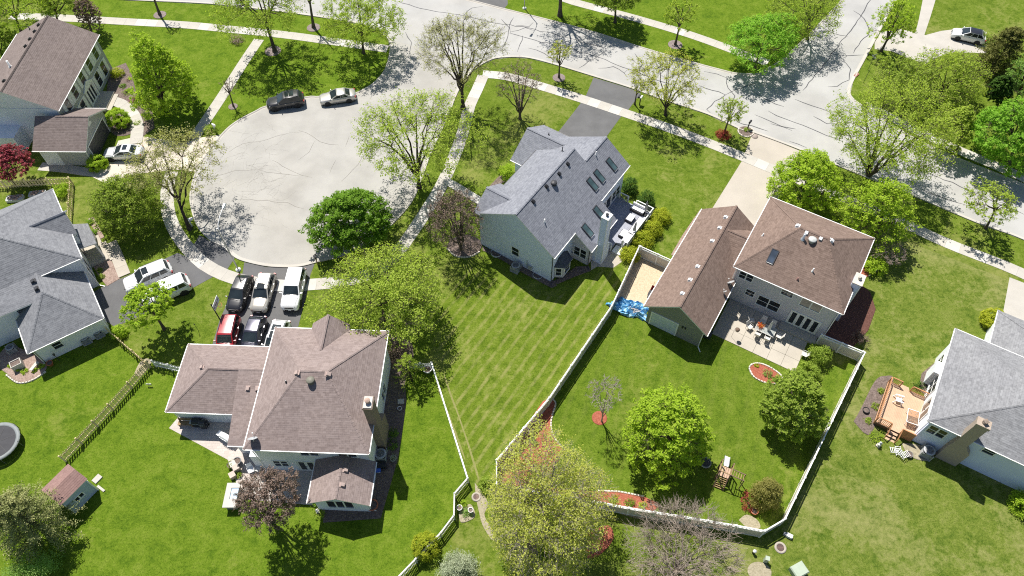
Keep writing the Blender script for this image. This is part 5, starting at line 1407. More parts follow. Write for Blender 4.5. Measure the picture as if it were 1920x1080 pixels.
# house B: grey gabled roof in the middle
B = house('house', 'pale blue house under a grey gable roof with five skylights, beside the grey deck', FB)
box_wall(B, [(0.3, -8.9), (10.9, -8.9), (10.9, -0.3), (0.3, -0.3)], 0, 4.9, SID_BLUE)
gb = MB().add([(0.3, -0.3, 4.9), (0.3, -8.9, 4.9), (0.3, -4.5, 8.15), (0.3, -0.3, 5.45), (0.5, -0.3, 4.9), (0.5, -8.9, 4.9), (0.5, -4.5, 8.15), (0.5, -0.3, 5.45)], [(0, 3, 2, 1), (4, 5, 6, 7), (3, 7, 6, 2), (2, 6, 5, 1)]); gb.build('gable_wall', SID_BLUE, B)
gb = MB().add([(10.9, -0.3, 4.9), (10.9, -8.9, 4.9), (10.9, -4.5, 8.15), (10.9, -0.3, 5.45), (10.7, -0.3, 4.9), (10.7, -8.9, 4.9), (10.7, -4.5, 8.15), (10.7, -0.3, 5.45)], [(1, 2, 3, 0), (7, 6, 5, 4)]); gb.build('gable_wall', SID_BLUE, B)
roof_plane(B, [(0, 0.2, 5.5), (0, -4.5, 8.4), (11.2, -4.5, 8.4), (11.2, 0.2, 5.5)], SH_B)
roof_plane(B, [(0, -9.25, 4.7), (11.2, -9.25, 4.7), (11.2, -4.5, 8.4), (0, -4.5, 8.4)], SH_B)
roof_plane(B, [(4.05, -9.25, 4.70), (4.05, -11.4, 2.98), (9.45, -11.4, 2.98), (9.45, -9.25, 4.70)], SH_B)
roof_plane(B, [(11.2, -9.25, 4.7), (15.75, -9.25, 4.7), (15.75, -5.95, 7.27), (11.2, -5.95, 7.27)], SH_B)
roof_plane(B, [(11.0, -5.95, 7.27), (15.75, -5.95, 7.27), (15.75, 0.0, 4.1), (11.0, 0.0, 4.1)], SH_B)
ridge_caps(B, [((0, -4.5, 8.41), (11.2, -4.5, 8.41)), ((11.3, -5.95, 7.28), (15.75, -5.95, 7.28))], SH_B)
box_wall(B, [(10.85, -8.9), (15.4, -8.9), (15.4, 0.0), (10.85, 0.0)], 0, 4.05, SID_BLUE)
gb = MB().add([(15.4, -8.9, 4.0), (15.4, 0.0, 4.0), (15.4, -5.95, 7.1), (15.4, -8.9, 4.85), (15.2, -8.9, 4.0), (15.2, 0.0, 4.0), (15.2, -5.95, 7.1), (15.2, -8.9, 4.85)], [(0, 1, 2, 3), (7, 6, 5, 4), (1, 5, 6, 2), (2, 6, 7, 3)]); gb.build('gable_wall', SID_BLUE, B)
box_wall(B, [(10.95, -1.5), (17.1, -1.5), (17.1, 2.9), (10.95, 2.9)], 0, 2.85, SID_BLUE)
roof_plane(B, [(10.55, 3.3, 2.8), (14.05, 3.3, 5.05), (14.05, -2.2, 5.05), (10.55, -2.2, 2.8)], SH_B)
roof_plane(B, [(17.55, 3.3, 2.8), (17.55, -2.2, 2.8), (14.05, -2.2, 5.05), (14.05, 3.3, 5.05)], SH_B)
ridge_caps(B, [((14.05, 3.3, 5.06), (14.05, -1.7, 5.06))], SH_B)
gable_tri(B, (10.9, 2.9), (17.2, 2.9), 2.8, (14.05, 2.9, 4.85), 0.2, (0, 1), SID_BLUE)
garage_door(B, (17.1, 0.7, 0), 0, 3.8, 2.1)
roof_plane(B, [(-0.1, 0.7, 5.5), (2.35, 0.7, 7.1), (2.35, -2.55, 7.1), (-0.1, -0.1, 5.5)], SH_B)
roof_plane(B, [(4.8, 0.7, 5.5), (4.8, 0.1, 5.5), (2.35, -2.55, 7.1), (2.35, 0.7, 7.1)], SH_B)
ridge_caps(B, [((2.35, 0.7, 7.11), (2.35, -2.5, 7.11))], SH_B)
box_wall(B, [(0.32, -0.4), (4.4, -0.4), (4.4, 0.3), (0.32, 0.3)], 0, 5.45, SID_BLUE)
gable_tri(B, (0.2, 0.3), (4.5, 0.3), 5.4, (2.35, 0.3, 6.85), 0.2, (0, 1), SID_BLUE)
window(B, (2.35, 0.3, 4.2), 90, 1.6, 1.3, 2); window(B, (2.35, 0.3, 1.5), 90, 1.8, 1.5, 2); door(B, (7.4, -0.3, 0.2), 90, 1.0, 2.1)
box_wall(B, [(4.4, -11.0), (9.1, -11.0), (9.1, -8.88), (4.4, -8.88)], 0, 3.1, SID_GREY)
for x_ in (4.4, 8.9):
    MB().add([(x_, -11.0, 3.1), (x_, -8.88, 3.1), (x_, -8.88, 4.75), (x_+.2, -11.0, 3.1), (x_+.2, -8.88, 3.1), (x_+.2, -8.88, 4.75)], [(0, 2, 1), (3, 4, 5), (0, 3, 5, 2)]).build('gable_wall', SID_GREY, B)
gutter(B, (0, -9.25, 4.7), (4.05, -9.25, 4.7), (0, -1)); gutter(B, (9.45, -9.25, 4.7), (15.75, -9.25, 4.7), (0, -1)); gutter(B, (4.05, -11.4, 2.98), (9.45, -11.4, 2.98), (0, -1)); gutter(B, (4.8, 0.2, 5.5), (11.2, 0.2, 5.5), (0, 1), DARKM); gutter(B, (10.55, 3.3, 2.8), (10.55, 0.2, 2.8), (-1, 0)); gutter(B, (17.55, 3.3, 2.8), (17.55, -2.2, 2.8), (1, 0), DARKM)
window(B, (0.3, -4.35, 2.0), 180, 0.85, 1.25, 1)
window(B, (4.4, -9.95, 1.55), 180, 1.45, 1.3, 2)
# bay window under its own little hip roof
bay = MB().prism([(0.85, -8.88), (1.35, -9.75), (2.75, -9.75), (3.25, -8.88)], 0.25, 2.15)
bo = bay.build('bay', SID_GREY, B)
window(B, (2.05, -9.75, 1.25), -90, 1.0, 1.2, 1); window(B, (1.09, -9.31, 1.25), 210, 0.55, 1.15, 1); window(B, (3.01, -9.31, 1.25), -30, 0.55, 1.15, 1)
NAVY = shingle_mat('shingle_blue_black', (0.07, 0.08, 0.10), (0.10, 0.11, 0.135), (0.12, 0.13, 0.155))
for pl in ([(0.7, -8.9, 2.12), (1.25, -9.95, 2.12), (1.6, -8.95, 2.95)], [(1.25, -9.95, 2.12), (2.85, -9.95, 2.12), (2.5, -8.95, 2.95), (1.6, -8.95, 2.95)], [(2.85, -9.95, 2.12), (3.4, -8.9, 2.12), (2.5, -8.95, 2.95)]):
    roof_plane(B, pl, NAVY, thick=0.05)
downspout(B, 0.28, -8.92, 4.6, DARKM, (-1, -1)); downspout(B, 4.38, -11.02, 2.9, DARKM, (-1, -1))
cm = MB().box(5.3, 6.2, -12.15, -11.42, 0, 7.35).add([(6.2, -12.15, 0), (6.75, -12.15, 0), (6.75, -11.02, 0), (6.2, -11.02, 0), (6.2, -12.15, 3.0), (6.75, -12.15, 2.3), (6.75, -11.02, 2.3), (6.2, -11.02, 3.0)], [(0, 1, 5, 4), (1, 2, 6, 5), (4, 5, 6, 7)]).box(5.3, 6.2, -11.42, -11.0, 0, 3.0)
co = cm.build('chimney', SID_BLUE, B)
mb_ = MB().box(5.25, 6.25, -12.2, -11.37, 7.35, 7.43)
for x0, y0 in ((5.27, -12.17), (6.15, -12.17), (5.27, -11.45), (6.15, -11.45)): mb_.box(x0, x0+0.08, y0, y0+0.08, 0.02, 7.34)
mb_.build('corner_trim', TRIM, co)
MB().lathe([(0.13, 0), (0.13, 0.18), (0.18, 0.2), (0.18, 0.24), (0, 0.3)], (5.75, -11.78, 7.43), 12).build('flue', DARKM, co)
pB = math.atan2(3.7, 4.75)
for p_ in ((13.75, -7.89, 5.75), (11.36, -7.72, 5.88), (9.92, -7.71, 5.89), (8.1, -9.75, 4.32), (5.45, -9.95, 4.15)): skylight(B, p_, (0, -1), pB, 0.60, 1.45)
box_vent(B, (9.12, -5.0, 8.0), (0, -1), pB, BLACKP, 0.27); box_vent(B, (7.42, -5.0, 8.0), (0, -1), pB, BLACKP, 0.27); box_vent(B, (5.11, -4.9, 8.08), (0, -1), pB, BLACKP, 0.27); box_vent(B, (2.63, -4.9, 8.08), (0, -1), pB, BLACKP, 0.27)
attic_fan(B, (6.06, -5.2, 7.85), plain('charcoal_vent', (0.05, 0.05, 0.055), 0.5), 0.34)
pipe_vent(B, (2.05, -6.7, 6.66), 0.5); pipe_vent(B, (12.91, -6.3, 6.98), 0.5); pipe_vent(B, (10.77, -3.3, 7.66), 0.6, DARKM, 0.05); pipe_vent(B, (14.9, 0.9, 4.6), 0.3, DARKM, 0.05)
door(B, (11.6, -8.9, 0.45), -90, 2.4, 2.1, lights=2); door(B, (9.1, -10.0, 0.45), 0, 0.95, 2.1); window(B, (13.9, -8.9, 1.6), -90, 1.7, 1.4, 2); window(B, (12.2, -8.9, 3.9), -90, 1.6, 0.9, 2)
WELL = plain('window_well', (0.45, 0.46, 0.47), 0.5)
MB().lathe([(0.62, -0.05), (0.62, 0.18), (0.58, 0.18), (0.58, -0.05)], (0.15, -1.9, 0.03), 20, sx=0.9, caps=False).build('window_well', WELL, B)
MB().lathe([(0.55, -0.05), (0.55, 0.14), (0.51, 0.14), (0.51, -0.05)], (0.15, -7.3, 0.03), 20, sx=0.8, caps=False).build('window_well', WELL, B)
MB().obox((0.2, -6.3, 0.7), (0.2, 0.45, 0.7)).obox((0.2, -5.9, 0.95), (0.1, 0.04, 1.3)).build('meter_box', GREYP, B)

# house C: brown hip roof with long garage wing on the right
C = house('house', 'large brown-roofed house with grey siding and a long garage wing by the square patio', FC)
box_wall(C, [(0.3, 0.3), (10.45, 0.3), (10.45, 10.25), (0.3, 10.25)], 0, 5.55, SID_GREY)
hip_roof(C, -0.1, 10.85, -0.1, 10.65, 5.5, 8.5, 3.97, 6.7, 'u', SH_C)
box_wall(C, [(-5.65, -6.9), (0.1, -6.9), (0.1, 7.2), (-5.65, 7.2)], 0, 3.05, SID_SAGE)
roof_plane(C, [(-6.1, -7.3, 3.0), (-6.1, 7.6, 3.0), (-2.75, 7.6, 5.5), (-2.75, -7.3, 5.5)], SH_C)
roof_plane(C, [(0.6, -7.3, 3.0), (-2.75, -7.3, 5.5), (-2.75, 7.6, 5.5), (0.6, 7.6, 3.0)], SH_C)
roof_plane(C, [(-2.4, 4.3, 5.22), (0.32, 4.3, 5.22), (0.32, 0.9, 3.15), (0.15, 0.9, 3.2)], SH_C)
roof_plane(C, [(-2.4, 4.3, 5.22), (0.15, 7.5, 3.3), (0.32, 7.5, 3.2), (0.32, 4.3, 5.22)], SH_C)
ridge_caps(C, [((-2.75, -7.3, 5.51), (-2.75, 7.6, 5.51)), ((-2.4, 4.3, 5.23), (0.3, 4.3, 5.23))], SH_C)
gable_tri(C, (-5.9, -6.89), (0.4, -6.89), 3.0, (-2.75, -6.89, 5.3), 0.2, (0, -1), SID_SAGE); gable_tri(C, (-5.9, 7.19), (0.4, 7.19), 3.0, (-2.75, 7.19, 5.3), 0.2, (0, 1), SID_SAGE)
gutter(C, (-6.1, -7.3, 3.0), (-6.1, 7.6, 3.0), (-1, 0)); gutter(C, (0.6, -7.3, 3.0), (0.6, 0.2, 3.0), (1, 0))
garage_door(C, (-3.8, -6.9, 0.02), -90, 2.7, 2.1, plain('pale_blue_door', (0.55, 0.62, 0.67), 0.45, var=0.04)); garage_door(C, (-2.8, 7.2, 0.02), 90, 4.8, 2.2)
MB().obox((-1.9, -6.98, 2.1), (0.14, 0.14, 0.24)).obox((-1.6, -6.98, 2.1), (0.12, 0.12, 0.2)).build('wall_lamp', BLACKP, C)
downspout(C, 0.12, -6.92, 2.9, out=(1, -1)); downspout(C, 10.47, 0.28, 5.4, out=(1, -1)); downspout(C, 0.28, 0.28, 5.4, out=(-1, -1))
window(C, (1.35, 0.3, 4.4), -90, 1.35, 0.95, 2); window(C, (2.35, 0.3, 2.25), -90, 0.85, 0.85, 1); window(C, (4.4, 0.3, 1.85), -90, 2.2, 1.45, 2); window(C, (5.55, 0.3, 4.6), -90, 1.1, 0.8, 1)
window(C, (8.0, 0.3, 4.35), -90, 1.95, 1.15, 2, cross=False, glass=glass_mat('curtained_glass', (0.20, 0.19, 0.17), 0.1))
door(C, (8.2, 0.3, 0.3), -90, 2.9, 2.15, lights=4)
MB().box(6.3, 10.1, -0.75, 0.28, 0, 0.22).build('step', PATIO, C)
window(C, (10.45, 6.5, 4.3), 0, 1.2, 1.1, 2); window(C, (10.45, 7.0, 1.5), 0, 1.3, 1.3, 2)
cc_ = MB().box(10.45, 11.3, 3.3, 4.6, 0, 6.3).build('chimney', SID_BLUE, C)
mb_ = MB()
for x0, y0 in ((11.22, 3.28), (11.22, 4.52), (10.46, 3.28)): mb_.box(x0, x0+0.1, y0, y0+0.1, 0.02, 6.28)
mb_.build('corner_trim', TRIM, cc_)
MB().box(10.42, 11.38, 3.22, 4.68, 6.3, 6.4).lathe([(0.14, 6.4), (0.14, 6.6), (0.19, 6.62), (0, 6.72)], (10.9, 3.95, 0), 12).build('chimney_cap', plain('tan_cap', (0.55, 0.50, 0.43), 0.7), cc_)
pC = math.atan2(3.0, 5.4); pCg = math.atan2(2.5, 3.35)
VENT_C = plain('white_vent', (0.72, 0.72, 0.72), 0.5, var=0.04)
skylight(C, (2.79, 2.05, 6.68), (0, -1), pC, 0.58, 1.3, glass_mat('skylight_navy', (0.05, 0.065, 0.09), 0.12))
attic_fan(C, (5.43, 4.6, 8.1), plain('pale_grey_vent', (0.45, 0.46, 0.44), 0.5), 0.40)
for x_, y_ in ((4.64, 5.05), (6.06, 5.05)): box_vent(C, (x_, y_, 8.33), (0, -1), pC, VENT_C, 0.3)
box_vent(C, (3.66, 5.5, 8.27), (-1, 0), math.atan2(3, 4.07), VENT_C, 0.3); box_vent(C, (7.04, 5.4, 8.25), (1, 0), math.atan2(3, 4.15), VENT_C, 0.3)
for y_ in (5.76, 4.07, 2.06, -1.74, -3.64, -5.54): box_vent(C, (-3.17, y_, 5.19), (-1, 0), pCg, VENT_C, 0.28)
pipe_vent(C, (4.6, 4.45, 8.0), 0.75, STEEL, 0.12); pipe_vent(C, (6.69, 2.19, 6.76), 0.5); pipe_vent(C, (5.79, 1.06, 6.13), 0.3, plain('copper_pipe', (0.25, 0.14, 0.12), 0.6), 0.07); pipe_vent(C, (1.04, 4.35, 6.34), 0.35)
satellite_dish(C, (0.3, -0.6, 3.25), 150, 0.36); satellite_dish(C, (0.2, -2.0, 3.3), 150, 0.2, 'antenna')
MB().obox((0.5, -5.2, 0.3), (0.7, 0.7, 0.55)).build('meter_box', DARKM, C)

# house D: mauve gable roof, top left
D = house('house', 'two-storey white house with a mauve gable roof and white-shuttered front windows', FD)
box_wall(D, [(0.35, 0.4), (14.05, 0.4), (14.05, 10.2), (0.35, 10.2)], 0, 5.3, SID_LG)
MB().box(0.31, 0.349, 0.45, 10.2, 0, 5.25).build('wall', SID_W, D)
gable_tri(D, (0.35, 0.3), (0.35, 10.3), 5.25, (0.35, 5.25, 7.7), 0.2, (-1, 0), SID_W); gable_tri(D, (14.05, 0.3), (14.05, 10.3), 5.25, (14.05, 5.25, 7.7), 0.2, (1, 0), SID_LG)
roof_plane(D, [(0, 0, 5.2), (14.4, 0, 5.2), (14.4, 5.25, 7.95), (0, 5.25, 7.95)], SH_D)
roof_plane(D, [(0, 10.6, 5.2), (0, 5.25, 7.95), (14.4, 5.25, 7.95), (14.4, 10.6, 5.2)], SH_D)
ridge_caps(D, [((0, 5.25, 7.96), (14.4, 5.25, 7.96))], shingle_mat('shingle_dark_cap', (0.08, 0.065, 0.06), (0.11, 0.09, 0.085), (0.12, 0.1, 0.09)))
gutter(D, (0, 0, 5.2), (14.4, 0, 5.2), (0, -1)); gutter(D, (0, 10.6, 5.2), (14.4, 10.6, 5.2), (0, 1))
def shutters(P, c, ang, w, h):
    for s in (-1, 1):
        mb = MB().box(-0.24, 0.24, 0, 0.05, -h/2, h/2)
        for i in range(8): mb.box(-0.15, 0.15, 0.05, 0.062, -h/2+0.1+i*(h-0.2)/8, -h/2+0.1+(i+0.6)*(h-0.2)/8)
        a = R(ang-90); off = s*(w/2+0.36)
        mb.build('shutter', TRIM, P, loc=(c[0]+math.cos(a)*off, c[1]+math.sin(a)*off, c[2]), rz=a)
for u_ in (12.3, 10.0, 7.4, 4.8, 2.5): window(D, (u_, 0.4, 4.05), -90, 1.05, 1.7, 1); shutters(D, (u_, 0.4, 4.05), -90, 1.05, 1.8)
for u_ in (12.3, 10.2, 4.8): window(D, (u_, 0.4, 1.55), -90, 1.05, 1.85, 1); shutters(D, (u_, 0.4, 1.55), -90, 1.05, 1.95)
door(D, (7.5, 0.4, 0.3), -90, 1.9, 2.15, lights=3)
MB().box(6.2, 6.45, 0.28, 0.4, 0.3, 2.6).box(8.55, 8.8, 0.28, 0.4, 0.3, 2.6).add([(6.0, 0.25, 2.6), (9.0, 0.25, 2.6), (9.0, 0.4, 2.6), (6.0, 0.4, 2.6), (7.5, 0.25, 3.4), (7.5, 0.4, 3.4)], [(0, 1, 4), (0, 4, 5, 3), (1, 2, 5, 4), (3, 2, 1, 0)]).build('door_surround', TRIM, D)
MB().box(5.6, 9.3, -1.4, 0.4, 0, 0.3).box(5.9, 9.0, -2.0, -1.4, 0, 0.15).build('stoop', PATIO, D)
box_wall(D, [(-3.7, -3.05), (2.85, -3.05), (2.85, 0.42), (-3.7, 0.42)], 0, 2.75, SID_LG)
box_wall(D, [(-3.7, 0.40), (0.33, 0.40), (0.33, 2.5), (-3.7, 2.5)], 0, 2.74, SID_W)
roof_plane(D, [(-4.1, -3.45, 2.7), (-0.4, -3.45, 4.75), (-0.4, 2.85, 4.75), (-4.1, 2.85, 2.7)], SH_D)
roof_plane(D, [(3.3, -3.45, 2.7), (3.3, 0.42, 2.7), (-0.4, 0.42, 4.75), (-0.4, -3.45, 4.75)], SH_D)
ridge_caps(D, [((-0.4, -3.45, 4.76), (-0.4, 0.45, 4.76))], SH_D)
gable_tri(D, (-3.8, -3.04), (3.0, -3.04), 2.7, (-0.4, -3.04, 4.55), 0.2, (0, -1), SID_LG); gable_tri(D, (-3.8, 2.49), (0.33, 2.49), 2.7, (-0.4, 2.49, 4.5), 0.2, (0, 1), SID_W)
gutter(D, (-4.1, -3.45, 2.7), (-4.1, 2.85, 2.7), (-1, 0)); gutter(D, (3.3, -3.45, 2.7), (3.3, 0.2, 2.7), (1, 0))
garage_door(D, (-0.4, -3.05, 0.02), -90, 4.9, 2.2, plain('door_open_garage_shade', (0.07, 0.07, 0.075), 0.5, var=0.05))  # door coloured near-black to imitate the shade inside an open garage
MB().box(-0.75, -0.05, -3.09, -3.05, 3.45, 3.85).build('gable_vent', TRIM, D)
pD = math.atan2(2.75, 5.35)
for u_ in (12.9, 11.6, 10.1, 8.7, 2.3): box_vent(D, (u_, 5.95, 7.6), (0, 1), pD, BLACKP, 0.3)
pipe_vent(D, (5.41, 6.7, 7.2), 0.85, TRIM, 0.12); pipe_vent(D, (13.3, 7.7, 6.7), 0.5, DARKM)
box_wall(D, [(-1.9, 6.0), (0.32, 6.0), (0.32, 10.0), (-1.9, 10.0)], 0, 2.6, SID_W)
downspout(D, 0.3, 0.36, 5.1, out=(-1, -1)); downspout(D, -3.72, -3.07, 2.6, out=(-1, -1))

# house E: slate roofs on the left edge
E = house('house', 'white house with slate grey hip roofs beside the two white cars at the left', FE)
box_wall(E, [(-10.9, -14.0), (-0.4, -14.0), (-0.4, -0.4), (-10.9, -0.4)], 0, 5.05, SID_W)
hip_roof(E, -11.3, 0.0, -26.0, 0.0, 5.0, 8.45, -19.0, -7.2, 'v', SH_E, sides='lrb', gut='rb')
roof_plane(E, [(-7.4, 0.5, 4.95), (-5.5, 0.5, 6.42), (-5.5, -3.3, 6.42), (-7.4, -0.05, 4.95)], SH_E)
roof_plane(E, [(-3.6, 0.5, 4.95), (-3.6, -0.05, 4.95), (-5.5, -3.3, 6.42), (-5.5, 0.5, 6.42)], SH_E)
ridge_caps(E, [((-5.5, 0.5, 6.43), (-5.5, -3.2, 6.43))], NAVY)
gable_tri(E, (-7.1, 0.12), (-3.9, 0.12), 4.9, (-5.5, 0.12, 6.2), 0.2, (0, 1), SID_W); box_wall(E, [(-7.0, -0.42), (-4.0, -0.42), (-4.0, 0.12), (-7.0, 0.12)], 2.5, 4.95, SID_W)
window(E, (-4.9, 0.12, 4.0), 90, 1.2, 1.2, 2); window(E, (-2.6, -0.4, 4.0), 90, 1.0, 1.2, 1)
roof_plane(E, [(-7.3, -0.4, 3.25), (-6.9, 1.45, 2.6), (-3.6, 1.45, 2.6), (-3.2, -0.4, 3.25)], SH_E, thick=0.1)
MB().box(-7.2, -3.2, -0.4, 1.6, 0, 0.28).box(-6.0, -3.0, 1.6, 2.0, 0, 0.14).build('porch_floor', PATIO, E)
MB().box(-3.85, -3.67, 1.15, 1.33, 0.28, 2.55).box(-6.9, -6.72, 1.15, 1.33, 0.28, 2.55).build('porch_post', TRIM, E)
door(E, (-5.2, -0.4, 0.28), 90, 1.0, 2.1, mat=DARKM); window(E, (-1.15, -0.4, 1.55), 90, 0.9, 1.8, 1); window(E, (-2.35, -0.4, 1.55), 90, 0.9, 1.8, 1)
box_wall(E, [(-0.41, -7.5), (6.05, -7.5), (6.05, -1.1), (-0.41, -1.1)], 0, 2.85, SID_W)
roof_plane(E, [(-0.4, -0.7, 2.8), (6.5, -0.7, 2.8), (2.3, -4.3, 5.2), (-0.4, -4.3, 5.2)], SH_E)
roof_plane(E, [(6.5, -7.9, 2.8), (6.5, -0.7, 2.8), (2.3, -4.3, 5.2)], SH_E)
roof_plane(E, [(6.5, -7.9, 2.8), (2.3, -4.3, 5.2), (1.6, -5.5, 4.4), (1.9, -7.9, 2.8)], SH_E)
ridge_caps(E, [((-0.4, -4.3, 5.21), (2.3, -4.3, 5.21)), ((6.5, -0.7, 2.8), (2.3, -4.3, 5.21)), ((6.5, -7.9, 2.8), (2.3, -4.3, 5.21))], SH_E)
roof_plane(E, [(-0.3, -4.3, 5.19), (2.3, -4.3, 4.3), (1.9, -14.0, 4.3), (-0.3, -14.0, 5.19)], SH_E)
box_wall(E, [(-0.41, -14.0), (1.6, -14.0), (1.6, -7.4), (-0.41, -7.4)], 0, 4.1, SID_W)
gutter(E, (6.5, -7.9, 2.8), (6.5, -0.7, 2.8), (1, 0)); gutter(E, (0.0, -0.7, 2.8), (6.5, -0.7, 2.8), (0, 1)); gutter(E, (1.9, -7.9, 2.8), (6.5, -7.9, 2.8), (0, -1))
garage_door(E, (2.8, -1.1, 0.02), 90, 4.6, 2.15)
box_vent(E, (0.3, -4.75, 5.0), (0, -1), 0.3, DARKM, 0.34); box_vent(E, (1.15, -4.75, 4.75), (0, -1), 0.3, DARKM, 0.34)
window(E, (6.05, -5.6, 1.6), 0, 0.8, 0.9, 1)
downspout(E, 6.07, -7.52, 2.7, out=(1, -1)); downspout(E, -0.38, -0.38, 4.9, out=(1, 1))

# house F: ash grey roof, lower right
Fh = house('house', 'house with a big ash grey roof and brick chimney, beside the orange wooden deck', FF)
box_wall(Fh, [(4.25, -0.25), (19.5, -0.25), (19.5, 9.85), (4.25, 9.85)], 0, 4.65, SID_BLUE)
hip_roof(Fh, 3.8, 20.0, -0.68, 10.3, 4.6, 7.6, 11.8, 14.5, 'u', SH_F)
MB().box(4.2, 4.248, 0.0, 9.85, 0.0, 4.6).build('wall', SID_W, Fh)
box_wall(Fh, [(7.9, 9.84), (19.0, 9.84), (19.0, 15.9), (7.9, 15.9)], 0, 2.9, SID_W)
roof_plane(Fh, [(7.5, 9.0, 2.95), (7.5, 16.3, 2.85), (11.0, 12.6, 5.2), (11.0, 9.0, 5.3)], SH_F); roof_plane(Fh, [(7.5, 16.3, 2.85), (19.4, 16.3, 2.85), (15.9, 12.6, 5.2), (11.0, 12.6, 5.2)], SH_F); roof_plane(Fh, [(11.0, 12.6, 5.2), (15.9, 12.6, 5.2), (19.4, 9.0, 5.2), (11.0, 9.0, 5.2)], SH_F)
ridge_caps(Fh, [((7.5, 16.3, 2.85), (11.0, 12.6, 5.21)), ((11.0, 12.6, 5.21), (15.9, 12.6, 5.21))], SH_F)
gutter(Fh, (7.5, 10.4, 2.85), (7.5, 16.3, 2.85), (-1, 0))
fc = MB().add([(6.5, -0.8, 0), (8.3, -0.8, 0), (8.3, -0.25, 0), (6.5, -0.25, 0), (6.5, -0.8, 2.5), (8.3, -0.8, 2.5), (8.3, -0.25, 2.5), (6.5, -0.25, 2.5), (6.6, -0.8, 3.5), (7.6, -0.8, 3.5), (7.6, -0.25, 3.5), (6.6, -0.25, 3.5)], [(0, 1, 5, 4), (1, 2, 6, 5), (3, 0, 4, 7), (4, 5, 9, 8), (5, 6, 10, 9), (7, 4, 8, 11)])
fc.box(6.6, 7.6, -0.8, -0.1, 3.48, 7.3).box(6.54, 7.66, -0.86, -0.04, 7.0, 7.32)
fo = fc.build('chimney', BRICKT, Fh)
MB().lathe([(0.2, 7.32), (0.2, 7.62), (0.16, 7.62), (0.16, 7.4)], (7.1, -0.45, 0), 12, caps=False).lathe([(0.28, 7.68), (0, 7.78)], (7.1, -0.45, 0), 4).build('flue', BRICKC, fo)
window(Fh, (9.3, -0.25, 3.6), -90, 0.9, 0.7, 1); window(Fh, (4.2, 5.2, 1.7), 180, 1.8, 1.9, 2); window(Fh, (4.2, 8.2, 1.7), 180, 1.2, 1.4, 2); window(Fh, (5.2, -0.25, 3.0), -90, 1.4, 1.2, 2)
door(Fh, (4.2, 2.4, 0.55), 180, 1.9, 2.1, lights=2)
# bay of white framed windows above the beds
MB().box(3.7, 4.2, 6.2, 7.6, 0.3, 2.5).build('bay', SID_W, Fh)

# far houses at the frame's edge
G_ = empty('house', 'house mostly outside the top right corner, behind the dark cedar', 'house', (76.24, 91.12), R(-31))
MB().prism([(0, 0), (12, 0), (12, 10), (0, 10)], 0, 3.0).build('wall', SID_W, G_)
for pl in ([(-0.4, -0.4, 3.0), (12.4, -0.4, 3.0), (9, 5, 5.6), (3.2, 5, 5.6)], [(-0.4, 10.4, 3.0), (3.2, 5, 5.6), (9, 5, 5.6), (12.4, 10.4, 3.0)], [(-0.4, -0.4, 3.0), (3.2, 5, 5.6), (-0.4, 10.4, 3.0)]): roof_plane(G_, pl, SH_D, course=0.4)
window(G_, (0, 3, 1.6), 180, 1.2, 1.2, 2); garage_door(G_, (0, 7, 0.02), 180, 3.0, 2.1)
# ------------------------------------------------------------------ trees and shrubs
make_tree('tree', 'tall oval bright green tree on the lawn in front of the white-shuttered house', 'tree', (-44.76, 73.01), 10.23, 3.65, 0.37, (1.91, -0.37), 'dense', 'bright', seed=11, over=dict(egg=.35, k2=726, up=0.7))
make_tree('sapling', 'thin leafless sapling in a small mulch ring right of the diagonal footpath', 'sapling', (-35.71, 73.21), 4.60, 1.14, 1.50, (0.44, 0.10), 'thin', 'rose', seed=91, over=dict(lv=1))
make_tree('tree', 'wide half-leafed tree casting a big lacy shadow on the lawn above the parked dark car', 'tree', (-32.43, 84.31), 11.49, 6.06, 3.61, (-0.15, -0.01), 'airy', 'yellow', seed=12, over=dict(limbs=8))
make_tree('tree', 'pale green half-leafed tree at the tip of the lawn where the cul-de-sac opens', 'tree', (-20.26, 83.96), 8.37, 5.59, 2.23, (0.83, -0.07), 'airy', 'yellow', seed=13)
make_tree('sapling', 'thin nearly bare sapling in a round grey mulch ring left of the pale half-leafed tree', 'sapling', (-27.99, 89.64), 9.55, 2.39, 4.05, (0.91, -0.06), 'thin', 'rose', seed=14, over=dict(lv=3))
make_tree('sapling', 'thin bare sapling in a grey mulch ring on the verge at the top left', 'sapling', (-50.48, 92.62), 7.90, 1.20, 4.20, (1.36, -0.00), 'thin', 'rose', seed=15, over=dict(lv=2))
make_tree('tree', 'vase-shaped tree with tan buds and bare dark limbs at the neck of the cul-de-sac', 'tree', (-6.28, 72.91), 12.09, 5.53, 6.01, (0.25, -0.10), 'bud', 'tan', seed=16, fork=2.6, over=dict(limbs=10, lv=26, low=-0.2), bark=BARK_D)
make_tree('tree', 'broad spreading half-leafed tree with dark forked trunk beside the walk, above the grey-roofed house', 'tree', (-10.89, 59.18), 11.86, 6.93, 4.24, (0.27, 0.02), 'airy', 'yellow', seed=17, bark=BARK_D, fork=1.8, over=dict(limbs=9, lv=36, k2=400))
make_tree('tree', 'small rosy-budded crabapple in the front lawn beside the grey walk', 'tree', (1.01, 71.02), 8.50, 3.00, 1.60, (-0.28, -0.03), 'bud', 'rose', seed=18, over=dict(k2=200, lv=9), fork=0.7)
make_tree('sapling', 'slim pale-leafed sapling in a mulch ring between road and walk', 'sapling', (6.23, 78.85), 5.54, 1.51, 2.06, (-0.21, -0.00), 'thin', 'pale', seed=19, over=dict(k2=90, lv=14))
make_tree('tree', 'big tree at the top edge whose lacy shadow crosses the road', 'tree', (6.87, 92.37), 13.19, 5.17, 4.41, (0.04, -0.01), 'airy', 'olive', seed=20, over=dict(lv=16))
make_tree('tree', 'olive green tree at the top edge beside the far walk', 'tree', (14.62, 90.87), 7.41, 3.63, 2.69, (-0.46, 0.06), 'full', 'olive', seed=21)
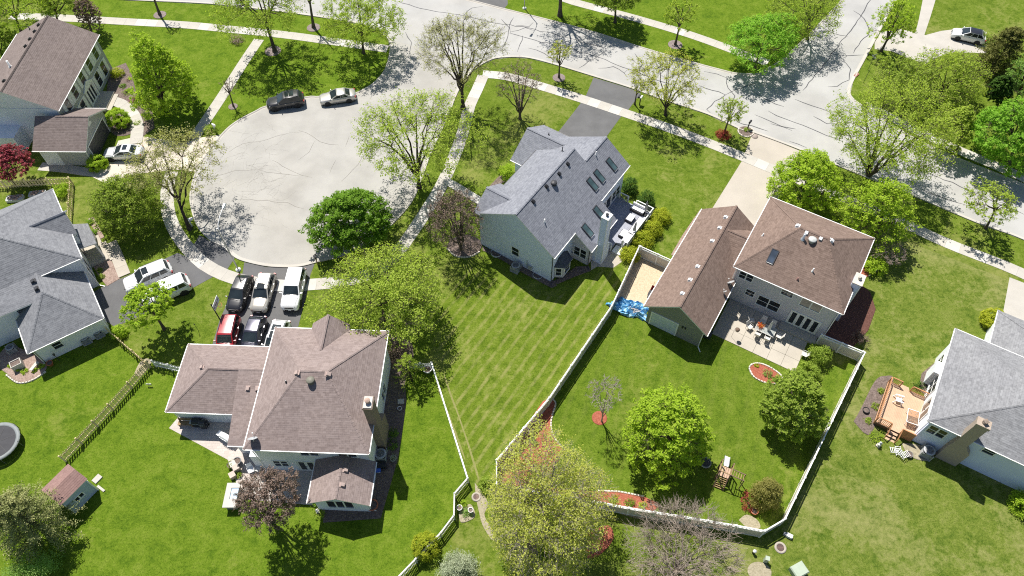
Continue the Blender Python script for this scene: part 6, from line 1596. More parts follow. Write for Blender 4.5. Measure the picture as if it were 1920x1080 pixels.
make_tree('tree', 'small golden-leafed tree in a mulch ring on the far verge', 'tree', (22.54, 85.82), 6.44, 2.52, 3.16, (-0.32, -0.02), 'airy', 'yellow', seed=22, over=dict(k2=150, lv=20, tl=.1))
make_tree('tree', 'round dense bright green tree at the corner of the side street', 'tree', (32.59, 80.93), 7.41, 4.75, 2.19, (0.02, 0.03), 'dense', 'vivid', seed=23, over=dict(ls=.22, up=.7, k2=506))
make_tree('tree', 'yellow-green tree crowding the side street behind the round green tree', 'tree', (41.08, 86.99), 8.86, 5.48, 1.74, (-2.08, 0.05), 'full', 'yellow', seed=24, over=dict(lv=14))
make_tree('tree', 'upright leafy tree beside the right kerb of the side street', 'tree', (50.57, 84.42), 8.18, 2.70, 1.42, (-0.22, 0.08), 'full', 'bright', seed=25, over=dict(k2=330, lv=11))
make_tree('tree', 'sparse tree with pale buds and dark limbs on the verge right of the asphalt driveway', 'tree', (19.51, 71.61), 8.25, 4.46, 3.35, (-0.77, -0.11), 'sparse', 'pale', seed=26, bark=BARK_D, over=dict(lv=24), fork=1.3)
make_tree('sapling', 'leaning leafless sapling beside the mailbox with white flowers', 'sapling', (15.78, 73.62), 4.46, 1.05, 1.64, (-0.02, -0.05), 'thin', 'pale', seed=27, over=dict(k2=30, lv=3))
make_tree('tree', 'small yellow-leafed tree standing in a red bush on the verge', 'tree', (26.32, 68.12), 5.53, 1.82, 2.07, (0.08, -0.02), 'thin', 'yellow', seed=28, over=dict(k2=110, lv=16))
make_tree('tree', 'great spreading many-stemmed tree with young leaves over the main road', 'tree', (42.33, 61.06), 11.23, 7.14, 3.37, (-0.19, -0.11), 'airy', 'yellow', seed=29, stems=2, bark=BARK, over=dict(limbs=12, k1=70, k2=520, lv=38), tr=0.30)
make_tree('tree', 'mass of yellow-green foliage beside the concrete drive at the upper right', 'tree', (55.62, 75.46), 6.76, 4.94, 0.34, (-0.47, -0.53), 'full', 'yellow', seed=30, over=dict(lv=14, k2=550))
make_tree('tree', 'loose olive tree at the street corner, partly behind the great spreading tree', 'tree', (50.25, 74.23), 6.22, 3.90, 0.38, (-1.00, -0.08), 'airy', 'olive', seed=31, over=dict(lv=20))
make_conifer('cedar', 'dark olive cedar beside the white car in the upper right corner', 'tree', (64.11, 80.37), 6.5, 3.6, 'cedar', seed=32, n=150, ls=0.24, taper=0.6, tuft=0.5)
make_tree('tree', 'soft pale green tree at the right edge, below the dark cedar', 'tree', (65.05, 74.23), 6.89, 2.30, 0.21, (-1.11, -0.01), 'airy', 'lime', seed=33, over=dict(lv=30, k2=280, ls=.16))
make_tree('tree', 'dense vivid green tree at the right edge above the road', 'tree', (59.78, 63.25), 9.22, 4.39, 0.88, (-2.00, -0.09), 'dense', 'vivid', seed=34, over=dict(ls=.25, up=.75))
make_tree('tree', 'rounded olive green tree covering the corner of the concrete driveway', 'tree', (34.52, 57.18), 7.45, 3.84, 0.15, (-1.49, -0.01), 'dense', 'bright', seed=35, over=dict(up=.6, ls=.22))
make_tree('tree', 'leafy olive green tree beside the corner of the large brown roof', 'tree', (40.94, 52.40), 7.85, 4.00, 0.25, (-1.61, -0.07), 'full', 'bright', seed=36, over=dict(lv=22))
make_tree('tree', 'small yellow-topped tree on the verge at the right edge of the road', 'tree', (53.30, 53.02), 5.89, 2.90, 2.71, (-1.46, 0.04), 'airy', 'yellow', seed=37, over=dict(k2=200, lv=14))
make_tree('shrub', 'purplish bare-branched shrub by the right corner of the large brown roof', 'shrub', (41.32, 48.21), 2.86, 1.92, 0.74, (-1.05, -0.05), 'bud', 'purple', seed=38, bark=BARK_P, over=dict(k2=140, lv=4), fork=0.3)
make_shrub('shrub', 'lime green bush beside the red mulch with pale stones', 'shrub', (38.96, 47.28), 1.15, 1.7, 'bright', 2600, 0.16, seed=39)
make_tree('tree', 'dense deep green maple at the bottom right of the cul-de-sac', 'tree', (-17.98, 51.33), 6.84, 4.39, 0.26, (0.49, 0.08), 'dense', 'green', seed=40, over=dict(ls=.23, up=.7, lump=.3, lv=42, k2=620))
make_tree('tree', 'big yellow-green tree spreading over the lawn right of the six parked cars', 'tree', (-13.19, 40.79), 8.92, 6.14, 2.18, (0.63, 0.03), 'full', 'yellow', seed=41, over=dict(k2=836, lv=21, ls=.2, up=.45))
make_tree('tree', 'rusty purple budding tree beside the left wall of the pale blue house', 'tree', (-5.52, 49.98), 9.28, 3.19, 1.32, (-0.44, -0.08), 'bud', 'purple', seed=42, over=dict(k2=420, lv=16, ls=.12, low=-.5), fork=0.6, bark=BARK)
make_tree('tree', 'round deep green tree on the lawn left of the curving walk', 'tree', (-43.69, 54.20), 6.78, 3.80, 0.32, (1.32, -0.36), 'full', 'olive', seed=43, over=dict(k2=726, lv=20, ls=.2, up=.5), fork=0.9)
make_tree('tree', 'leaning open-limbed tree with few leaves on the grass strip left of the cul-de-sac', 'tree', (-36.22, 52.87), 9.5, 5.2, 3.6, (-0.5, 3.4), 'sparse', 'tan', seed=44, bark=BARK_D, over=dict(lv=26, k2=320, limbs=6, low=-0.3), fork=3.0, tr=0.24)
make_tree('tree', 'small bright-leafed tree over the hood of the second white car', 'tree', (-35.53, 39.69), 6.19, 2.54, 3.41, (0.03, 0.06), 'dense', 'bright', seed=45, over=dict(k2=286, lv=16, up=.6))
make_tree('tree', 'crimson-leafed ornamental tree at the left edge below the mauve garage', 'tree', (-59.17, 60.37), 5.43, 2.22, 1.67, (1.75, -0.03), 'full', 'crimson', seed=46, over=dict(k2=440, lv=16, ls=.2))
make_tree('tree', 'rusty purple round tree shading the rear patio of the brown hip-roofed house', 'tree', (-20.94, 20.05), 8.25, 2.57, 3.35, (1.31, 0.02), 'bud', 'purple', seed=47, over=dict(k2=480, lv=22, ls=.13, low=-.6), fork=0.7)
make_conifer('pine', 'big bushy pine beside the blue shed in the lower left corner', 'pine', (-39.97, 19.13), 7.4, 3.5, 'pine', seed=48, whorls=12, arms=10, n=230, ls=0.15, taper=0.5, cb=0.9, tuft=0.42, droop=-0.02)
make_shrub('shrub', 'pale lime bush under the pine in the lower left corner', 'shrub', (-39.68, 15.39), 1.9, 2.3, 'lime', 5200, 0.13, seed=49)
make_shrub('shrub', 'big clipped golden arborvitae beside the white picket fence', 'shrub', (-7.25, 17.69), 1.15, 2.1, 'gold', 6500, 0.10, seed=50, lump=0.06, inner=0.05, clump=0.10, k=120)
make_conifer('spruce', 'silvery blue spruce at the bottom edge, right of the golden arborvitae', 'spruce', (-4.36, 15.60), 3.0, 2.1, 'spruce', seed=51, whorls=9, arms=11, n=170, ls=0.12, taper=0.7, cb=0.15, tuft=0.42, droop=0.0)
make_tree('tree', 'huge yellow-green budding tree covering the fence at the bottom middle', 'tree', (2.85, 19.04), 13.44, 4.92, 0.16, (-0.28, -0.27), 'full', 'pale', seed=52, over=dict(egg=.05, lump=.42, low=-.6, k1=60, k2=1540, lv=21, ls=.15, up=.4, inner=.3, tw=4), bark=BARK_P)
make_tree('shrub', 'great fan-shaped bare grey bush across the white fence at the bottom', 'bush', (13.82, 15.86), 5.2, 5.0, 0.6, (-0.2, 0.6), 'bare', 'tan', seed=53, stems=2, bark=BARK_B, tr=0.16, fork=0.3, over=dict(limbs=20, k1=90, k2=460, tw=8, low=-0.05), group=None)
make_tree('tree', 'round vivid lime green tree in the middle of the fenced back lawn', 'tree', (14.83, 27.13), 8.89, 3.77, 0.21, (-0.96, -0.22), 'dense', 'bright', seed=54, over=dict(k2=660, lv=23, ls=.22, up=.75, lump=.36))
make_tree('tree', 'small bare tree in a round red mulch ring on the fenced back lawn', 'tree', (8.44, 29.48), 6.51, 1.74, 4.59, (-0.33, 0.01), 'bare', 'tan', seed=55, bark=BARK_P, tr=0.09, fork=1.1, over=dict(limbs=6, k1=22, k2=110, tw=7))
make_tree('tree', 'olive green tree against the right-hand white fence', 'tree', (27.02, 29.43), 6.81, 3.11, 0.29, (-1.29, 0.00), 'full', 'olive', seed=56, over=dict(lv=25, up=.6))
make_shrub('shrub', 'tall olive shrub beside the white chair on the patio edge', 'shrub', (30.25, 36.26), 1.05, 2.0, 'olive', 3600, 0.13, seed=57)
make_shrub('shrub', 'yellowish spreading shrub between the patio and the olive tree', 'shrub', (28.85, 34.35), 1.0, 1.5, 'olive', 3000, 0.13, seed=58)
make_shrub('shrub', 'tall bronze-tipped conical shrub near the lower fence corner', 'shrub', (22.14, 21.93), 1.45, 3.6, 'bronze', 9000, 0.12, seed=59, cone=0.5)
make_shrub('shrub', 'low red-leafed bush along the left foot of the bronze conical shrub', 'bush', (20.80, 21.83), 0.7, 0.6, 'red', 900, 0.1, seed=60, Ry=1.0)
make_tree('tree', 'loose green tree at the top left corner behind the mauve roof', 'tree', (-68.86, 88.67), 7.04, 4.52, 2.06, (1.65, 0.01), 'full', 'bright', seed=61, over=dict(lv=16, k2=420))
make_tree('tree', 'light green tree above the ridge end of the mauve roof', 'tree', (-63.81, 89.64), 7.80, 2.89, 2.30, (2.27, -0.05), 'full', 'yellow', seed=92, over=dict(lv=14, k2=420))
make_tree('tree', 'dark purple-leafed tree between the mauve roof and the top left walk', 'tree', (-58.90, 88.43), 5.84, 1.64, 0.76, (0.94, -0.01), 'full', 'purple', seed=62, over=dict(lv=11, k2=352, ls=.2))
make_tree('tree', 'yellowish tree at the left edge beside the far eave of the mauve roof', 'tree', (-69.08, 82.83), 5.57, 2.01, 0.53, (0.87, -0.07), 'airy', 'olive', seed=63, over=dict(lv=24))
make_conifer('larch', 'light green feathery larch beside the right wall of the brown hip-roofed house', 'tree', (-9.79, 33.88), 4.8, 2.0, 'yellow', seed=64, whorls=8, arms=6, n=46, ls=0.15, taper=0.6, tuft=0.2)
make_shrub('shrub', 'tangled brown brush in the bed at the house corner', 'shrub', (-11.29, 36.75), 1.4, 0.8, 'purple', 1500, 0.11, seed=65, group=None)
make_shrub('shrub', 'round light green clipped shrub beside the curved front walk', 'shrub', (-49.16, 69.95), 1.4, 2.0, 'bright', 7600, 0.14, seed=66, lump=0.06, inner=0.05, clump=0.1, k=110)
make_shrub('shrub', 'round clipped shrub at the corner of the mauve-roofed garage', 'shrub', (-49.43, 62.46), 1.15, 1.7, 'bright', 5600, 0.13, seed=67, lump=0.08, inner=0.05, clump=0.1, k=90)
make_shrub('shrub', 'small yellow clipped shrub at the far end of the front bed', 'shrub', (-52.36, 79.28), 0.8, 1.0, 'gold', 1700, 0.12, seed=68, lump=0.08)
make_shrub('shrub', 'big golden round shrub beside the concrete drive at the right edge', 'shrub', (49.19, 40.40), 1.35, 1.6, 'gold', 5600, 0.13, seed=69, lump=0.08, inner=0.05, clump=0.1, k=110)
make_shrub('shrub', 'green shrub at the right edge below the ash grey roof', 'shrub', (44.72, 21.26), 1.2, 1.6, 'bright', 3000, 0.14, seed=70)
make_shrub('shrub', 'dark green clipped shrub at the house wall behind the grey deck', 'shrub', (13.60, 58.67), 0.95, 1.9, 'dark', 3400, 0.12, seed=71, lump=0.08, k=80)
make_shrub('shrub', 'dark green clipped shrub at the far corner of the grey deck', 'shrub', (15.37, 56.52), 1.0, 1.9, 'dark', 3400, 0.12, seed=72, lump=0.08, k=80)
for i, (p, lb) in enumerate((((16.83, 54.27), 'golden shrub nearest the concrete drive in the row beside the grey deck'), ((15.73, 52.48), 'golden shrub second from the top in the row beside the grey deck'), ((14.49, 50.88), 'golden shrub third from the top in the row beside the grey deck'), ((12.83, 48.87), 'golden shrub at the lower end of the row, next to the fence corner'))):
    make_shrub('shrub', lb, 'shrub', p, 1.05, 1.35, 'gold', 3200, 0.13, seed=73+i, group='golden shrubs beside the grey deck', lump=0.12, k=90)
make_shrub('shrub', 'light green bush in the nook on the left side of the pale blue house', 'shrub', (-0.63, 61.06), 0.95, 1.4, 'bright', 2200, 0.14, seed=80)
make_shrub('shrub', 'small round green bush at the end of the wooden fence by the garage', 'shrub', (-39.80, 39.05), 0.75, 1.1, 'bright', 1800, 0.13, seed=81)
make_shrub('shrub', 'round green bush inside the picket fence corner at the left', 'shrub', (-52.40, 58.34), 0.95, 1.1, 'bright', 2300, 0.13, seed=82)
make_shrub('bush', 'small scarlet bush under the yellow-leafed tree on the verge', 'bush', (26.13, 67.75), 0.85, 0.75, 'red', 1700, 0.11, seed=83)
make_shrub('shrub', 'pinkish dwarf shrub under the half-leafed tree beside the footpath', 'shrub', (-38.01, 86.52), 0.9, 0.9, 'rose', 900, 0.11, seed=84)
make_shrub('shrub', 'green bush under the white mailbox beside the cul-de-sac', 'shrub', (-37.51, 68.60), 0.8, 0.8, 'olive', 1400, 0.12, seed=85)
make_shrub('shrub', 'yellowish shrub hugging the right foot of the grey mulch bed by the drive', 'shrub', (65.36, 86.29), 1.1, 1.2, 'olive', 1600, 0.15, seed=86)
make_shrub('shrub', 'wispy dark maple shrub in the dark red bed beside the grey house', 'shrub', (35.13, 38.24), 0.9, 1.2, 'purple', 900, 0.10, seed=87, k=30)
make_shrub('bush', 'bush of soft green at the foot of the drain behind the white fence', 'bush', (-2.29, 23.18), 0.75, 0.8, 'olive', 900, 0.12, seed=88)
make_tree('tree', 'olive tree filling the corner between the vivid green tree and the great spreading tree', 'tree', (54.39, 65.33), 7.05, 2.09, 0.55, (-1.89, 0.07), 'full', 'yellow', seed=89, over=dict(lv=12))
make_tree('tree', 'shadowy dark tree below the cedar at the right edge', 'tree', (61.93, 72.71), 5.63, 1.50, 0.97, (-1.27, -0.07), 'full', 'dark', seed=90)
# small bed plants
for i, (p, r_, h_, lf, lb) in enumerate((
    ((-49.44, 35.42), .26, .3, 'bright', None), ((-48.63, 34.94), .26, .3, 'bright', None), ((-47.88, 34.76), .3, .33, 'bright', None), ((-46.95, 34.94), .3, .33, 'bright', None), ((-46.39, 35.30), .28, .32, 'bright', None))):
    make_sprig('bed_plant', ['green tuft at the left end of the row on the curved stone edge', 'second tuft from the left on the curved stone edge', 'middle tuft of five on the curved stone edge', 'fourth tuft from the left on the curved stone edge', 'tuft at the right end of the row on the curved stone edge'][i], 'plant', p, r_, h_, lf, 100+i, 'green tufts along the curved stone edge', n=260)
for i, (p, r_, h_, lf, lb) in enumerate((
    ((-48.88, 74.23), .5, .45, 'crimson', 'maroon dwarf bush on the bed outside the curved walk'), ((-48.11, 73.01), .55, .5, 'bright', 'bright green low plant where the curved walk meets the bed'), ((-50.14, 75.67), .5, .4, 'olive', 'brownish low plant nearest the stoop'), ((-46.38, 71.51), .6, .35, 'olive', 'flat green plant near the bed edge under the oval tree'), ((-50.97, 77.03), .4, .35, 'green', 'small green plant at the upper part of the front bed'), ((-47.11, 70.04), .4, .3, 'olive', 'thin green plant at the lower end of the front bed'), ((-50.68, 78.42), .35, .3, 'rose', 'pinkish low plant at the top of the front bed'),
    ((25.11, 34.47), .42, .4, 'lime', 'pale leafy hosta in the middle of the kidney-shaped red bed'), ((24.14, 35.42), .22, .22, 'gold', 'yellow flowers at the upper rim of the kidney-shaped red bed'), ((25.62, 33.88), .3, .25, 'green', 'green plant at the lower rim of the kidney-shaped red bed'),
    ((2.12, 27.45), .45, .5, 'green', 'dark leafy plant in the red mulch against the long fence'), ((8.95, 21.93), .4, .4, 'bright', 'left leafy plant in the lower red bed along the fence'), ((10.33, 21.59), .45, .45, 'green', 'middle leafy plant in the lower red bed along the fence'), ((11.48, 21.36), .35, .4, 'bright', 'right leafy plant in the lower red bed along the fence'),
    ((33.78, 27.76), .6, .5, 'bright', 'leafy green bush at the foot of the deck stairs'), ((35.65, 32.55), .35, .3, 'olive', 'low plant in the bed outside the upper deck railing'), ((34.60, 31.02), .4, .3, 'olive', 'low plant in the bed outside the middle deck railing'), ((33.51, 29.48), .35, .3, 'olive', 'low plant beside the pot outside the deck railing'), ((39.52, 33.07), .5, .5, 'dark', 'dark leafy bush between the deck and the bay window'),
    ((-4.32, 21.45), .35, .5, 'bright', 'tall leafy plant between the two white-topped pots'), ((-3.96, 20.79), .4, .5, 'lime', 'flowering plant below the two white-topped pots'), ((29.30, 68.79), .35, .35, 'olive', 'low plant around the dark mailbox in its stone ring'), ((32.10, 37.30), .3, .3, 'olive', 'low plant by the side fence'), ((-47.68, 53.80), .35, .5, 'green', 'upper evergreen tuft in the narrow bed by the porch'), ((-46.69, 52.25), .35, .5, 'green', 'lower evergreen tuft in the narrow bed by the porch'),
    ((-44.43, 47.06), .3, .35, 'olive', 'upper grassy clump in the pebble bed'), ((-43.93, 46.21), .3, .35, 'olive', 'lower grassy clump in the pebble bed'), ((-24.59, 24.17), .3, .45, 'olive', 'yellow-green plant beside the stone counter'), ((-16.79, 20.79), .45, .35, 'olive', 'weedy plant at the left foot of the sunroom'), ((-11.04, 28.29), .5, .4, 'green', 'upper dark plants in the side bed by the chimney'), ((-11.03, 27.08), .5, .4, 'green', 'lower dark plants in the side bed by the chimney'), ((31.43, 37.86), .3, .3, 'dark', 'dark tuft behind the patio fence'))):
    make_sprig('bed_plant', lb, 'plant', p, r_, h_, lf, 140+i, n=300)
# ------------------------------------------------------------------ cars
paint('white', (0.78, 0.78, 0.78)); paint('black', (0.018, 0.018, 0.022)); paint('graphite', (0.035, 0.035, 0.038), 0.3); paint('beige', (0.52, 0.49, 0.43), 0.4)
paint('silver', (0.50, 0.48, 0.45), 0.5); paint('red', (0.32, 0.012, 0.02)); paint('navy', (0.03, 0.03, 0.05), 0.4); paint('pale', (0.66, 0.67, 0.68), 0.2)
make_car('parked_car', 'black sport utility car with silver roof rails parked at the upper kerb of the cul-de-sac', 'car', (-28.93, 73.51), -2.897, 'suv', 'graphite', pano=[(-0.55, -0.1), (-1.2, -0.65)])
make_car('parked_car', 'silver beige sedan parked at the kerb behind the black sport utility car', 'car', (-22.40, 74.43), -2.917, 'sedan', 'silver', rails=False)
make_car('parked_car', 'silver white car half hidden under branches in front of the mauve-roofed garage', 'car', (-46.86, 64.33), -3.089, 'sedan', 'pale', rails=False, sunroof=(-0.7, -0.2))
make_car('parked_car', 'white sport utility car with a sunroof, nearer the white house on the left', 'car', (-38.60, 45.71), -2.600, 'big', 'white', sunroof=(-0.35, 0.25))
make_car('parked_car', 'white sport utility car with its front hidden by the small bright tree', 'car', (-36.22, 43.93), -2.600, 'big', 'white', rails=False)
make_car('parked_car', 'black hatchback at the top left of the six cars in the driveway', 'car', (-28.47, 43.72), -1.697, 'mini', 'black', rails=False)
make_car('parked_car', 'champagne beige sport utility car in the middle of the upper row of the driveway', 'car', (-26.02, 43.78), -1.620, 'suv', 'beige', sunroof=(-0.45, 0.2))
make_car('parked_car', 'white large car at the right of the upper row of the driveway', 'car', (-22.88, 44.19), -1.595, 'big', 'white', rails=False)
make_car('parked_car', 'red boxy sport utility car with roof bars, left in the lower row', 'car', (-28.50, 38.30), -1.567, 'boxy', 'red')
make_car('parked_car', 'dark blue rounded sedan in the middle of the lower row', 'car', (-26.01, 38.57), -1.652, 'mini', 'navy', rails=False)
make_car('parked_car', 'white car with a glass roof, right in the lower row, partly under the eave', 'car', (-23.58, 37.86), -1.684, 'suv', 'white', pano=[(-0.55, 0.15), (-1.3, -0.65)], rails=True)
make_car('parked_car', 'white car with a black roof on the concrete drive in the upper right corner', 'car', (63.17, 86.99), 2.748, 'mini', 'white', roof='black', rails=False)

# ------------------------------------------------------------------ fences
privacy_fence('long white privacy fence running diagonally from the wood-chip yard past the striped lawn', [(13.70, 49.08), (10.12, 41.37), (3.49, 31.08), (-1.37, 24.96), (-1.34, 22.72)], 1.8)
privacy_fence('white privacy fence along the lower end of the back lawn, crossed by the bare bush', [(-0.69, 22.58), (5.87, 21.50), (10.01, 20.66), (14.29, 19.98), (18.90, 19.17), (21.19, 18.72)], 1.8)
privacy_fence('white privacy fence on the right side of the fenced back lawn, beside the olive tree', [(21.29, 18.77), (23.15, 19.75), (34.32, 35.90)], 1.8)
privacy_fence('short white fence with tan boards from the grey house corner to the right fence', [(34.20, 36.01), (30.62, 37.96)], 1.8)
privacy_fence('short white fence with tan boards closing the wood-chip yard at the top', [(13.86, 49.01), (17.27, 46.93)], 1.8)
picket_fence('white capped rail fence between the striped lawn and the larch', [(-7.83, 35.11), (-3.96, 23.62)], 1.2, mat=VINYL, single=False, cap=True, both=False, pitch=0.16, name='rail_fence')
picket_fence('zigzag greyish white picket fence at the bottom beside the golden arborvitae', [(-3.91, 23.52), (-5.02, 22.13), (-4.98, 20.22), (-6.04, 18.72), (-7.99, 16.58), (-11.12, 13.18)], 1.2, mat=VGREY, single=True, both=False, pitch=0.14, name='picket_fence', pmat=VINYL, cap=True)
picket_fence('white slatted gate panel between the house wall and the capped fence', [(-10.06, 35.05), (-7.88, 35.11)], 1.2, mat=VINYL, single=True, both=False, pitch=0.15, name='fence_gate', bay=1.3)
picket_fence('white slatted fence panel between the picket fence and the low garage wing', [(-31.75, 34.46), (-35.07, 35.29)], 1.3, mat=VINYL, single=True, both=False, pitch=0.16, name='slatted_fence', bay=1.5)
picket_fence('weathered picket fence running from the garage corner to the white slatted panel', [(-40.82, 39.10), (-35.69, 35.20)], 1.25, single=True, pitch=0.19)
picket_fence('long weathered shadow-box picket fence on the lawn leading down to the blue shed', [(-35.63, 35.24), (-37.89, 30.63), (-40.61, 25.48)], 1.3, single=True, pitch=0.135)
picket_fence('weathered picket fence with white tops along the back of the left house yard', [(-61.74, 58.94), (-51.63, 59.70)], 1.25, single=True, pitch=0.16)
picket_fence('side run of weathered picket fence between the round bush and the porch', [(-51.51, 59.53), (-49.82, 53.76)], 1.25, single=True, pitch=0.16)

# ------------------------------------------------------------------ street furniture
def street_lamp(label, base, rz, arm=2.3, h=7.0):
    r = empty('street_lamp', label, 'street lamp', base, rz)
    MB().lathe([(0.28, 0), (0.28, 0.12), (0.16, 0.16), (0.16, 0.2)], n=14).build('base', WHITEP, r)
    MB().tube([(0, 0, 0.1), (0, 0, h*0.5), (0, 0, h)], [0.085, 0.07, 0.05], 10).build('pole', STEEL, r)
    MB().tube([(0, 0, h-0.5), (0.4, 0, h+0.15), (1.2, 0, h+0.5), (arm, 0, h+0.6)], [0.045, 0.04, 0.035, 0.03], 8).build('arm', WHITEP, r)
    MB().add([(arm-0.15, -0.12, h+0.5), (arm+0.55, -0.16, h+0.52), (arm+0.55, 0.16, h+0.52), (arm-0.15, 0.12, h+0.5), (arm-0.1, -0.08, h+0.66), (arm+0.45, -0.11, h+0.68), (arm+0.45, 0.11, h+0.68), (arm-0.1, 0.08, h+0.66)], [(3, 2, 1, 0), (4, 5, 6, 7), (0, 1, 5, 4), (1, 2, 6, 5), (2, 3, 7, 6), (3, 0, 4, 7)]).build('lamp_head', WHITEP, r)
    MB().box(arm, arm+0.45, -0.1, 0.1, h+0.48, h+0.5).build('lens', LAMPG, r)
    return r
street_lamp('white curved-arm street lamp between the six-car driveway and the cul-de-sac', (-29.55, 47.20), 1.449)
street_lamp('street lamp at the top edge, its thin shadow lying on the road', (1.81, 94.15), R(-115))

def mailbox(label, loc, rz, mat, post=None, h=1.05, flag=True):
    r = empty('mailbox', label, 'mailbox', loc, rz)
    MB().box(-0.06, 0.06, -0.06, 0.06, -0.05, h).obox((0.12, 0, h-0.12), (0.5, 0.09, 0.09)).build('post', post or mat, r)
    mb = MB(); w, l = 0.11, 0.26; vs_ = []
    for x in (-0.05, 2*l-0.05):
        for i in range(9):
            a = math.pi*i/8; vs_.append((x, w*math.cos(a), h+0.13+w*0.9*math.sin(a)))
        vs_ += [(x, -w, h), (x, w, h)]
    k = 11
    mb.add(vs_, [(i, i+1, k+i+1, k+i) for i in range(k-1)] + [(k-1, 0, k, 2*k-1), tuple(range(k-1, -1, -1)), tuple(range(k, 2*k))], 0)
    mb.build('box', mat, r)
    if flag: MB().obox((0.3, 0.125, h+0.2), (0.04, 0.015, 0.16)).build('flag', LAMPR, r)
    return r
mailbox('black mailbox on a black post beside the dark forked trunk at the cul-de-sac', (-9.76, 60.11), 2.881, BLACKP)
mailbox('dark mailbox standing in a small stone ring by the concrete driveway', (29.40, 68.98), 0.919, BLACKP)
mailbox('white mailbox above a green bush at the upper left of the cul-de-sac', (-37.00, 68.70), -0.623, WHITEP)
mailbox('white mailbox on a slanting white post under the leaning tree', (-36.09, 53.33), 0.451, WHITEP)
mailbox('mailbox on a wooden post at the kerb beside the deep green maple', (-21.08, 47.92), 1.873, BLACKP, WOOD)
mbx = mailbox('double mailbox of black and white boxes by the leaning leafless sapling', (16.38, 73.51), 1.012, WHITEP, BLACKP)
MB().box(-0.1, 0.42, 0.16, 0.38, 1.05, 1.3).build('box', BLACKP, mbx)

def sign(label, loc, rz, plates, h=2.4):
    r = empty('street_sign', label, 'street sign', loc, rz)
    MB().tube([(0, 0, 0), (0, 0, h)], 0.03, 6).build('post', DARKM, r)
    for z, w, hh, a in plates: 
        MB().obox((0, 0, z), (w, 0.02, hh), a).build('sign_plate', GREYP, r)
    return r
sign('upper of two thin dark sign posts on the street corner verge, with two grey plates', (47.65, 80.48), 0.4, [(2.35, 0.75, 0.2, 0), (2.1, 0.7, 0.2, 1.57)])
sign('lower bare sign post on the street corner verge', (46.11, 77.46), 0.4, [(2.3, 0.05, 0.45, 0)], 2.4)
def drain(label, loc, r_=0.5):
    r = empty('drain', label, 'drain', loc)
    MB().lathe([(r_*0.62, 0.03), (r_*0.62, 0.06), (r_, 0.06), (r_, -0.05)], n=24, caps=False).build('collar', plain('worn_collar', (0.36, 0.32, 0.27), 0.9), r)
    g = MB()
    for i in range(7):
        x = -r_*0.52+r_*1.04*i/6; y = math.sqrt(max(0, (r_*0.6)**2-x*x)); g.box(x-0.025, x+0.025, -y, y, 0.02, 0.05)
    g.box(-r_*0.6, r_*0.6, -0.02, 0.02, 0.015, 0.045); g.build('grate', plain('rusty_iron', (0.16, 0.10, 0.085), 0.8), r)
    MB().lathe([(r_*0.6, 0.005), (0, 0.006)], n=20).build('pit', BLACKP, r)
drain('round iron drain with a concrete collar below the lower right fence corner', (22.84, 17.82))
drain('round iron drain with a concrete collar at the foot of the zigzag picket fence', (-3.16, 22.22), 0.42)
KI = bed('storm_drain', [(45.40, 79.28), (46.08, 79.94), (46.24, 79.50), (45.57, 78.85)], plain('rusty_iron_inlet', (0.30, 0.14, 0.11), 0.85), z=0.09, smooth=False, mound=0.02)
r = empty('utility_box', 'large pale green utility box on the grass at the bottom edge', 'utility box', (23.85, 15.86), 0.45)
MB().box(-0.6, 0.6, -0.5, 0.5, 0, 0.62).build('casing', UTIL, r)
MB().add([(-.63, -.53, .62), (.63, -.53, .62), (.63, .53, .62), (-.63, .53, .62), (-.55, -.45, .72), (.55, -.45, .72), (.55, .45, .72), (-.55, .45, .72)], [(0, 1, 5, 4), (1, 2, 6, 5), (2, 3, 7, 6), (3, 0, 4, 7), (4, 5, 6, 7)]).build('lid', UTIL, r)
r = empty('utility_pedestal', 'pale square utility pedestal standing in a bare patch of earth', 'utility box', (21.30, 16.72), -0.3)
MB().box(-0.15, 0.15, -0.15, 0.15, 0, 0.8).box(-0.18, 0.18, -0.18, 0.18, 0.8, 0.9).build('casing', UTIL, r)
r = empty('bollard', 'small white-capped black post on the grass left of the pedestal', 'post', (20.44, 17.38))
MB().lathe([(0.11, 0), (0.11, 0.5), (0.14, 0.52)], n=12).build('post', BLACKP, r); MB().lathe([(0.15, 0.5), (0.15, 0.58), (0.0, 0.66)], n=12).build('cap', WHITEP, r)
r = empty('spigot_box', 'small white and grey box at the outer foot of the lower right fence corner', 'utility box', (23.76, 18.76), -0.5)
MB().box(-0.24, 0.24, -0.16, 0.16, 0, 0.35).build('casing', WHITEP, r); MB().box(-0.5, -0.26, -0.12, 0.12, 0, 0.3).build('side_box', GREYP, r)
r = empty('manhole_cover', 'small round pale lid on the lawn above the footpath', 'lid', (30.10, 67.75)); MB().lathe([(0.42, 0), (0.42, 0.04), (0, 0.05)], n=20).build('cover', plain('grey_lid', (0.30, 0.25, 0.22), 0.8), r)
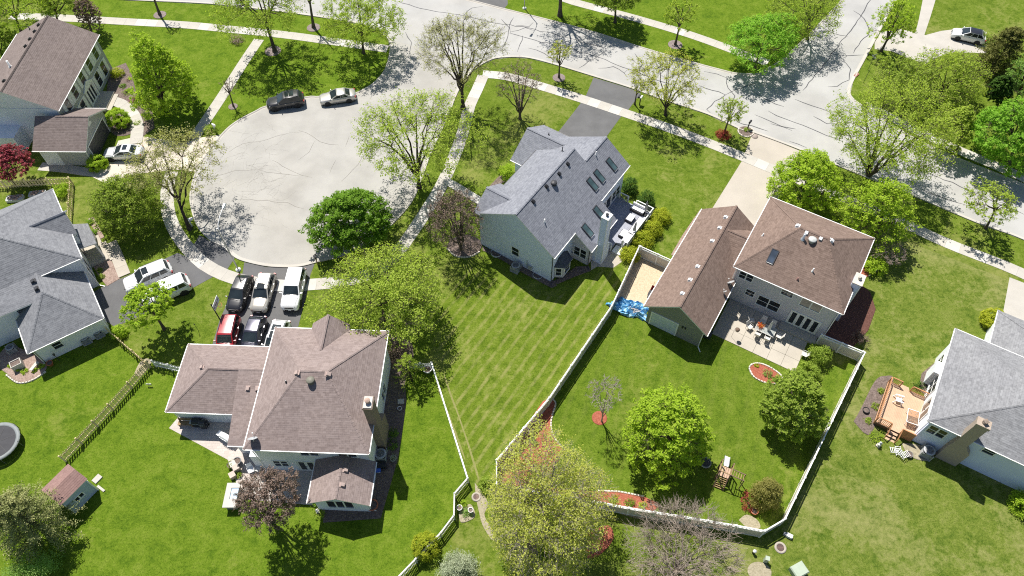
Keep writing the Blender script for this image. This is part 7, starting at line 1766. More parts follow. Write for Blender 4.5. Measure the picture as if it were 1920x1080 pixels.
# basketball hoop
r = empty('basketball_hoop', 'basketball hoop on a dark pole at the left edge of the six-car driveway', 'basketball hoop', (-30.05, 40.79), -0.081)
MB().tube([(0, 0, 0), (0, 0, 2.9), (0.5, 0, 3.15)], 0.06, 8).build('pole', BLACKP, r)
MB().obox((0.62, 0, 3.2), (0.04, 1.35, 0.85)).build('backboard', plain('frosted_board', (0.62, 0.65, 0.66), 0.2, var=0.03), r)
MB().obox((0.65, 0, 3.2), (0.02, 1.43, 0.05)).bar((0.0, 0, 2.5), (0.6, 0.3, 3.1), 0.04).bar((0.0, 0, 2.5), (0.6, -0.3, 3.1), 0.04).build('bracket', DARKM, r)
mb = MB().tube([(0.9+0.23*math.cos(a), 0.23*math.sin(a), 2.95) for a in [2*math.pi*i/16 for i in range(17)]], 0.018, 6, cap=False)
mb.bar((0.64, 0, 2.95), (0.68, 0, 2.95), 0.1); mb.build('rim', plain('hoop_orange', (0.5, 0.12, 0.03), 0.5), r)
n_ = MB()
for i in range(12):
    a = 2*math.pi*i/12; n_.bar((0.9+0.22*math.cos(a), 0.22*math.sin(a), 2.94), (0.9+0.13*math.cos(a+0.4), 0.13*math.sin(a+0.4), 2.55), 0.012)
n_.build('net', WHITEP, r)

# ------------------------------------------------------------------ air conditioners, bins, pots
ac_unit('air_conditioner', 'grey air conditioner in the dark bed at the left gable of the pale blue house', (0.40, 47.20), R(-30), 0.85)
ac_unit('air_conditioner', 'grey air conditioner beside the sunroom of the brown hip-roofed house', (-11.89, 25.89), R(-2), 0.95)
ac_unit('air_conditioner', 'air conditioner left of the other by the slate-roofed garage wall', (-42.89, 38.24), R(-56), 0.8, 'air conditioners by the slate-roofed garage')
ac_unit('air_conditioner', 'air conditioner right of the other by the slate-roofed garage wall', (-41.84, 38.99), R(-56), 0.8, 'air conditioners by the slate-roofed garage')
ac_unit('air_conditioner', 'grey air conditioner under the white wall at the left edge', (-49.89, 37.12), R(-56), 0.75)
ac_unit('air_conditioner', 'grey air conditioner between the wooden deck and the chimney', (37.83, 26.20), R(-31), 0.95)
ac_unit('air_conditioner', 'air conditioner behind the mauve garage at the left edge', (-62.53, 66.62), R(-2), 0.8)
def pot(name, label, loc, r_, h_, mat, fill=None, leaf=None, seed=1):
    o = empty(name, label, 'pot' if name != 'bucket' else 'bucket', loc)
    MB().lathe([(r_*0.7, 0), (r_*0.95, h_*0.85), (r_*1.08, h_*0.85), (r_*1.08, h_), (r_*0.9, h_), (r_*0.88, h_*0.8)], n=18, caps=False).build('rim_and_wall', mat, o)
    MB().lathe([(r_*0.88, h_*0.82), (0, h_*0.84)], n=16).build('soil', fill or MULCH_B, o)
    if leaf:
        rs = np.random.RandomState(seed); C = rs.normal(0, 1, (130, 3))*np.array([r_*.55, r_*.55, h_*.2])+np.array([0, 0, h_*1.15])
        V, Q = leaf_quads(C, unit(rs.normal(0, .5, (130, 3))+np.array([0, 0, .8])), 0.1, rs); inst('plant', np_mesh('plant', V, Q, LF[leaf], rs.uniform(0, 1, 130)), o)
    return o
pot('plant_pot', 'terracotta pot at the foot of the bronze conical shrub', (21.14, 20.88), 0.32, 0.36, TERRA)
pot('plant_pot', 'big round terracotta pot beside the right corner of the sunroom', (-12.23, 21.36), 0.5, 0.5, TERRA)
pot('plant_pot', 'dark pot on the bed left of the wooden deck', (33.55, 30.52), 0.3, 0.3, BLACKP)
pot('plant_pot', 'grey pot at the lower edge of the wooden deck', (36.28, 26.09), 0.3, 0.32, plain('grey_pot', (0.2, 0.19, 0.18), 0.8))
pot('plant_pot', 'dark pot with a green plant at the patio tip', (-25.42, 25.07), 0.32, 0.4, plain('brown_pot', (0.14, 0.11, 0.09), 0.8), leaf='olive', seed=5)
pot('plant_pot', 'big grey round pot beside the tiled planter', (-24.90, 25.38), 0.36, 0.5, plain('slate_pot', (0.25, 0.255, 0.26), 0.7))
pot('plant_pot', 'white round pot by the white slatted gate panel', (-8.29, 34.82), 0.42, 0.5, WHITEP)
pot('plant_pot', 'orange pot with flowers at the right edge of the rusty purple tree', (-19.00, 22.02), 0.25, 0.3, TERRA, leaf='red', seed=6)
pot('plant_pot', 'left white-topped pot beside the zigzag picket fence', (-4.58, 21.12), 0.24, 0.5, WHITEP)
pot('plant_pot', 'right white-topped pot beside the zigzag picket fence', (-3.59, 20.88), 0.22, 0.6, WHITEP)
pot('plant_pot', 'small dark pot at the left corner of the sunroom', (-17.21, 21.45), 0.22, 0.35, BLACKP, leaf='green', seed=7)
pot('plant_pot', 'reddish pot near the wall lamp at the slate garage corner', (-45.59, 35.54), 0.3, 0.4, TERRA)
pot('bucket', 'white bucket in the side bed above the chimney base', (-10.66, 30.69), 0.2, 0.3, WHITEP)
pot('plant_pot', 'pale pot beside the air conditioner of the brown hip-roofed house', (-10.80, 25.68), 0.28, 0.4, plain('stone_pot', (0.45, 0.44, 0.42), 0.8), leaf='spruce', seed=8)
r = empty('storage_tote', 'blue plastic tote beside the sunroom wall', 'box', (-12.15, 24.62), 0.2); MB().prism([(-.3, -.2), (.3, -.2), (.3, .2), (-.3, .2)], 0, 0.35).build('tub', plain('blue_plastic', (0.05, 0.14, 0.55), 0.4), r); MB().box(-.33, .33, -.23, .23, 0.35, 0.4).build('lid', MATS['blue_plastic'], r)
r = empty('storage_tote', 'black plastic tote above the blue tote', 'box', (-11.81, 25.07), 0.1); MB().box(-.42, .42, -.3, .3, 0, 0.45).build('tub', BLACKP, r); MB().box(-.45, .45, -.33, .33, 0.45, 0.5).build('lid', BLACKP, r)
r = empty('paving_block', 'pale square block in the side bed below the feathery larch', 'block', (-10.62, 31.47), 0.1); MB().box(-.3, .3, -.25, .25, 0, 0.2).build('block', WALK2, r)
# ------------------------------------------------------------------ patio things of the brown hip-roofed house
r = empty('stone_counter', 'white stone counter with a sunken blue basin at the edge of the lawn', 'outdoor counter', (-24.52, 22.07), 1.584-math.pi/2)
MB().box(-0.45, 0.45, -0.95, 0.95, 0, 0.84).build('cabinet', plain('counter_base', (0.34, 0.31, 0.28), 0.9), r)
MB().box(-0.58, 0.58, -1.1, -0.35, 0.85, 0.95).box(-0.58, 0.58, 0.65, 1.1, 0.85, 0.95).box(-0.58, -0.12, -0.35, 0.65, 0.85, 0.95).build('countertop', WALK2, r)
MB().box(-0.12, 0.50, -0.35, 0.65, 0.845, 0.87).build('basin', plain('basin_blue', (0.42, 0.55, 0.66), 0.2), r)
r = empty('bench', 'yellow wooden bench against the low garage wall', 'bench', (-30.50, 29.10), R(-2))
for i in range(4): MB().box(-0.7, 0.7, -0.22+i*0.115, -0.12+i*0.115, 0.42, 0.46).build('slat', WOOD, r)
for i in range(3): MB().box(-0.7, 0.7, 0.26, 0.29, 0.5+i*0.14, 0.6+i*0.14).build('backrest_slat', WOOD, r)
for x in (-.6, .6):
    for y in (-.18, .24): MB().box(x-.04, x+.04, y-.04, y+.04, 0, .42 if y < 0 else .9).build('leg', WOOD, r)
def grill(label, loc, rz, cover=None, w=1.3):
    r = empty('grill', label, 'grill', loc, rz); m = cover or BLACKP
    MB().box(-w*0.28, w*0.28, -0.28, 0.28, 0.08, 0.78).build('cart', m, r)
    MB().box(-w*0.5, -w*0.29, -0.25, 0.25, 0.76, 0.80).build('side_shelf', m if cover else GREYP, r); MB().box(w*0.29, w*0.5, -0.25, 0.25, 0.76, 0.80).build('side_shelf', m if cover else GREYP, r)
    mb = MB(); vs_ = []
    for x in (-w*0.3, w*0.3):
        for i in range(9): a = math.pi*i/8; vs_.append((x, 0.3*math.cos(a), 0.80+0.32*math.sin(a)))
    mb.add(vs_, [(i, i+1, 10+i, 9+i) for i in range(8)]+[tuple(range(8, -1, -1)), tuple(range(9, 18))], 0, False); mb.build('hood', m, r)
    MB().tube([(-w*0.22, -0.33, 0.9), (w*0.22, -0.33, 0.9)], 0.02, 6).build('handle', STEEL, r)
    for x in (-.3, .3): MB().lathe([(0.09, -0.03), (0.09, 0.03)], (x, 0.2, 0.09), 10).build('wheel', BLACKP, r)
    return r
grill('black covered grill beside the yellow bench', (-29.35, 29.10), R(-2))
grill('big white covered grill at the eave of the lower roof wing', (-26.30, 27.55), R(-30), WHITEP, 1.9)
grill('dark storage box by the garage wall, right of the black grill', (-28.76, 28.94), R(-2), plain('graphite_plastic', (0.05, 0.05, 0.055), 0.6), 0.9)
def patio_chair(label, loc, rz, mat, fab, group=None):
    r = empty('patio_chair', label, 'chair', loc, rz, group)
    for x in (-.25, .25):
        for y in (-.25, .25): MB().tube([(x, y, 0), (x*0.95, y*0.95, 0.42 if y < 0 else 0.42)], 0.017, 6).build('leg', mat, r)
        MB().tube([(x*1.1, -.25, 0.4), (x*1.1, -.25, 0.62), (x*1.1, .22, 0.64)], 0.018, 6).build('armrest', mat, r)
        MB().tube([(x*0.95, .24, 0.4), (x*0.95, .42, 0.98)], 0.017, 6).build('back_post', mat, r)
    MB().box(-.26, .26, -.27, .24, 0.41, 0.45).build('seat', fab, r)
    b = MB().add([(-.24, .245, .47), (.24, .245, .47), (.24, .41, .98), (-.24, .41, .98), (-.24, .275, .47), (.24, .275, .47), (.24, .44, .98), (-.24, .44, .98)], [(0, 1, 2, 3), (7, 6, 5, 4), (0, 4, 5, 1), (2, 6, 7, 3), (1, 5, 6, 2), (3, 7, 4, 0)])
    b.build('backrest', fab, r)
    return r
SLING = plain('pale_sling', (0.60, 0.58, 0.54), 0.8)
patio_chair('white chair left of the pair above the rusty purple tree', (-23.47, 24.57), R(30), WHITEP, WHITEP, 'white chairs above the rusty purple tree')
patio_chair('white chair right of the pair above the rusty purple tree', (-22.82, 24.67), R(-20), WHITEP, SLING, 'white chairs above the rusty purple tree')
r = empty('tiled_planter', 'square tiled planter cluster at the tip of the patio', 'planter', (-25.02, 24.57), 0.6)
for (x, y, h_, m_) in ((-.3, -.35, .5, 'p'), (.25, .0, .7, 'p'), (.15, .5, .62, 'w')):
    MB().box(x-.27, x+.27, y-.27, y+.27, 0, h_).build('box', plain('tan_tile', (0.46, 0.38, 0.33), 0.7) if m_ == 'p' else WALK2, r)
# ------------------------------------------------------------------ shed, trampoline, yard things at the left
S0, S1 = (-38.07, 20.70), (-36.71, 22.84)
sa = math.atan2(S1[1]-S0[1], S1[0]-S0[0]); sL = math.hypot(S1[0]-S0[0], S1[1]-S0[1])
SH = empty('garden_shed', 'small slate blue shed with a russet roof beside the big pine', 'shed', S0, sa)
MB().prism([(0.05, 0.12), (sL-0.05, 0.12), (sL-0.05, 2.5), (0.05, 2.5)], 0, 2.42).build('wall', SID_SHED, SH)
roof_plane(SH, [(-0.12, 0.06, 2.42), (sL+0.12, 0.06, 2.42), (sL+0.12, 1.3, 2.95), (-0.12, 1.3, 2.95)], SH_RED, thick=0.05)
roof_plane(SH, [(-0.12, 2.6, 2.42), (-0.12, 1.3, 2.95), (sL+0.12, 1.3, 2.95), (sL+0.12, 2.6, 2.42)], SH_RED, thick=0.05)
for x_, s_ in ((0.05, 1), (sL-0.05, -1)): MB().add([(x_, 0.12, 2.4), (x_, 2.5, 2.4), (x_, 1.3, 2.9), (x_+.1*s_, 0.12, 2.4), (x_+.1*s_, 2.5, 2.4), (x_+.1*s_, 1.3, 2.9)], [(0, 1, 2), (5, 4, 3), (0, 2, 5, 3), (1, 4, 5, 2)]).build('gable_wall', SID_SHED, SH)
window(SH, (sL*0.47, 0.12, 1.35), -90, 0.75, 0.5, 2, cross=False)
MB().box(sL-0.1, sL+0.02, 0.05, 0.17, 0, 2.1).box(0, 0.1, 0.05, 0.17, 0, 2.1).build('corner_trim', TRIM, SH)
r = empty('doorstep', 'white slab step at the right corner of the blue shed', 'step', (-37.29, 23.63), sa); MB().box(-.15, .6, -.2, .35, 0, 0.12).build('slab', WALK, r)
r = empty('doorstep', 'pale plank ramp on the grass right of the blue shed', 'ramp', (-36.83, 23.09), sa); MB().box(-.08, .12, -.7, .2, 0, 0.1).build('plank', WALK, r)
def trampoline(label, loc, rad, h):
    r = empty('trampoline', label, 'trampoline', loc)
    MB().lathe([(rad*0.83, h-0.01), (0, h-0.03)], n=40).build('jump_mat', plain('jump_mat', (0.05, 0.05, 0.055), 0.8), r)
    ang = lambda i, n: 2*math.pi*i/n
    MB().lathe([(rad*0.83, h), (rad*0.86, h+0.035), (rad, h+0.03), (rad*1.01, h-0.03)], n=40, caps=False).build('edge_pad', plain('trampoline_pad', (0.20, 0.22, 0.22), 0.6), r)
    MB().tube([(rad*math.cos(ang(i, 32)), rad*math.sin(ang(i, 32)), h-0.04) for i in range(33)], 0.03, 6, cap=False).build('frame', STEEL, r)
    for i in range(6):
        a = ang(i, 6); c = (rad*math.cos(a), rad*math.sin(a))
        MB().tube([(c[0], c[1], 0.02), (c[0], c[1], h)], 0.03, 6).build('leg', STEEL, r)
        if rad > 1: MB().tube([(c[0]*1.02, c[1]*1.02, 0.1), (c[0]*1.02, c[1]*1.02, h+0.3)], 0.022, 6).build('net_pole', DARKM, r)
    if rad > 1:
        sm = MB()
        for i in range(3): sm.bar((rad*.8*math.cos(.5+i), rad*.8*math.sin(.5+i), h-0.004), (-rad*.8*math.cos(.5+i), -rad*.8*math.sin(.5+i), h-0.004), 0.05, 0.01)
        sm.build('seam', BLACKP, r)
    return r
trampoline('large round trampoline with grey pad cut by the left edge', (-47.06, 27.03), 1.95, 0.85)
trampoline('small round trampoline in the shadow of the vivid lime tree', (17.56, 25.33), 0.5, 0.25)
r = empty('raised_planter', 'white-framed raised planter box of soil in the pebble bed', 'planter', (-48.61, 35.30), R(35))
for a, b, c, d in ((-.5, .5, -.38, -.32), (-.5, .5, .32, .38), (-.5, -.44, -.32, .32), (.44, .5, -.32, .32)): MB().box(a, b, c, d, 0.0, 0.85).build('side_board', WALK2, r)
MB().box(-.44, .44, -.32, .32, 0.1, 0.78).build('soil', MULCH_B, r)
r = empty('bench', 'small stone bench at the right of the pebble bed', 'bench', (-46.93, 35.18), R(70)); MB().box(-.5, .5, -.16, .16, 0.36, 0.44).build('seat', STONEW, r); MB().box(-.42, -.3, -.14, .14, 0, 0.36).build('leg', STONEW, r); MB().box(.3, .42, -.14, .14, 0, 0.36).build('leg', STONEW, r)
r = empty('lamp_post', 'dark pole lamp beside the slate garage wall', 'lamp', (-44.91, 36.02)); MB().tube([(0, 0, 0), (0, 0, 1.1)], 0.03, 6).build('pole', DARKM, r); MB().lathe([(0.1, 1.05), (0.12, 1.25), (0, 1.35)], n=8).build('head', DARKM, r)
for i, (p, lb) in enumerate((((-57.50, 57.34), 'grey raised tub of rubble nearer the left edge, under the picket fence'), ((-55.14, 58.00), 'grey raised tub of rubble half hidden by the slate roof, under the picket fence'))):
    r = empty('rubble_tub', lb, 'planter', p, R(8), 'raised tubs under the picket fence')
    pl = [(-0.85, -0.45), (0.85, -0.45), (0.95, -0.3), (0.95, 0.3), (0.85, 0.45), (-0.85, 0.45), (-0.95, 0.3), (-0.95, -0.3)]
    MB().prism(pl, 0, 0.32).build('tub', plain('tub_grey', (0.40, 0.41, 0.38), 0.7), r)
    rs2 = random.Random(i)
    for k in range(22):
        s_ = rs2.uniform(.09, .2); MB().blob((rs2.uniform(-.7, .7), rs2.uniform(-.32, .32), 0.36), (s_, s_*.8, s_*.6), 7, 4, jit=0.15, rs=rs2).build('stone', STONES, r)
# ------------------------------------------------------------------ grey deck with white rails
DK = empty('grey_deck', 'grey composite deck with white railings behind the pale blue house', 'deck', (FB[0][0], FB[0][1], 0), R(FB[1]))
du0, du1, dv0, dv1 = 7.4, 14.5, -13.45, -8.92
n_ = int((dv1-dv0)/0.145)
for i in range(n_):
    y0 = dv0+(dv1-dv0)*i/n_; u0_ = du0 if y0 > -12.15 else 8.55
    if y0 > -11.15: u0_ = 9.15
    MB().box(u0_, du1, y0+0.004, y0+(dv1-dv0)/n_-0.004, 0.40, 0.44).build('board', DECKG, DK)
MB().box(du0+1.2, du1-0.05, dv0+0.04, dv1, 0.05, 0.395).box(du0+0.05, du0+1.2, -12.1, -11.2, 0.05, 0.395).build('skirt', VGREY, DK)
def railing(P, a, b, z, h, mat, bal, posts=(True, True), pitch=0.13, pw=0.13, cap=True, rmat=None):
    a, b = Vector((a[0], a[1], z)), Vector((b[0], b[1], z)); d = (b-a); L = d.length; d.normalize(); ang = math.atan2(d.y, d.x)
    rm = rmat or mat
    MB().bar(a+Vector((0, 0, h-0.04)), b+Vector((0, 0, h-0.04)), 0.10, 0.05).build('rail', rm, P); MB().bar(a+Vector((0, 0, 0.1)), b+Vector((0, 0, 0.1)), 0.05, 0.05).build('rail', rm, P)
    n = max(2, int(L/pitch))
    for i in range(1, n): 
        c = a+d*(L*i/n); MB().obox((c.x, c.y, z+h*0.5+0.02), (0.035, 0.035, h-0.2), ang).build('baluster', bal, P)
    for f, c in zip(posts, (a, b)):
        if f: inst('post', post_mesh(h+0.12, pw, mat, 'rp'+mat.name), P, (c.x, c.y, z-0.3 if z > 0.3 else 0), ang)
railing(DK, (8.6, dv0), (du1, dv0), 0.44, 1.0, VINYL, GREYP); railing(DK, (du1, dv0), (du1, -11.4), 0.44, 1.0, VINYL, GREYP, (False, True)); railing(DK, (du1, -10.3), (du1, -9.2), 0.44, 1.0, VINYL, GREYP)
railing(DK, (7.45, -12.1), (7.45, -11.3), 0.44, 1.0, VINYL, VINYL); inst('post', post_mesh(1.3, 0.13, VINYL, 'rpx'), DK, (8.6, -12.9, 0.1))
MB().box(7.45, 8.5, -13.4, -12.25, 0.0, 0.2).build('step', VINYL, DK)
CUSH = plain('white_cushion', (0.72, 0.72, 0.74), 0.9, var=0.06); WICK = plain('dark_wicker', (0.05, 0.045, 0.045), 0.8)
def dk(u, v): 
    a = R(FB[1]); return (FB[0][0]+u*math.cos(a)-v*math.sin(a), FB[0][1]+u*math.sin(a)+v*math.cos(a), 0.44)
def sofa(label, u, v, L, rz, backs=True):
    r = empty('outdoor_sofa', label, 'sofa', dk(u, v), R(FB[1])+rz)
    MB().box(-L/2, L/2, -0.4, 0.4, 0.02, 0.32).build('base', WICK, r)
    n = max(1, round(L/0.75))
    for i in range(n):
        MB().box(-L/2+L*i/n+0.01, -L/2+L*(i+1)/n-0.01, -0.40, 0.3, 0.32, 0.46).build('seat_cushion', CUSH, r)
        if backs: MB().box(-L/2+L*i/n+0.02, -L/2+L*(i+1)/n-0.02, -0.42, -0.25, 0.46, 0.8).build('back_cushion', CUSH, r)
    return r
sofa('long white cushioned sofa along the lower railing of the grey deck', 11.6, -12.95, 2.6, 0)
sofa('white cushioned sofa at the far end of the grey deck', 13.9, -11.9, 1.6, R(90))
sofa('white ottoman with dark sides in the middle of the grey deck', 9.9, -12.3, 1.0, 0, False)
sofa('square white table-top ottoman near the far sofa on the grey deck', 12.3, -11.8, 1.0, 0, False)
r = empty('outdoor_table', 'white long table at the lower stair end of the grey deck', 'table', dk(9.35, -13.0), R(FB[1])); MB().box(-.75, .6, -.32, .32, 0.66, 0.72).build('tabletop', CUSH, r)
for x in (-.65, .5):
    for y in (-.25, .25): MB().box(x-.03, x+.03, y-.03, y+.03, 0, .66).build('leg', WICK, r)
def closed_umbrella(label, loc, lean, mat, h=2.5):
    r = empty('parasol', label, 'parasol', loc); r.rotation_euler = lean
    MB().tube([(0, 0, 0), (0, 0, h)], 0.025, 8).build('pole', STEEL, r)
    mb = MB(); prof = [(0.04, h-0.02), (0.11, h-0.35), (0.15, h-0.9), (0.19, h-1.45)]; seg = 16; vs_ = []
    for r_, z in prof:
        for j in range(seg): a = 2*math.pi*j/seg; k = 1 if j % 2 else 0.62; vs_.append((r_*k*math.cos(a), r_*k*math.sin(a), z))
    mb.add(vs_, [((i+1)*seg+j, (i+1)*seg+(j+1) % seg, i*seg+(j+1) % seg, i*seg+j) for i in range(3) for j in range(seg)], 0); mb.build('folded_canopy', mat, r)
    MB().lathe([(0.28, 0), (0.28, 0.08), (0.06, 0.1)], n=16).build('base', DARKM, r)
    return r
closed_umbrella('folded grey parasol at the far corner of the grey deck', dk(13.9, -12.9), (0.05, -0.05, 0), plain('parasol_grey', (0.40, 0.40, 0.40), 0.8))
closed_umbrella('folded grey parasol by the lower railing of the grey deck', dk(10.4, -13.2), (0.04, 0.03, 0), MATS['parasol_grey'])
# ------------------------------------------------------------------ wood-chip yard
rs3 = np.random.RandomState(9)
def tarp(label, poly_c, rx, ry, rz, mat, seed, h=0.35, n=26, name='tarp'):
    rs = np.random.RandomState(seed); r = empty(name, label, 'tarp', poly_c, rz)
    g = rs.normal(0, 1, (n+8, n+8))
    for _ in range(2): g = (g + np.roll(g, 1, 0) + np.roll(g, 1, 1) + np.roll(g, -1, 0))/3
    vs_ = []; 
    for i in range(n):
        for j in range(n):
            x, y = -1+2*i/(n-1), -1+2*j/(n-1); k = math.sqrt(max(0, 1-max(abs(x), abs(y))**3))
            wob = 1+0.40*g[i//3, j//3]
            vs_.append((x*rx*wob, y*ry*wob, 0.03+max(0, h*(0.45+0.5*g[i+4, j+4]))*k + 0.02*abs(g[i, j])))
    return MB().add(vs_, [(i*n+j, (i+1)*n+j, (i+1)*n+j+1, i*n+j+1) for i in range(n-1) for j in range(n-1)], 0).build('sheet', mat, r)
BLUET = NT('blue_tarp'); vv_ = BLUET.coord('Object'); BLUETM = BLUET.fin(BLUET.ramp(BLUET.noise(vv_, 3.0, 4, 0.6), [(0.36, (0.03, 0.17, 0.42)), (0.5, (0.14, 0.42, 0.68)), (0.6, (0.50, 0.70, 0.80))]), 0.35, 0.5)
tarp('crumpled blue tarp at the lower end of the wood-chip yard', (12.37, 42.10), 1.6, 0.95, R(-22), BLUETM, 4, 0.75)
tarp('crumpled grey plastic sheet lying on the blue tarp', ((12.92, 41.97)[0], (12.92, 41.97)[1], 0.30), 0.55, 0.4, 0.3, plain('grey_sheet', (0.42, 0.40, 0.39), 0.6, var=0.3), 5, 0.25, 14)
tarp('dark blue end of tarp tucked at the fence foot', (10.75, 42.57), 0.5, 0.35, 0.2, plain('navy_tarp', (0.015, 0.04, 0.25), 0.4), 6, 0.2, 12)
r = empty('wheelbarrow', 'red wheelbarrow against the long brown garage wall', 'wheelbarrow', (14.88, 44.19), R(60))
MB().add([(-.3, -.2, .3), (.3, -.25, .3), (.3, .25, .3), (-.3, .2, .3), (-.42, -.3, .62), (.45, -.36, .62), (.45, .36, .62), (-.42, .3, .62)], [(3, 2, 1, 0), (0, 1, 5, 4), (1, 2, 6, 5), (2, 3, 7, 6), (3, 0, 4, 7), (4, 5, 1, 0), (5, 6, 2, 1), (6, 7, 3, 2), (7, 4, 0, 3), (0, 1, 2, 3)]).build('tray', plain('barrow_red', (0.42, 0.03, 0.04), 0.4), r)
for s_ in (-1, 1): MB().tube([(-.5, s_*.1, .2), (.3, s_*.25, .34), (.95, s_*.3, .6)], 0.02, 6).build('handle', WOOD, r); MB().bar((.25, s_*.2, .3), (.35, s_*.22, 0), .03).build('leg', DARKM, r)
wl = MB().lathe([(0.05, -.03), (0.18, -.05), (0.19, 0), (0.18, .05), (0.05, .03)], n=16).build('wheel', RUBBER, r); wl.rotation_euler = (R(90), 0, 0); wl.location = (-.52, 0, .19)
r = empty('storage_bin', 'grey bin leaning at the garage wall beside the red wheelbarrow', 'bin', (14.55, 43.72), R(60)); MB().box(-.3, .3, -.25, .25, 0, .6).build('tub', GREYP, r); MB().box(-.33, .33, -.28, .28, .6, .65).build('lid', BLACKP, r)
# ------------------------------------------------------------------ patio of the large brown-roofed house
r = empty('patio_table', 'dining table with a glass top and orange flowers on the square patio', 'table', (25.63, 39.24), R(-31))
MB().box(-.95, .95, -.52, .52, .70, .72).build('tabletop', plain('table_glass', (0.32, 0.34, 0.33), 0.15, 0.6), r)
MB().box(-.99, .99, -.56, -.52, .69, .735).box(-.99, .99, .52, .56, .69, .735).box(-.99, -.95, -.52, .52, .69, .735).box(.95, .99, -.52, .52, .69, .735).build('table_frame', SLING, r)
for x in (-.8, .8):
    for y in (-.42, .42): MB().tube([(x, y, 0), (x*.93, y*.93, .70)], .025, 6).build('leg', SLING, r)
ct = (25.63, 39.24)
def pt(x, y): a = R(-31); return (ct[0]+x*math.cos(a)-y*math.sin(a), ct[1]+x*math.sin(a)+y*math.cos(a), 0.052)
chairs = [(-0.55, .85, 0), (0.45, .85, 0), (-0.5, -.85, 180), (0.5, -.85, 180), (1.45, 0.1, -90), (-1.5, -0.35, 70), (-1.6, .45, 120)]
lbs = ['chair behind the patio table, nearer the house corner', 'chair behind the patio table, nearer the french doors', 'chair on the lawn side of the patio table, left of two', 'chair on the lawn side of the patio table, right of two', 'chair at the right end of the patio table', 'lower of two chairs at the flowers end of the patio table', 'upper of two chairs at the flowers end of the patio table']
for (x, y, a), lb in zip(chairs, lbs): patio_chair('pale sling '+lb, pt(x, y), R(-31+a), SLING, SLING, 'pale sling chairs round the patio table')
cu = closed_umbrella('folded white parasol standing through the patio table', pt(0.25, 0), (0, 0, 0), plain('parasol_white', (0.62, 0.62, 0.60), 0.8), 2.3)
fp = pt(-.62, .02); r = empty('flower_bowl', 'bowl of orange and yellow flowers on the patio table', 'flowers', (fp[0], fp[1], 0.79))
MB().lathe([(.12, 0), (.22, .12), (.2, .13)], n=14).build('bowl', TERRA, r)
rs4 = np.random.RandomState(3); C_ = rs4.normal(0, 1, (160, 3))*np.array([.17, .17, .05])+np.array([0, 0, .18]); V_, Q_ = leaf_quads(C_, unit(rs4.normal(0, .4, (160, 3))+np.array([0, 0, 1])), .11, rs4)
LF['flower'] = leaf_mat('flower_orange', (0.55, 0.42, 0.04), (0.60, 0.16, 0.03), (0.55, 0.06, 0.08)); inst('blooms', np_mesh('blooms', V_, Q_, LF['flower'], rs4.uniform(0, 1, 160)), r)
patio_chair('grey and white deck chair by the tall olive shrub', (29.03, 36.51), R(-120), WHITEP, SLING)
r = empty('shepherd_hook', 'thin garden hook with a hanging basket at the left patio edge', 'garden hook', (22.23, 38.74)); MB().tube([(0, 0, 0), (0, 0, 1.7), (.1, 0, 1.85), (.28, 0, 1.8), (.3, 0, 1.65)], .012, 6).build('hook', DARKM, r); MB().lathe([(0.02, 1.2), (.2, 1.28), (.24, 1.45), (.0, 1.5)], (.3, 0, 0), 14).build('basket', plain('basket_brown', (0.16, 0.11, 0.08), 0.9), r)
# ------------------------------------------------------------------ play set
PS = empty('play_set', 'wooden climbing frame with a white slide on the fenced back lawn', 'play set', (18.88, 24.17), R(66))
PWD = plain('play_wood', (0.46, 0.31, 0.22), 0.8, var=0.2); PDK = plain('play_wood_dark', (0.17, 0.11, 0.08), 0.8, var=0.3)
for x in (-.55, .55):
    for y in (-.5, .5): MB().box(x-.05, x+.05, y-.05, y+.05, 0, 2.1).build('post', PDK, PS)
for i in range(5): MB().box(-.5, .5, -.5+i*.2, -.5+i*.2+.17, .95, .99).build('floor_board', PWD, PS)
for z in (1.4, 2.05):
    for y in (-.5, .5): MB().bar((-.55, y, z), (.55, y, z), .05, .08).build('rail', WOOD, PS)
MB().bar((-.55, -.5, 2.05), (-.55, .5, 2.05), .05, .08).build('rail', WOOD, PS)
MB().add([(.55, -.2, 1.0), (.55, .2, 1.0), (1.9, .2, .15), (1.9, -.2, .15), (.55, -.2, 1.04), (.55, .2, 1.04), (1.9, .2, .2), (1.9, -.2, .2)], [(3, 2, 1, 0), (4, 5, 6, 7), (0, 1, 5, 4), (1, 2, 6, 5), (2, 3, 7, 6), (3, 0, 4, 7)]).build('slide', WHITEP, PS)
for s_ in (-.23, .23): MB().bar((.55, s_, 1.08), (1.9, s_, .24), .03, .12).build('slide_rim', GREYP, PS)
for i in range(6): MB().bar((-1.25+.12*i, -.42, .15+i*.16), (-1.25+.12*i, .42, .15+i*.16), .06, .06).build('ladder_rung', WOOD, PS)
for s_ in (-.45, .45): MB().bar((-1.35, s_, 0), (-.55, s_, 1.15), .07).build('ladder_rail', PDK, PS)
for s_ in (-.35, .25): MB().bar((-.2+s_, -.5, 2.0), (-.2+s_, -1.7, 1.9), .07).build('beam', PDK, PS)
for i in range(5): MB().bar((-.55, -.7-i*.22, 1.97-i*.02), (.05, -.7-i*.22, 1.97-i*.02), .045).build('monkey_bar', WOOD, PS)
for s_ in (-.55, .05): MB().bar((s_, -1.7, 0), (s_, -1.68, 1.95), .07).build('post', PDK, PS)
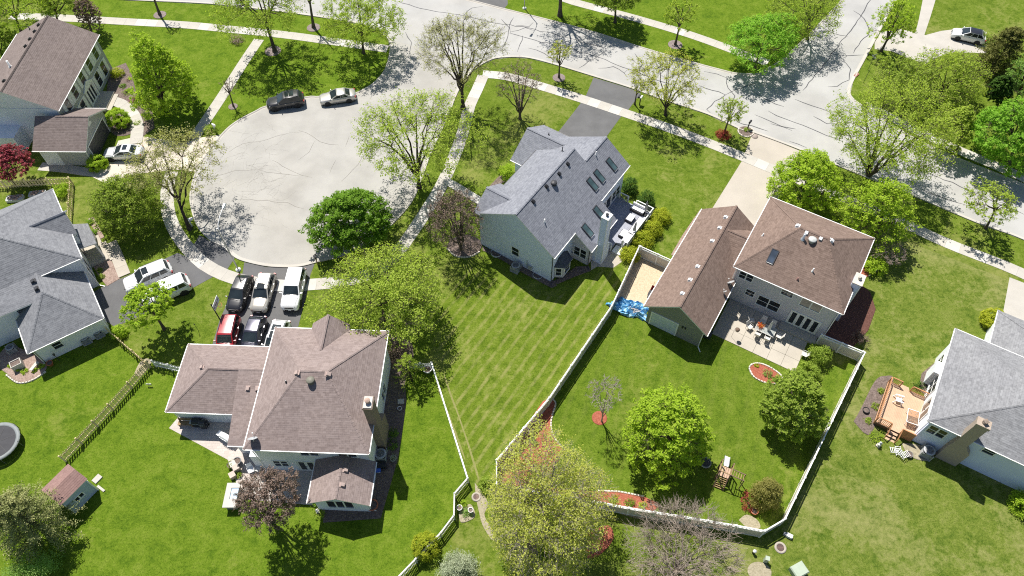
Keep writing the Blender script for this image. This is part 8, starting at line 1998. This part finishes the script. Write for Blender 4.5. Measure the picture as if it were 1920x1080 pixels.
# ------------------------------------------------------------------ stained deck
DF = empty('wooden_deck', 'orange stained wooden deck with railings beside the ash grey roofed house', 'deck', (FF[0][0], FF[0][1], 0), R(FF[1]))
x0, x1, y0, y1, dz = 0.7, 4.18, -0.5, 4.45, 0.55
n_ = 25
for i in range(n_): MB().box(x0+(x1-x0)*i/n_+.003, x0+(x1-x0)*(i+1)/n_-.003, y0, y1, dz-.035, dz+rnd.uniform(-.002, .002)).build('board', DECKW, DF)
MB().box(x0+.05, x1, y0+.05, y1-.05, 0.02, dz-.04).build('skirt', plain('deck_skirt', (0.17, 0.09, 0.05), 0.8), DF)
railing(DF, (x0+.05, y0+.05), (x0+.05, y1-.05), dz, .95, DECKR, DECKR, pitch=.2, pw=.1); railing(DF, (x0+.15, y1-.05), (1.75, y1-.05), dz, .95, DECKR, DECKR, (False, True), pitch=.14, pw=.1)
railing(DF, (2.75, y1-.05), (x1, y1-.05), dz, .95, DECKR, DECKR, (True, True), pitch=.14, pw=.1); railing(DF, (x0+.15, y0+.05), (2.0, y0+.05), dz, .95, DECKR, DECKR, (False, True), pitch=.14, pw=.1)
MB().box(3.0, x1, y0-.02, y0+.06, 0.05, dz+.9).build('side_panel', DECKR, DF)
for i in range(3): MB().box(2.05, 2.95, y0-.30-.28*i, y0-.02-.28*i, dz-.18*(i+1)-.04, dz-.18*(i+1)).build('step', DECKW, DF)
for s_ in (2.02, 2.98): MB().bar((s_, y0, dz+.85), (s_, y0-.9, .75), .08).bar((s_, y0-.9, 0), (s_, y0-.9, .8), .08).build('stair_rail', DECKR, DF)
for i in range(2): MB().box(1.8, 2.7, y1+.02+.28*i, y1+.28+.28*i, dz-.18*(i+1)-.04, dz-.18*(i+1)).build('step', DECKW, DF)
def fp_(u, v, z): a = R(FF[1]); return (FF[0][0]+u*math.cos(a)-v*math.sin(a), FF[0][1]+u*math.sin(a)+v*math.cos(a), z)
r = empty('lounge_chair', 'white slatted garden chair on the orange deck', 'chair', fp_(2.0, 2.75, dz), R(FF[1]+100))
for i in range(6):
    MB().box(-.27+i*.09, -.27+i*.09+.075, -.3, .25, .30, .33).build('seat_slat', WHITEP, r)
    hh = .55-.05*abs(i-2.5); MB().add([(-.27+i*.09, .22, .32), (-.195+i*.09, .22, .32), (-.195+i*.09, .22+hh*.45, .32+hh), (-.27+i*.09, .22+hh*.45, .32+hh), (-.27+i*.09, .245, .32), (-.195+i*.09, .245, .32), (-.195+i*.09, .245+hh*.45, .32+hh), (-.27+i*.09, .245+hh*.45, .32+hh)], [(0, 1, 2, 3), (7, 6, 5, 4), (0, 4, 5, 1), (2, 6, 7, 3), (1, 5, 6, 2), (3, 7, 4, 0)]).build('back_slat', WHITEP, r)
for s_ in (-.34, .34): MB().box(s_-.06, s_+.06, -.4, .3, .52, .55).build('armrest', WHITEP, r); MB().box(s_-.04, s_+.04, -.36, -.28, 0, .52).build('leg', WHITEP, r); MB().bar((s_, .28, .54), (s_, .45, 0), .07).build('leg', WHITEP, r)
r = empty('glass_table', 'rectangular glass table with a white star-shaped frame on the orange deck', 'table', fp_(3.5, 1.35, dz), R(FF[1]+8))
TG = NT('clear_glass'); TG.fin((0.80, 0.62, 0.48), 0.05, 0.5); TG.b.inputs['Transmission Weight'].default_value = 0.85; TG.b.inputs['IOR'].default_value = 1.05
MB().box(-.5, .5, -.72, .72, .70, .712).build('tabletop', TG.m, r)
fr = MB()
for a, b in (((-.5, -.72), (.5, -.72)), ((.5, -.72), (.5, .72)), ((.5, .72), (-.5, .72)), ((-.5, .72), (-.5, -.72))): fr.bar((*a, .69), (*b, .69), .045)
for x in (-.5, .5):
    for y in (-.72, .72): fr.bar((x, y, .69), (x*.25, y*.35, .69), .04)
fr.build('table_frame', WHITEP, r)
for x in (-.5, .5):
    for y in (-.72, .72): MB().bar((x*.9, y*.92, 0), (x*.9, y*.92, .68), .04).build('leg', WHITEP, r)
def statue(label, loc, seed, s=1.0):
    rs = random.Random(seed); r = empty('garden_statue', label, 'statue', loc, rs.uniform(0, 3))
    MB().box(-.16*s, .16*s, -.16*s, .16*s, 0, .12*s).build('plinth', STONEW, r)
    mb = MB().blob((0, 0, .3*s), (.15*s, .12*s, .22*s), 10, 7).blob((0, .02, .58*s), (.085*s, .085*s, .1*s), 10, 7).blob((.14*s, -.03, .34*s), (.06*s, .12*s, .14*s), 8, 5).blob((-.14*s, -.03, .34*s), (.06*s, .12*s, .14*s), 8, 5)
    mb.build('figure', plain('cast_stone', (0.62, 0.62, 0.60), 0.8), r); return r
statue('pale garden statue at the foot of the deck stairs', (33.77, 27.03), 3, 1.2)
statue('dark garden statue on a stone base at the left of the sunroom front', (-16.99, 20.88), 5, 0.9)
r = empty('folded_chairs', 'heap of folded white garden chairs below the orange deck', 'chairs', (35.47, 26.30), R(-31))
rs5 = random.Random(12)
for k in range(4):
    mb = MB(); w_, l_ = .5, .9; ox, oy, tz = -.45+k*.3, rs5.uniform(-.15, .15), rs5.uniform(0, 3.1)
    c_, s_ = math.cos(tz), math.sin(tz)
    P_ = lambda x, y, z: (ox+x*c_-y*s_, oy+x*s_+y*c_, z)
    for x in (-w_/2, w_/2): mb.tube([P_(x, -l_/2, .1+.1*k), P_(x, l_/2, .25+.1*k)], .02, 6)
    for q in range(5): yy = -l_/2+.1+q*.18; mb.tube([P_(-w_/2, yy, .13+.1*k+.03*q), P_(w_/2, yy, .13+.1*k+.03*q)], .03, 5)
    mb.build('chair_frame', WHITEP, r)
r = empty('rain_barrel', 'small bluish plastic tub by the bay of the ash grey roofed house', 'tub', (41.84, 35.06)); MB().lathe([(.22, 0), (.28, .3), (.3, .42), (.24, .42)], n=16, caps=False).build('tub', plain('blue_grey_tub', (0.30, 0.36, 0.42), 0.5), r)
# a garden hose reel and pipes beside the house walls
r = empty('garden_hose', 'coiled green garden hose at the rear wall by the patio door', 'hose', ((-20.68, 25.68)[0], (-20.68, 25.68)[1], 0.06))
MB().tube([(0.32*math.cos(a*.5)*(1-.004*a), .32*math.sin(a*.5)*(1-.004*a), .02+.002*a) for a in range(60)], .018, 5).build('coil', plain('hose_green', (0.05, 0.09, 0.07), 0.5), r)
r = empty('spinning_sign', 'little grey metal stand on the lawn below the white slatted panel', 'garden stand', (-35.11, 33.18)); MB().tube([(-.2, 0, 0), (0, 0, .5), (.2, 0, 0)], .015, 5).tube([(0, -.2, 0), (0, 0, .5)], .015, 5).obox((0, 0, .35), (.5, .02, .25)).build('frame', STEEL, r)
r = empty('garden_stake', 'thin dark stake standing on the lawn left of the six cars', 'stake', (-31.99, 39.50)); MB().tube([(0, 0, 0), (0, 0, 1.2)], .02, 6).lathe([(.05, 1.15), (.06, 1.25), (0, 1.3)], n=8).build('stake', DARKM, r)
